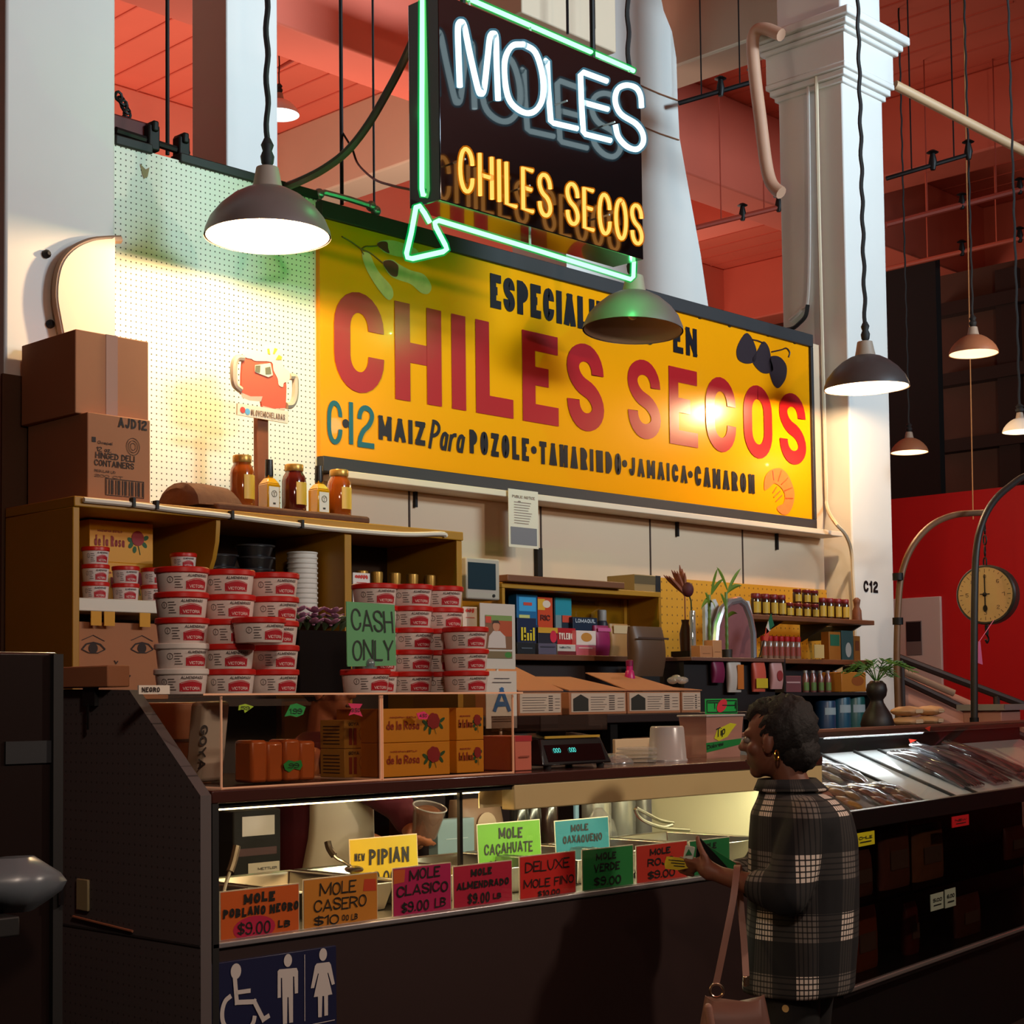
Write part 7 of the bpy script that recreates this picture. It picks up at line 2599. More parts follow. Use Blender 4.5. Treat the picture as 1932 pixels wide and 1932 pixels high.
for i, (a_, b_, rgb, lab) in enumerate(((1556, 1578, (40, 70, 104), 'small blue tin on the low rack shelf'), (1584, 1606, (30, 84, 110), 'blue tin with a green top beside the small blue tin'), (1608, 1632, (28, 92, 88), 'teal tin under the orange snack carton'))):
    x0, x1, z0, z1 = span(a_, 1322 - 8 * (i > 0), b_, 1375, Y3 + .06)
    R = (x1 - x0) / 2
    t = thing('milk_tin', lab, 'tin', ((x0 + x1) / 2, Y3 + .1, r2z), 0, 'tins on the low rack shelf')
    h = min(z1 - r2z, r1z - r2z - .03)
    MB().lathe([(R, 0), (R, h * .95), (R * .95, h)], (0, 0, 0), 20).build('can', M('tin_%d' % i, rgb, .35), t, local=True)
    m = MB()
    wrap_panel(m, cyl_map((0, 0, 0), R + .001, AZ - .2, h * .5), R * 1.6, h * .25)
    m.build('label', M('tin_label', (170, 190, 196), .5), t, local=True)

# ================================================================== PEOPLE
def skin_mat(name, rgb):
    return M(name, rgb, 0.5, noise=0.08, nscale=10)


def frame_of(base, ra, fb):
    base = Vector(base)
    ra = Vector(ra)
    fb = Vector(fb)
    return lambda a, b, z: base + ra * a + fb * b + Vector((0, 0, z))


AR, AF = Vector((0.694, -0.720, 0)), Vector((0.720, 0.694, 0))


def bump_ball(mb, c, r, n=36, m=24, amp=0.01, k=9.0, f=None):
    rx, ry, rz = r
    vs = []
    fs = []
    for j in range(m + 1):
        a = PI * j / m
        for i in range(n):
            b = 2 * PI * i / n
            d = Vector((math.sin(a) * math.cos(b), math.sin(a) * math.sin(b), -math.cos(a)))
            s = 1 + amp * (math.sin(k * d.x + 3 * d.z) * math.sin(k * d.y + 1) + .7 * math.sin(1.7 * k * d.z + 2 * d.x) * math.sin(2.1 * k * d.x)) / min(r)
            p = Vector((d.x * rx, d.y * ry, d.z * rz)) * s
            vs.append(f(c[0] + p.x, c[1] + p.y, c[2] + p.z))
    for j in range(m):
        for i in range(n):
            i2 = (i + 1) % n
            fs.append((j * n + i, j * n + i2, (j + 1) * n + i2, (j + 1) * n + i))
    mb.add(vs, fs)


def head(mb, w, c, f2, s=1.0):
    """head with brow, nose, lips, chin and ears; c centre (a, b, z), f2 facing (a, b)"""
    fa, fb = f2
    ra, rb = fb, -fa            # the head's own side direction
    P = lambda fw, sd, up: w(c[0] + (fa * fw + ra * sd) * s, c[1] + (fb * fw + rb * sd) * s, c[2] + up * s)
    U = Vector((0, 0, 1))
    fx = (P(1, 0, 0) - P(0, 0, 0)).normalized()
    sx = (P(0, 1, 0) - P(0, 0, 0)).normalized()
    R = Matrix((fx, sx, U)).transposed()
    mb.ball(P(-.008, 0, .03), (.095 * s, .075 * s, .095 * s), 18, 12, R)
    mb.ball(P(.02, 0, -.035), (.072 * s, .06 * s, .08 * s), 18, 12, R)
    mb.limb(P(.06, 0, -.095), P(.055, 0, -.085), .026 * s, .03 * s)
    mb.limb(P(.082, 0, .015), P(.108, 0, -.022), .011 * s, .016 * s)
    mb.ball(P(.098, .014, -.025), .011 * s, 8, 6)
    mb.ball(P(.098, -.014, -.025), .011 * s, 8, 6)
    mb.limb(P(.075, -.04, .022), P(.078, .04, .022), .014 * s, .014 * s)
    mb.limb(P(.082, -.02, -.058), P(.082, .02, -.058), .009 * s, .009 * s)
    mb.limb(P(.08, -.017, -.07), P(.08, .017, -.07), .01 * s, .01 * s)
    for sd in (-1, 1):
        mb.ball(P(.055, sd * .042, -.025), .024 * s, 10, 7)
        mb.ball(P(-.005, sd * .078, -.012), (.02 * s, .01 * s, .032 * s), 10, 7, R)
    return P


def face_parts(P, s, root):
    for nm, sd in (('eye', -1), ('eye', 1)):
        m = MB()
        m.ball(P(.079, sd * .031, .002), .0125 * s, 12, 8)
        e = m.build(nm, M('eye_white', (150, 138, 126), .4), root)
        m = MB()
        m.ball(P(.0885, sd * .0315, .002), .0055 * s, 10, 6)
        m.build('iris', M('iris_dark', (30, 18, 12), .2), e)
    m = MB()
    m.limb(P(.0885, -.018, -.064), P(.0885, .018, -.064), .0055 * s, .0055 * s, 8)
    m.build('lips', M('lips', (86, 46, 42), .5), root)


def fingers(mb, palm, dirs, lens, side, curl, r=.0085, k=1.0):
    """palm: list of knuckle points; each finger three bones bending towards `curl`"""
    for p, L in zip(palm, lens):
        a = Vector(p)
        d = Vector(dirs).normalized()
        c = Vector(curl).normalized()
        for j, (fr, b) in enumerate(((.42, .25), (.33, .75), (.25, 1.15))):
            v = (d * math.cos(b) + c * math.sin(b)).normalized()
            e = a + v * L * fr
            mb.limb(a, e, r * (1 - .1 * j), r * (.92 - .1 * j), 8)
            a = e


# ---- the customer
WB = Vector((4.264, 2.926, 0))
w_ = frame_of(WB, AR, AF)
cu = thing('person', 'woman in a dark plaid shirt looking into a black wallet at the counter', 'person', tuple(WB))
M_SKW = skin_mat('skin_brown', (124, 76, 56))
b = MB()
fdir = (-.87, .5)
sd = (.5, .87)
HP = head(b, w_, (-.035, .0, 1.475), fdir, 1.0)
b.limb(w_(-.005, .0, 1.40), w_(.035, .0, 1.28), .05, .06)
b.limb(w_(.04, 0, 1.22), w_(.035, 0, .95), .13, .145)
b.limb(w_(.035, -.09, 1.24), w_(.045, .1, 1.24), .075, .075)
b.limb(w_(.03, 0, .98), w_(.03, 0, .85), .15, .15)
for q, kz in ((-.075, .01), (.075, -.01)):
    hp_ = (.03 + sd[0] * q, sd[1] * q)
    kn = (hp_[0] - .02 + kz, hp_[1])
    b.limb(w_(*hp_, .84), w_(*kn, .47), .085, .058)
    b.limb(w_(*kn, .47), w_(kn[0] + .03, kn[1] - .01, .09), .055, .038)
    b.limb(w_(kn[0] + .035, kn[1] - .01, .05), w_(kn[0] - .13, kn[1] + .07, .035), .04, .032)
# near (left) arm
SHL = (.04, -.15, 1.23)
ELB = (-.045, -.2, 1.02)
WRI = (-.225, -.1, 1.068)
b.limb(w_(*SHL), w_(*ELB), .055, .046)
b.limb(w_(*ELB), w_(*WRI), .043, .027)
PALM = Vector(w_(-.27, -.075, 1.09))
b.limb(w_(*WRI), w_(-.265, -.08, 1.085), .026, .03)
b.limb(w_(-.258, -.088, 1.075), w_(-.285, -.058, 1.10), .026, .022)
# fingers wrap below the wallet, thumb on top
kn = [w_(-.293 - .004 * i, -.075 + .013 * i, 1.105 - .014 * i) for i in range(4)]
fingers(b, kn, w_(-1, .45, .12) - w_(0, 0, 0), (.07, .078, .074, .06), None, w_(-.2, .9, .25) - w_(0, 0, 0))
th = [w_(-.262, -.09, 1.105), w_(-.278, -.078, 1.135), w_(-.288, -.06, 1.163), w_(-.289, -.05, 1.18)]
for i in range(3):
    b.limb(th[i], th[i + 1], .0125 - .0015 * i, .0115 - .0015 * i, 8)
# far (right) arm
SHR = (.045, .15, 1.23)
ELR = (-.07, .2, 1.02)
WRR = (-.21, .08, 1.08)
b.limb(w_(*SHR), w_(*ELR), .055, .046)
b.limb(w_(*ELR), w_(*WRR), .043, .027)
b.limb(w_(*WRR), w_(-.25, .06, 1.09), .026, .028)
kn = [w_(-.272 - .004 * i, .075 - .014 * i, 1.10 - .006 * i) for i in range(4)]
fingers(b, kn, w_(-1, -.3, .25) - w_(0, 0, 0), (.066, .074, .07, .056), None, w_(-.3, -.9, -.2) - w_(0, 0, 0))
for p_, q_ in (((-.245, .085, 1.10), (-.262, .07, 1.13)), ((-.262, .07, 1.13), (-.272, .05, 1.148))):
    b.limb(w_(*p_), w_(*q_), .012, .0105, 8)
b.build('body', M_SKW, cu, remesh=.0065, soft=4)
face_parts(HP, 1.0, cu)

# plaid cloth: dark ground, sparse pale blocks crossed by dark threads, faint grey bands
pm = M('plaid_cloth', (14, 15, 18), 0.85)
nt = pm.node_tree
bs = nt.nodes['Principled BSDF']
tc = nt.nodes.new('ShaderNodeTexCoord')
sp = nt.nodes.new('ShaderNodeSeparateXYZ')
nt.links.new(tc.outputs['Object'], sp.inputs[0])
ang = math_node(nt, 'ARCTAN2', sp.outputs[1], sp.outputs[0])
uu = math_node(nt, 'MULTIPLY', ang, 0.20 / 0.155)
uu = math_node(nt, 'ADD', uu, 7.18)
vv = math_node(nt, 'ADD', math_node(nt, 'MULTIPLY', sp.outputs[2], 1 / 0.185), 0.28)
fu = math_node(nt, 'FRACT', uu)
fv = math_node(nt, 'FRACT', vv)
bu = math_node(nt, 'LESS_THAN', fu, 0.46)
bv = math_node(nt, 'LESS_THAN', fv, 0.46)
lu = math_node(nt, 'GREATER_THAN', math_node(nt, 'FRACT', math_node(nt, 'MULTIPLY', uu, 10.87)), 0.26)
lv = math_node(nt, 'GREATER_THAN', math_node(nt, 'FRACT', math_node(nt, 'MULTIPLY', vv, 10.87)), 0.26)
chk = math_node(nt, 'LESS_THAN', math_node(nt, 'FRACT', math_node(nt, 'MULTIPLY', math_node(nt, 'ADD', math_node(nt, 'FLOOR', uu), math_node(nt, 'FLOOR', vv)), 0.5)), 0.25)
both = math_node(nt, 'MULTIPLY', math_node(nt, 'MULTIPLY', math_node(nt, 'MULTIPLY', bu, bv), math_node(nt, 'MAXIMUM', chk, 0.22)), math_node(nt, 'MULTIPLY', lu, lv))
band = math_node(nt, 'MULTIPLY', math_node(nt, 'MAXIMUM', math_node(nt, 'MULTIPLY', bu, lu), math_node(nt, 'MULTIPLY', bv, lv)), 0.035)
fac = math_node(nt, 'MAXIMUM', both, band)
mx = nt.nodes.new('ShaderNodeMix')
mx.data_type = 'RGBA'
nt.links.new(fac, mx.inputs[0])
mx.inputs[6].default_value = lin((15, 16, 20))
mx.inputs[7].default_value = lin((226, 212, 200))
nt.links.new(mx.outputs[2], bs.inputs['Base Color'])


def ring(a, b, z, ra, rb, n=28, wob=0.0, ph=0.0):
    return [w_(a + ra * math.cos(t) * (1 + wob * math.sin(5 * t + ph)), b + rb * math.sin(t) * (1 + wob * math.sin(4 * t + ph)), z) for t in [k * 2 * PI / n for k in range(n)]]


sh = MB()
sh.loft([ring(.0, 0, 1.35, .08, .08), ring(.005, 0, 1.322, .092, .095), ring(.03, 0, 1.29, .125, .16), ring(.04, 0, 1.25, .155, .195), ring(.045, 0, 1.17, .168, .195),
         ring(.045, 0, 1.05, .172, .19, wob=.02), ring(.04, 0, .95, .172, .188, wob=.03, ph=1), ring(.03, 0, .85, .172, .19, wob=.035, ph=2), ring(.015, 0, .72, .172, .188, wob=.04, ph=2.5), ring(.01, 0, .70, .168, .184, wob=.04, ph=2.5)])
for S, E_, Wr, t_ in ((SHL, ELB, WRI, .36), (SHR, ELR, WRR, .36)):
    cuff = tuple(E_[i] + (Wr[i] - E_[i]) * t_ for i in range(3))
    sh.limb(w_(*S), w_(*E_), .082, .07)
    sh.limb(w_(*E_), w_(*cuff), .068, .058)
sh.build('plaid_shirt', pm, cu, remesh=.011, soft=3)
# collar
cl = MB()
for s_ in (1,):
    r0 = ring(0.0, 0, 1.352, .086, .086, 24)
    r1 = ring(.012, 0, 1.318, .112, .118, 24)
    n = 24
    cl.add(r0 + r1, [(i, (i + 1) % n, n + (i + 1) % n, n + i) for i in range(n)])
cl.build('collar', pm, cu, solid=.006)
# trousers with floral print
tr_ = MB()
for q, kz in ((-.075, .01), (.075, -.01)):
    hp_ = (.03 + sd[0] * q, sd[1] * q)
    tr_.limb(w_(*hp_, .84), w_(hp_[0] - .02 + kz, hp_[1], .47), .098, .078)
    tr_.limb(w_(hp_[0] - .02 + kz, hp_[1], .47), w_(hp_[0] + .01 + kz, hp_[1] - .01, .13), .077, .066)
fm = M('floral_trousers', (22, 20, 20), 0.8)
nt = fm.node_tree
vo = nt.nodes.new('ShaderNodeTexVoronoi')
vo.inputs['Scale'].default_value = 14
tcn = nt.nodes.new('ShaderNodeTexCoord')
nt.links.new(tcn.outputs['Object'], vo.inputs['Vector'])
fl1 = math_node(nt, 'LESS_THAN', vo.outputs['Distance'], 0.26)
mx = nt.nodes.new('ShaderNodeMix')
mx.data_type = 'RGBA'
nt.links.new(fl1, mx.inputs[0])
mx.inputs[6].default_value = lin((20, 18, 18))
mx.inputs[7].default_value = lin((206, 170, 110))
nt.links.new(mx.outputs[2], nt.nodes['Principled BSDF'].inputs['Base Color'])
tr_.build('floral_trousers', fm, cu, remesh=.012, soft=3)
for q in (-.075, .075):
    hp_ = (.03 + sd[0] * q, sd[1] * q)
    m = MB()
    m.limb(w_(hp_[0] + .025, hp_[1] - .02, .055), w_(hp_[0] - .13, hp_[1] + .065, .042), .05, .042)
    m.build('shoe', M('black_shoe', (18, 16, 16), .4), cu, remesh=.008, soft=3)
hr = MB()
bump_ball(hr, (.0, -.005, 1.51), (.098, .092, .108), amp=.006, k=13, f=w_)
bump_ball(hr, (.03, -.005, 1.44), (.07, .08, .07), 26, 18, amp=.005, k=12, f=w_)
bump_ball(hr, (-.045, .022, 1.555), (.072, .075, .055), 28, 18, amp=.005, k=14, f=w_)
bump_ball(hr, (-.01, -.045, 1.50), (.07, .045, .07), 26, 18, amp=.004, k=14, f=w_)
hr.build('hair', M('hair_black', (20, 14, 12), 0.75, noise=.4, nscale=60, bump=.6), cu, smooth=True, angle=180)
m = MB()
e = w_(-.046, -.09, 1.44)
m.tube([e + Vector((.010 * math.cos(t), 0, .016 * math.sin(t) - .01)) for t in [k * PI / 6 for k in range(12)]], .003, 6, closed=True)
m.build('earring', M('gold_ring', (226, 170, 70), .2, 1.0), cu)

# wallet, paper slip, bag: held things
wt = thing('wallet', 'open black wallet held up by the customer in plaid', 'wallet', tuple(w_(-.25, -.02, 1.08)))
m = MB()
q = [(-.298, -.035, 1.075), (-.205, -.0, 1.055), (-.185, .0, 1.075), (-.285, -.03, 1.185)]
m.hexa([w_(*q[0]), w_(*q[1]), w_(q[1][0], q[1][1] + .016, q[1][2]), w_(q[0][0], q[0][1] + .016, q[0][2]), w_(*q[3]), w_(*q[2]), w_(q[2][0], q[2][1] + .016, q[2][2]), w_(q[3][0], q[3][1] + .016, q[3][2])])
m.build('cover', M('wallet_black', (20, 22, 20), .4), wt, bevel=.003)
m = MB()
q = [(-.29, -.012, 1.08), (-.17, .02, 1.06), (-.16, .03, 1.09), (-.275, -.005, 1.165)]
m.hexa([w_(*q[0]), w_(*q[1]), w_(q[1][0], q[1][1] + .012, q[1][2]), w_(q[0][0], q[0][1] + .012, q[0][2]), w_(*q[3]), w_(*q[2]), w_(q[2][0], q[2][1] + .012, q[2][2]), w_(q[3][0], q[3][1] + .012, q[3][2])])
m.build('lining', M('wallet_green', (18, 120, 60), .5), wt, bevel=.002)
m = MB()
c = w_(-.315, -.045, 1.132)
m.obox(c, (.03, .012, .042), rot_z(-.8) @ rot('Y', .2))
m.build('white_card', M('white_green_card', (196, 206, 190), .5), wt, bevel=.003)
m = MB()
m.plate([(0, 0), (.02, .0), (.01, .018)], lambda x, y: c + AR * (x - .012) + Vector((0, 0, y - .005)) - AF * .012, AF * .003)
m.build('card_mark', M('wallet_green', (18, 120, 60), .5), wt)
m = MB()
vs = []
poly = [(-.392, 1.10), (-.385, 1.122), (-.345, 1.118), (-.312, 1.105), (-.312, 1.087), (-.35, 1.08), (-.39, 1.085)]
m.plate(poly, lambda a, z: w_(a, -.05, z), AF * .004)
ys = tag(m.build('paper_slip', M('slip_yellow', (206, 180, 30), .5)), None)
one_ = ys
tag(ys, 'small bright yellow paper slip sticking out from the fingers holding the wallet', 'paper')
m = MB()
for k in range(3):
    ribbon(m, [(-.38 + .008 * k, 1.112 - .009 * k), (-.33, 1.107 - .008 * k)], .0025, lambda a, z: w_(a, -.0515, z), None)
m.build('print', M('marker_black', (18, 26, 22), .6), ys)

M_BAG = M('tan_leather', (112, 74, 63), .5, noise=.12, nscale=7)
bg = thing('handbag', 'tan leather handbag hanging by two straps from the forearm of the woman', 'handbag', tuple(w_(-.2, -.15, .45)))
bb = MB()
rings = []
for z, wa, wb in ((.44, .125, .06), (.46, .13, .066), (.56, .118, .058), (.66, .1, .042), (.715, .088, .022)):
    rings.append([w_(-.205 + wa * math.copysign(abs(math.cos(t)) ** .6, math.cos(t)), -.215 + wb * math.copysign(abs(math.sin(t)) ** .6, math.sin(t)), z + (.012 * math.cos(2 * t) if z > .7 else 0)) for t in [k * 2 * PI / 28 for k in range(28)]])
bb.loft(rings)
bb.build('bag_body', M_BAG, bg, angle=70)
m = MB()
m.limb(w_(-.29, -.262, .70), w_(-.255, -.276, .46), .012, .012)
m.build('seam_band', M('pale_leather', (146, 104, 90), .5), bg)


def strap(pts, wd, name):
    q = curve([w_(*p) for p in pts], 5)
    vs = []
    for p in q:
        vs += [p - AR * wd, p + AR * wd, p + AR * wd + AF * .004, p - AR * wd + AF * .004]
    fs = [(0, 1, 2, 3)]
    for i in range(len(q) - 1):
        for k in range(4):
            k2 = (k + 1) % 4
            fs.append((4 * i + k, 4 * i + k2, 4 * i + 4 + k2, 4 * i + 4 + k))
    fs.append(tuple(4 * (len(q) - 1) + k for k in (3, 2, 1, 0)))
    m = MB()
    m.add(vs, fs)
    m.build(name, M('pale_leather', (146, 104, 90), .5), bg)


strap([(-.262, -.24, .765), (-.235, -.235, .88), (-.205, -.21, 1.0), (-.188, -.172, 1.075), (-.18, -.14, 1.10), (-.172, -.10, 1.085), (-.165, -.09, .98), (-.165, -.15, .87), (-.168, -.2, .78)], .010, 'strap')
m = MB()
c = w_(-.262, -.242, .745)
m.tube([c + AR * .02 * math.cos(t) + Vector((0, 0, .02 * math.sin(t))) for t in [k * PI / 8 for k in range(16)]], .004, 8, closed=True)
m.build('ring', M('brass_ring', (206, 176, 150), .25, 1.0), bg)
m = MB()
m.obox(w_(-.168, -.203, .765), (.02, .01, .03))
m.build('buckle', M('brass_ring', (206, 176, 150), .25, 1.0), bg, bevel=.002)

# ---- the vendor behind the glass
VB = Vector((4.02, 4.9, 0))
v_ = frame_of(VB, AR, AF)
ve = thing('person', 'vendor in a maroon shirt and white apron holding up a cup behind the glass', 'person', tuple(VB))
b = MB()
vf = (.95, -.3)
VP = head(b, v_, (.02, 0, 1.66), vf)
b.limb(v_(0, 0, 1.58), v_(-.01, 0, 1.44), .05, .058)
b.limb(v_(0, 0, 1.38), v_(-.01, 0, 1.0), .135, .15)
b.limb(v_(-.02, -.15, 1.38), v_(-.02, .15, 1.38), .07, .07)
b.limb(v_(0, 0, 1.0), v_(0, 0, .9), .15, .15)
for q in (-.08, .08):
    b.limb(v_(0, q, .88), v_(.02, q, .48), .085, .06)
    b.limb(v_(.02, q, .48), v_(0, q, .09), .056, .04)
    b.limb(v_(-.02, q, .05), v_(.15, q, .04), .042, .034)
vhand = aty(786, 1590, 4.47)
velb = aty(752, 1520, 4.60)
vsh = v_(.06, -.16, 1.38)
b.limb(vsh, velb, .052, .044)
b.limb(velb, vhand, .042, .03)
cupc = aty(802, 1582, 4.44)
b.limb(vhand, aty(776, 1586, 4.42), .03, .03)
tohand = (cupc - vhand)
kn = [aty(768 + 9 * i, 1578 + 5 * i, 4.40) for i in range(4)]
fingers(b, kn, AR * .8 + Vector((0, 0, -.05)) - AF * .2, (.07, .078, .074, .06), None, AF * .9 + AR * .2)
for p_, q_ in ((aty(765, 1588, 4.45), aty(778, 1568, 4.49)), (aty(778, 1568, 4.49), aty(790, 1556, 4.50))):
    b.limb(p_, q_, .0125, .011, 8)
b.limb(v_(-.02, .17, 1.37), v_(.06, .22, 1.1), .052, .044)
b.limb(v_(.06, .22, 1.1), v_(.22, .12, 1.05), .042, .03)
b.limb(v_(.22, .12, 1.05), v_(.29, .1, 1.05), .03, .028)
kn = [v_(.305, .075 + .016 * i, 1.055) for i in range(4)]
fingers(b, kn, AR, (.066, .074, .07, .056), None, Vector((0, 0, -1)))
b.limb(v_(.26, .07, 1.05), v_(.3, .045, 1.03), .012, .01, 8)
b.build('body', skin_mat('skin_tan', (176, 104, 70)), ve, remesh=.0075, soft=4)
face_parts(VP, 1.0, ve)
M_MAR = M('maroon_cloth', (92, 18, 32), .85, noise=.15, nscale=6)


def vring(a, b_, z, ra, rb, n=28):
    return [v_(a + ra * math.cos(t), b_ + rb * math.sin(t), z) for t in [k * 2 * PI / n for k in range(n)]]


s = MB()
s.loft([vring(0, 0, 1.5, .07, .07), vring(-.005, 0, 1.46, .12, .16), vring(-.01, 0, 1.4, .16, .19), vring(-.01, 0, 1.25, .185, .19), vring(-.01, 0, 1.1, .195, .195), vring(-.005, 0, .95, .19, .19), vring(0, 0, .84, .185, .185)])
s.limb(vsh, velb, .072, .062)
d = vhand - velb
s.limb(velb, velb + d * .45, .06, .05)
s.limb(v_(-.02, .17, 1.37), v_(.06, .22, 1.1), .07, .06)
s.build('maroon_shirt', M_MAR, ve, remesh=.011, soft=3)
ap = MB()
vs = []
nz, na = 12, 18
for j in range(nz + 1):
    z = 1.36 - (1.36 - .6) * j / nz
    R_ = .192 + .012 * min(1, j / 4)
    lo = -1.66 - .75 * max(0, j / nz - .3)
    hi = 1.2 + .3 * j / nz
    for i in range(na + 1):
        t = lo + (hi - lo) * i / na
        k = 1 + .012 * math.sin(7 * t + j)
        vs.append(v_(-.008 + R_ * k * math.cos(t), R_ * k * math.sin(t), z))
ap.add(vs, [(j * (na + 1) + i, j * (na + 1) + i + 1, (j + 1) * (na + 1) + i + 1, (j + 1) * (na + 1) + i) for j in range(nz) for i in range(na)])
ap.build('white_apron', M('apron_white', (222, 206, 180), .8, noise=.08, nscale=5), ve, solid=.004)
tr2 = MB()
for q in (-.08, .08):
    tr2.limb(v_(0, q, .88), v_(.02, q, .48), .098, .075)
    tr2.limb(v_(.02, q, .48), v_(0, q, .1), .072, .06)
tr2.build('dark_trousers', M('dark_cloth', (26, 24, 30), .8), ve, remesh=.014, soft=3)
for q in (-.08, .08):
    m = MB()
    m.limb(v_(-.02, q, .055), v_(.15, q, .045), .05, .042)
    m.build('shoe', M('black_shoe', (18, 16, 16), .4), ve, remesh=.01, soft=3)
hb_ = MB()
bump_ball(hb_, (.0, .0, 1.70), (.1, .086, .095), amp=.004, k=11, f=v_)
hb_.build('hair', M('hair_black', (20, 14, 12), .75), ve, angle=180)
# cup of paste, tipped
cpos = aty(800, 1578, 4.43)
t = thing('plastic_cup', 'clear plastic cup of brown mole held up by the vendor', 'cup', tuple(cpos))
Rm = rot('Y', .22) @ rot('X', -.05)
up = (Vector((0, 0, 1)) + AR * .22 - AF * .25).normalized()
Rm = basis(up)
MB().lathe([(.045, 0), (.047, .004), (.062, .115)], (0, 0, 0), 26, rot=Rm, cap=False).build('cup', sheer('cup_plastic', (.95, .93, .9), .12, body=.18, body_rgb=(226, 206, 190)), t, local=True, angle=60)
MB().lathe([(.044, .004), (.056, .085), (.052, .1), (.03, .112), (.001, .116)], (0, 0, 0), 24, rot=Rm).build('mole', M('mole_brown', (120, 62, 32), .6, noise=.25, nscale=25, bump=.5), t, local=True, angle=70)
ring_ = [Rm @ Vector((.0625 * math.cos(k * PI / 14), .0625 * math.sin(k * PI / 14), .116)) for k in range(28)]
MB().tube(ring_, .003, 6, closed=True).build('rim', FROST, t, local=True)

# ================================================================== CHILE CASE ON THE RIGHT
CO = Vector((5.0, 3.45, 0))
CA = math.radians(8)
CR = Matrix.Rotation(-CA, 3, 'Z')
t0, t1 = 0.48, 4.43


def pl(px, py, yl):
    """picture point -> the chile case's own coordinates at depth yl"""
    D = CR @ ray(px, py)
    P = CR @ (CAM - CO)
    return P + D * ((yl - P.y) / D.y)


def case_to_world(p):
    return CO + Matrix.Rotation(CA, 3, 'Z') @ Vector(p)


cc = thing('chile_case', 'long dark display case of dried chiles with a sloped glass top on the right', 'display case', tuple(CO), CA)
M_CASE = M('case_black', (16, 14, 14), .4, noise=.1)
B = lambda *a: MB().box(*a)
B(t0, t1, .06, 1.0, 0, .44).build('kick_base', M_CASE, cc, local=True)
B(t0, t1, -.01, .02, .455, .475).build('bumper_rail', M('bumper_silver', (196, 186, 182), .25, .8), cc, local=True, bevel=.006)
B(t0, t1, 0, 1.0, .44, .456).build('lower_shelf', M_CASE, cc, local=True)
B(t0, t1, 0, .04, 1.08, 1.155).build('front_rail', M_CASE, cc, local=True, bevel=.004)
B(t0, t1, .62, .66, .456, 1.42).build('inner_back', M_CASE, cc, local=True)
B(t0, t1, .58, 1.0, 1.42, 1.445).build('rear_ledge', M('ledge_dark', (64, 40, 34), .35, coat=.2), cc, local=True, bevel=.004)
B(t0, t1, .585, .605, 1.445, 1.462).build('top_rail', M('copper_rail', (146, 100, 80), .35, .4), cc, local=True, bevel=.003)
B(t0, t1, .97, 1.0, 0, 1.42).build('back_panel', M_CASE, cc, local=True)
B(t0, t1, .04, .6, .76, .775).build('mid_shelf', sheer('dark_glass_shelf', (.5, .5, .5), .1), cc, local=True)
for x in (t0, t1 - .02):
    MB().plate([(0.0, .456), (.62, .456), (.62, 1.42), (.02, 1.155), (0, 1.155)], lambda y, z: (x, y, z), (.02, 0, 0)).build('end_sheet', sheer('case_end_glass', (.85, .85, .85), .06), cc, local=True)
# white sloped display boards with dark joints
zf, zb = 1.112, 1.345
MB().hexa([(t0 + .02, .045, zf - .012), (t1 - .02, .045, zf - .012), (t1 - .02, .61, zb - .012), (t0 + .02, .61, zb - .012), (t0 + .02, .045, zf), (t1 - .02, .045, zf), (t1 - .02, .61, zb), (t0 + .02, .61, zb)]).build('sloped_board', M('board_white_gloss', (206, 210, 212), .15, coat=.3), cc, local=True)
zs = lambda y: zf + (zb - zf) * (y - .045) / .565
for (pa, pb) in (((1636, 1432), (1750, 1494)), ((1666, 1410), (1809, 1486)), ((1740, 1392), (1850, 1462))):
    xa = pl(pb[0], pb[1], .08).x
    m = MB()
    m.hexa([(xa - .012, .045, zf), (xa + .012, .045, zf), (xa + .012, .6, zs(.6)), (xa - .012, .6, zs(.6)), (xa - .012, .045, zf + .012), (xa + .012, .045, zf + .012), (xa + .012, .6, zs(.6) + .012), (xa - .012, .6, zs(.6) + .012)])
    m.build('board_divider', M_BLACK, cc, local=True)
MB().add([(t0, .01, 1.158), (t1, .01, 1.158), (t1, .59, 1.448), (t0, .59, 1.448), (t0, .01, 1.162), (t1, .01, 1.162), (t1, .59, 1.452), (t0, .59, 1.452)],
         [(0, 3, 2, 1), (4, 5, 6, 7), (0, 1, 5, 4), (1, 2, 6, 5), (2, 3, 7, 6), (3, 0, 4, 7)]).build('glass_top', GLASS, cc, local=True)
B(t0 + .02, t1 - .02, .006, .010, .476, 1.08).build('front_glass', sheer('dusky_glass', (.62, .6, .6), .04), cc, local=True)
light('chile_case_light', 'AREA', tuple(case_to_world((2.1, .55, 1.415))), 3.0, (0.9, 0.95, 1.0), 1.2, tuple(case_to_world((2.1, .1, .9))), .04)

CELLO = sheer('cellophane', (.92, .92, .95), .22, body=.06, body_rgb=(206, 206, 216), rough=.08)


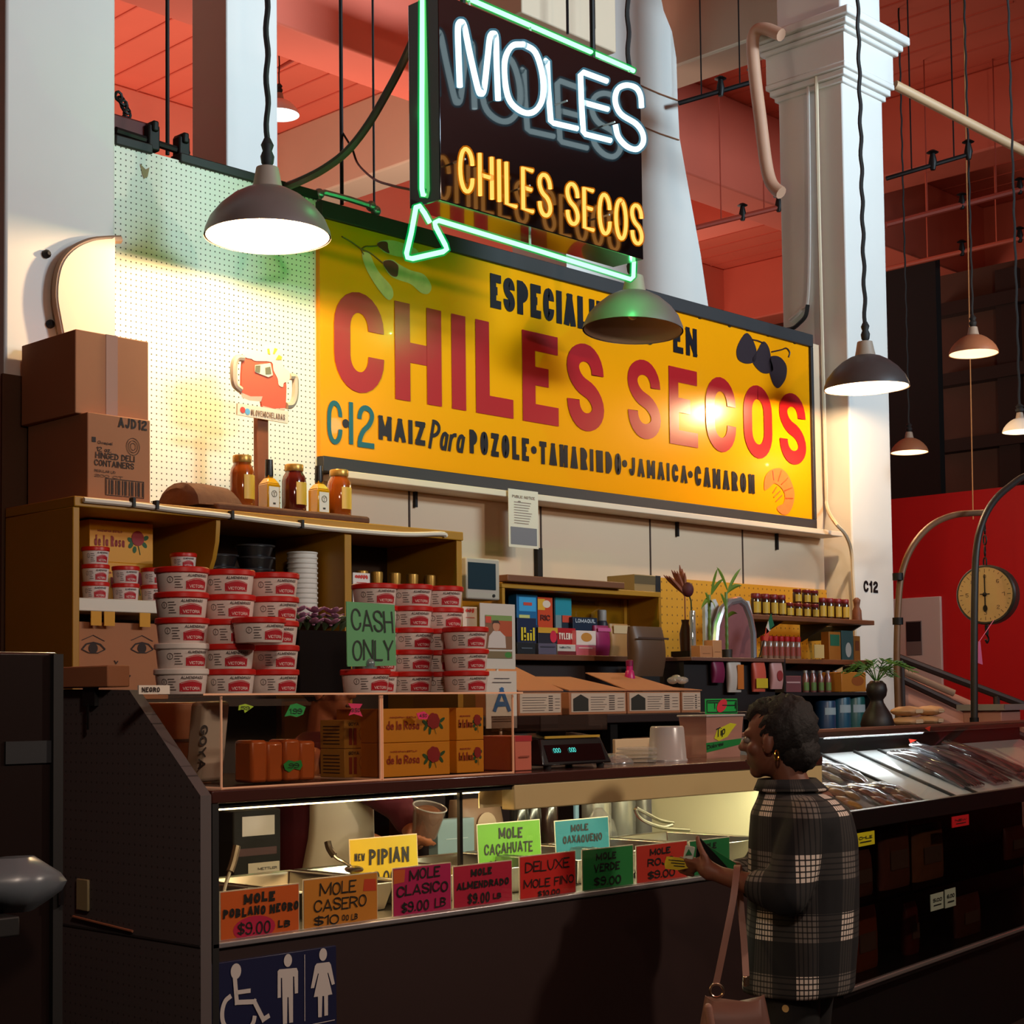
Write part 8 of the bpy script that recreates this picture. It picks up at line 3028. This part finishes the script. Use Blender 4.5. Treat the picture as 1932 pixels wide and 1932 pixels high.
def chile_bag(x, y, wd, ln, rgb, label, yaw=0.0, lift=0.0, pods=True, group='bags of dried chiles on the sloped board', slim=False):
    p = case_to_world((x, y, zs(y) + .006 + lift))
    t = thing('chile_bag', label, 'bag', tuple(p), CA + yaw, group)
    sl = math.atan2(zb - zf, .565)
    Rx = rot('X', sl)
    pm_ = M('pods_%02x%02x%02x' % tuple(rgb), rgb, .35, noise=.4, nscale=20, coat=.3)
    m = MB()
    n = 7 if slim else 6
    for k in range(n):
        if slim:
            xx = wd * (-.4 + .8 * k / (n - 1))
            q = [Rx @ Vector((xx + .008 * math.sin(2 * j + k), -ln / 2 + ln * j / 4, .012 + .006 * ((k + j) % 2))) for j in range(5)]
            m.tube(curve(q, 3), [.004, .012, .014, .013, .010, .005], 6)
        else:
            m.ball(Rx @ Vector((wd * .32 * math.sin(2.1 * k), ln * .36 * math.cos(1.7 * k), .016)), (wd * .26, ln * .15, .014), 8, 5, Rx @ rot_z(k))
    m.build('pods', pm_, t, local=True)
    m = MB()
    rings = []
    for j in range(9):
        q = j / 8
        hgt = .042 * math.sin(PI * (.06 + .88 * q)) ** .6
        rings.append([Rx @ Vector((wd / 2 * math.copysign(abs(math.cos(a)) ** .6, math.cos(a)) * (1 + .03 * math.sin(5 * j + 3 * a)), -ln / 2 + ln * q, max(-.002, hgt * (.42 + .6 * math.sin(a) + .09 * math.sin(4 * a + 2 * j))))) for a in [i * 2 * PI / 18 for i in range(18)]])
    m.loft(rings)
    m.build('cellophane', CELLO, t, local=True, angle=60)
    return t


xx = [pl(px, py, .3).x for px, py in ((1545, 1440), (1590, 1440), (1640, 1440), (1770, 1420), (1815, 1420), (1860, 1420), (1900, 1420))]
L_ = ('front left', 'back left', 'front middle', 'back middle', 'front right', 'back right')
k = 0
for x, y, rgb, lab in ((xx[0], .2, (150, 110, 60), 'clear bag of pale brown chiles closest to the plaid shirt'), (xx[0] + .05, .43, (120, 90, 60), 'shiny bag of pale chiles at the back beside the plaid shirt'),
                       (xx[1], .17, (110, 60, 30), 'bag of red brown chiles second from the plaid shirt'), (xx[1] + .06, .42, (150, 150, 140), 'silvery bag at the back of the left chile heap'),
                       (xx[2] - .05, .16, (70, 30, 20), 'dark red chile bag at the right of the left heap'), (xx[2] - .1, .4, (96, 70, 50), 'crinkled clear bag behind the dark red chile bag')):
    chile_bag(x, y, .19, .24, rgb, lab, yaw=.15 * ((k % 3) - 1))
    k += 1
for i, (x, lab) in enumerate(zip([xx[3] + .0, xx[3] + .14, xx[4] + .08, xx[4] + .22, xx[5] + .16, xx[5] + .3], ('long bag of black chiles, first from the white board', 'long bag of black chiles, second from the white board', 'long bag of black chiles, third from the white board', 'long bag of black chiles, fourth from the white board', 'long bag of black chiles, fifth from the white board', 'long bag of black chiles, last before the right glass end'))):
    chile_bag(x, .345, .135, .43, (30, 15, 18), lab, yaw=.05 * ((i % 3) - 1), slim=True)
for i, (x, lab) in enumerate(((xx[4] + .0, 'upper long chile bag lying across the left black chile bags'), (xx[5] + .1, 'upper long chile bag lying across the right black chile bags'))):
    chile_bag(x, .36, .15, .42, (34, 16, 20), lab, yaw=.1, lift=.028, slim=True)
# packets standing behind the dark front glass
for (a, b_, c_, d_, rgb, lab) in ((1612, 1602, 1652, 1692, (120, 70, 50), 'brown chile packet below the yellow tag in the dark case front'), (1670, 1552, 1722, 1666, (130, 76, 54), 'tall brown packet in the middle of the dark case front'),
                                 (1733, 1550, 1786, 1656, (150, 96, 60), 'tall tan packet right of the brown one in the dark case front'), (1905, 1556, 1940, 1604, (110, 50, 36), 'reddish packet at the right edge of the case front')):
    q0, q1 = pl(a, d_, .12), pl(c_, b_, .12)
    z0 = .776
    p = case_to_world((q0.x, .12, z0))
    t = thing('chile_packet', lab, 'packet', tuple(p), CA, 'packets inside the dark case')
    m = MB()
    w, h = q1.x - q0.x, max(.1, q1.z - z0)
    rings = [[Vector((w / 2 + w / 2 * math.copysign(abs(math.cos(u)) ** .5, math.cos(u)), .03 + .03 * math.sin(u) * f_, h * zz)) for u in [i * 2 * PI / 16 for i in range(16)]] for zz, f_ in ((0, .8), (.1, 1), (.5, 1), (.85, .8), (1, .15))]
    m.loft(rings)
    m.build('bag', M('packet_%02x%02x%02x' % tuple(rgb), rgb, .4, noise=.3, nscale=25), t, local=True, angle=60)
    m = MB()
    flat(m, [(w * .2, h * .3), (w * .8, h * .3), (w * .8, h * .6), (w * .2, h * .6)], lambda x, y: Vector((x, -.002, y)))
    m.build('label', M('packet_label', (120, 90, 70), .6), t, local=True)
for (a, b_, c_, d_, rgb, lab) in ((1610, 1706, 1662, 1742, (150, 70, 36), 'low orange brown packet on the bottom shelf of the dark case'), (1812, 1682, 1856, 1782, (110, 60, 44), 'tall brown packet on the bottom shelf right of the white tags'), (1716, 1700, 1738, 1724, (110, 36, 28), 'small red packet in the middle of the bottom shelf')):
    q0, q1 = pl(a, d_, .15), pl(c_, b_, .15)
    z0 = .457
    p = case_to_world((q0.x, .15, z0))
    t = thing('chile_packet', lab, 'packet', tuple(p), CA, 'packets inside the dark case')
    m = MB()
    w, h = q1.x - q0.x, max(.08, q1.z - z0)
    rings = [[Vector((w / 2 + w / 2 * math.copysign(abs(math.cos(u)) ** .5, math.cos(u)), .03 + .03 * math.sin(u) * f_, h * zz)) for u in [i * 2 * PI / 16 for i in range(16)]] for zz, f_ in ((0, .8), (.1, 1), (.5, 1), (.85, .8), (1, .15))]
    m.loft(rings)
    m.build('bag', M('packet_%02x%02x%02x' % tuple(rgb), rgb, .4, noise=.3, nscale=25), t, local=True, angle=60)
    m = MB()
    flat(m, [(w * .2, h * .3), (w * .8, h * .3), (w * .8, h * .6), (w * .2, h * .6)], lambda x, y: Vector((x, -.002, y)))
    m.build('label', M('packet_label', (120, 90, 70), .6), t, local=True)
# stickers on the glass
for (a, b_, c_, d_, rgb, lab, tx) in ((1615, 1567, 1650, 1599, (206, 196, 30), 'yellow price sticker on the dark case glass', 'CHILE'), (1797, 1536, 1828, 1562, (196, 28, 34), 'red price sticker on the dark case glass', 'NEW'),
                                  (1757, 1682, 1780, 1720, (150, 160, 140), 'left pale green sticker low on the dark case glass', '5.00'), (1784, 1674, 1803, 1714, (150, 160, 140), 'right pale green sticker low on the dark case glass', '6.00')):
    q0, q1 = pl(a, d_, 0.002), pl(c_, b_, 0.002)
    p = case_to_world((q0.x, .0025, q0.z))
    t = thing('price_sticker', lab, 'sticker', tuple(p), CA)
    w, h = q1.x - q0.x, q1.z - q0.z
    B(0, w, 0, .003, 0, h).build('paper', M('sticker_%02x%02x%02x' % tuple(rgb), rgb, .5), t, local=True)
    m = MB()
    text(m, tx, lambda x, y: Vector((w * .15 + x, -.0015, h * .5 + y)), w * .7, h * .22, h * .05)
    ribbon(m, [(w * .2, h * .3), (w * .8, h * .3)], h * .08, lambda x, y: Vector((x, -.0015, y)), None)
    m.build('lettering', M('marker_black', (18, 26, 22), .6), t, local=True)
for (pts_, lab) in ((((1745, 1374), (1756, 1370), (1754, 1380)), 'upper red arrow tag at the case top'), (((1715, 1394), (1730, 1396), (1718, 1402)), 'lower red arrow tag at the case back')):
    q = [pl(x, y, .575) for x, y in pts_]
    m = MB()
    m.plate([(p.x, p.z) for p in q], lambda x, z: case_to_world((x, .575, z)), (0, .003, 0))
    one(m, 'arrow_tag', M('arrow_red', (226, 60, 40), .5), lab, 'tag')

# ---- on the rear ledge: sacks, plant pot, tray
LZ = 1.446
for i, (px, lay, lab) in enumerate(((1712, 0, 'lower left tan paper sack behind the chile case'), (1752, 0, 'lower right tan paper sack behind the chile case'), (1712, 1, 'upper left tan paper sack behind the chile case'), (1754, 1, 'upper right tan paper sack behind the chile case'))):
    q = pl(px, 1350, .8)
    p = case_to_world((q.x, .8, LZ + lay * .056))
    t = thing('flour_sack', lab, 'sack', tuple(p), CA + .1 * (i % 2), 'tan sacks behind the chile case')
    m = MB()
    rings = []
    for j in range(9):
        u = -1 + 2 * j / 8
        s_ = (1 - abs(u) ** 4) ** .5 if abs(u) < 1 else .05
        s_ = max(s_, .12)
        rings.append([Vector((u * .105, .07 * math.cos(a) * (0.8 + .2 * s_), .028 + .028 * s_ * math.sin(a) * (1 + .06 * math.sin(6 * a + j)))) for a in [k * 2 * PI / 16 for k in range(16)]])
    m.loft(rings)
    m.build('paper', M('sack_tan', (206, 160, 116), .6, noise=.1, nscale=9), t, local=True, angle=80)
    m = MB()
    ribbon(m, [(-.05, .028), (.05, .028)], .02, lambda x, y: Vector((x, -.0685 if True else 0, y)), None)
    m.build('label', M('sack_label', (222, 196, 160), .6), t, local=True)
q = pl(1655, 1350, .78)
p = case_to_world((q.x, .78, LZ))
t = thing('potted_palm', 'dark head-shaped pot with a feathery green palm before the white column', 'plant', tuple(p))
MB().lathe([(.085, 0), (.09, .02), (.075, .07), (.05, .11), (.036, .135), (.034, .15), (.05, .17), (.056, .2), (.05, .23), (.03, .25)], (0, 0, 0), 22).build('pot', M('pot_black', (30, 20, 18), .5, noise=.2), t, local=True, angle=70)
lm = MB()
for i in range(11):
    a = i * 2.4
    L = .17 + .03 * (i % 3)
    e = Vector((math.cos(a) * L, math.sin(a) * L * .8, .28 + .06 * (i % 4) / 3))
    b0_ = Vector((0, 0, .24))
    mid = (b0_ + e) / 2 + Vector((0, 0, .06))
    c = curve([b0_, mid, e], 5)
    lm.tube(c, .003, 5)
    for j in range(3, len(c)):
        for s_ in (-1, 1):
            d = (c[j] - c[j - 1]).normalized()
            sdv = d.cross(Vector((0, 0, 1))).normalized() * s_
            leafblade(lm, c[j], c[j] + (sdv * .7 + d * .6) * .05, .004)
lm.build('fronds', M('palm_green', (70, 116, 44), .5), t, local=True)
q = pl(1865, 1330, .82)
p = case_to_world((q.x, .8, LZ))
t = thing('weighing_tray', 'flat grey tray on a pale block behind the chile case, under the hanging scale', 'tray', tuple(p), CA)
B(-.17, .17, -.12, .12, 0, .075).build('block', M('block_pink', (186, 128, 112), .6), t, local=True, bevel=.006)
m = MB()
m.box(-.2, .2, -.15, .15, .076, .086)
for a_ in ((-.2, .2, -.15, -.145), (-.2, .2, .145, .15), (-.2, -.195, -.15, .15), (.195, .2, -.15, .15)):
    m.box(*a_, .086, .112)
m.build('tray', M('tray_grey', (150, 146, 142), .4, .3), t, local=True)

# ---- arched poles and the hanging scale
p2 = [aty(x, y, 4.62) for x, y in ((1838, 1352), (1838, 1240), (1839, 1120), (1842, 1040), (1852, 990), (1872, 950), (1902, 920), (1945, 895), (1985, 890))]
zb_ = LZ
p2[0].z = zb_
p2 = p2[:-1] + [Vector((p2[-2].x + 0.45, 4.62, p2[-2].z + .02)), Vector((p2[-2].x + 0.85, 4.62, p2[-2].z - .3)), Vector((p2[-2].x + 0.95, 4.62, 2.0)), Vector((p2[-2].x + 0.95, 4.62, 0.0))]
tb2 = thing('arched_pole', 'dark arched pole rising from the chile case at the right edge', 'pole', tuple(p2[0]))
MB().tube(curve(p2, 5), .021, 10).build('pole', M('pole_dark', (44, 38, 34), .45, .3), tb2)
MB().lathe([(.05, 0), (.05, .008), (.026, .014), (.026, .04)], (p2[0].x, p2[0].y, zb_), 16).build('flange', M_IRON, tb2)
PY = 4.83
p1 = [aty(x, y, PY) for x, y in ((1690, 1340), (1692, 1240), (1695, 1140), (1702, 1080), (1722, 1030), (1756, 992), (1800, 972), (1857, 967))]
p1[0].z = 1.5
p1[0].x = p1[1].x
tb1 = thing('arched_pole', 'rusty brown arched pole bending over to the round hanging scale', 'pole', (p1[0].x, PY, 1.446))
p1f = [Vector((p1[0].x, PY, 1.446))] + curve(p1, 5)
MB().tube(p1f, .019, 10).build('pole', M('pole_rusty', (118, 84, 58), .5, .3, noise=.25), tb1)
for y in (1172, 1088):
    q = aty(1694, y, PY)
    MB().lathe([(.025, -.02), (.03, -.02), (.03, .02), (.025, .02)], (q.x, PY, q.z), 12).build('collar', M_IRON, tb1)
sc = aty(1860, 1122, PY)
nrm = Vector((-.985, -.17, 0)).normalized()
hs = thing('hanging_scale', 'round dial scale with a yellowed face hanging from the rusty arched pole', 'scale', tuple(sc))
Rm = basis(nrm)
MB().lathe([(.16, -.1), (.182, -.09), (.185, 0), (.178, .012), (.165, .012)], sc, 36, rot=Rm).build('case', M('scale_case', (58, 50, 44), .4, .4), hs, angle=30)
MB().lathe([(.168, .0125), (.168, .0135)], sc, 36, rot=Rm).build('dial', M('dial_cream', (206, 170, 106), .5, noise=.08), hs)
sx_ = Vector((0, 0, 1)).cross(nrm).normalized()
fD = lambda x, y: sc + nrm * .0148 + sx_ * x + Vector((0, 0, y))
m = MB()
for k in range(32):
    a = k * PI / 16
    r0 = .135 if k % 4 == 0 else .146
    ribbon(m, [(r0 * math.cos(a), r0 * math.sin(a)), (.158 * math.cos(a), .158 * math.sin(a))], .003, fD, None)
for nmb, a in (('0', PI / 2), ('5', PI), ('1', 0.0), ('2', -PI / 4), ('4', -3 * PI / 4), ('3', -PI / 2), ('8', 3 * PI / 4), ('6', PI / 4)):
    text(m, nmb, lambda x, y: fD(.112 * math.cos(a) - .009 + x, .112 * math.sin(a) - .012 + y), .018, .024, .003)
m.build('scale_marks', M('dial_ink', (70, 50, 36), .6), hs)
m = MB()
fN_ = lambda x, y: sc + nrm * .019 + sx_ * x + Vector((0, 0, y))
flat(m, [(-.004, -.1), (.004, -.1), (.004, .11), (0, .13), (-.004, .11)], fN_)
flat(m, blob(0, -.085, .014, .022), fN_)
flat(m, [(-.03, .0), (.03, .0), (.03, .006), (-.03, .006)], fN_)
m.build('needle', M_IRON, hs)
MB().lathe([(.012, .018), (.014, .024), (.006, .028)], sc, 12, rot=Rm).build('hub', M_IRON, hs)
top = aty(1858, 968, PY)
m = MB()
for k in range(5):
    c = Vector((sc.x + (top.x - sc.x) * k / 5, PY, sc.z + .2 + (top.z - .03 - sc.z - .2) * k / 4))
    m.tube([c + Vector((.012 * math.cos(u) * (1 if k % 2 else .3), .012 * math.cos(u) * (.3 if k % 2 else 1), .03 * math.sin(u))) for u in [i * PI / 6 for i in range(12)]], .005, 6, closed=True)
m.build('chain', M_IRON, hs)
m = MB()
bt = sc - Vector((0, 0, .186))
m.tube([bt, bt - Vector((0, 0, .06))], .012, 8)
m.tube(curve([bt - Vector((0, 0, .06)), bt - Vector((-.02, 0, .085)), bt - Vector((0, 0, .11)), bt - Vector((.02, 0, .09))], 4), .006, 6)
m.build('hook', M_IRON, hs)
q = aty(1849, 1232, PY - .06)
m = MB()
m.plate([(-.015, .07), (.008, .07), (.03, -.07), (-.03, -.06)], lambda x, z: Vector((q.x + x, PY - .06, q.z + z)), (0, .003, 0))
m.tube([Vector((q.x, PY - .058, q.z + .07)), bt + Vector((-.0, -.05, .03))], .002, 5)
m.build('pink_tag', M('pink_tag', (226, 110, 150), .6), hs)
# thin cord of a far lamp pull
a_, b2 = aty(1826, 300, 6.5), aty(1836, 980, 6.5)
one(MB().tube([(a_.x, 6.5, CZ), (b2.x, 6.5, b2.z)], .005, 6), 'pull_cord', M('cord_ochre', (176, 120, 70), .7), 'thin ochre cord hanging in front of the red wall beside the scale', 'cord')

# ---- red wall: white door panel and sign, stair rail before it
q0, q1 = atx(1690, 1300, 13.98), atx(1775, 1125, 13.98)
t = thing('white_notice_board', 'white board with a small black and grey sign on the red wall', 'board', (13.98, (q0.y + q1.y) / 2, 0))
MB().box(13.965, 13.999, min(q0.y, q1.y), max(q0.y, q1.y) + .3, q0.z - .4, q1.z).build('panel', M('panel_white', (214, 206, 204), .5), t, bevel=.005)
a_, b2 = atx(1711, 1236, 13.96), atx(1738, 1171, 13.96)
MB().box(13.955, 13.965, b2.y, a_.y, a_.z, b2.z).build('sign', M('sign_grey', (120, 112, 112), .5), t)
MB().box(13.952, 13.955, b2.y + .005, a_.y - .005, a_.z + (b2.z - a_.z) * .4, b2.z - .01).build('sign_black', M('sign_black2', (24, 20, 26), .5), t)
DR = 11.8
rl = thing('stair_railing', 'dark stair railing sloping down in front of the red wall', 'railing', tuple(atd(1760, 1300, DR)))
M_RAIL = M('rail_dark', (44, 30, 28), .5)
for (pa, pb) in (((1694, 1240), (1990, 1352)), ((1690, 1276), (1960, 1404))):
    MB().tube([atd(*pa, DR), atd(*pb, DR)], .028, 8).build('rail', M_RAIL, rl)
for px, ya in ((1700, 1243), (1880, 1311)):
    A = atd(px, ya, DR)
    MB().tube([A, (A.x, A.y, 0)], .025, 8).build('post', M_RAIL, rl)
A, Bq = atd(1692, 1262, DR + .1), atd(1800, 1308, DR + .1)
MB().tube([A, Bq], .026, 10).build('white_tube', M('tube_white', (214, 186, 166), .35), rl)
A, Bq = atd(1690, 1262, DR + .25), atd(1990, 1395, DR + .25)
nn = (Bq - A).cross(Vector((0, 0, 1))).normalized() * .08
rw = MB()
rw.hexa([Vector((A.x, A.y, 0)), Vector((Bq.x, Bq.y, 0)), Vector((Bq.x, Bq.y, 0)) + nn, Vector((A.x, A.y, 0)) + nn, A, Bq, Bq + nn, A + nn])
struct(rw, 'wall_stair', M('stair_pink', (206, 150, 132), .6))
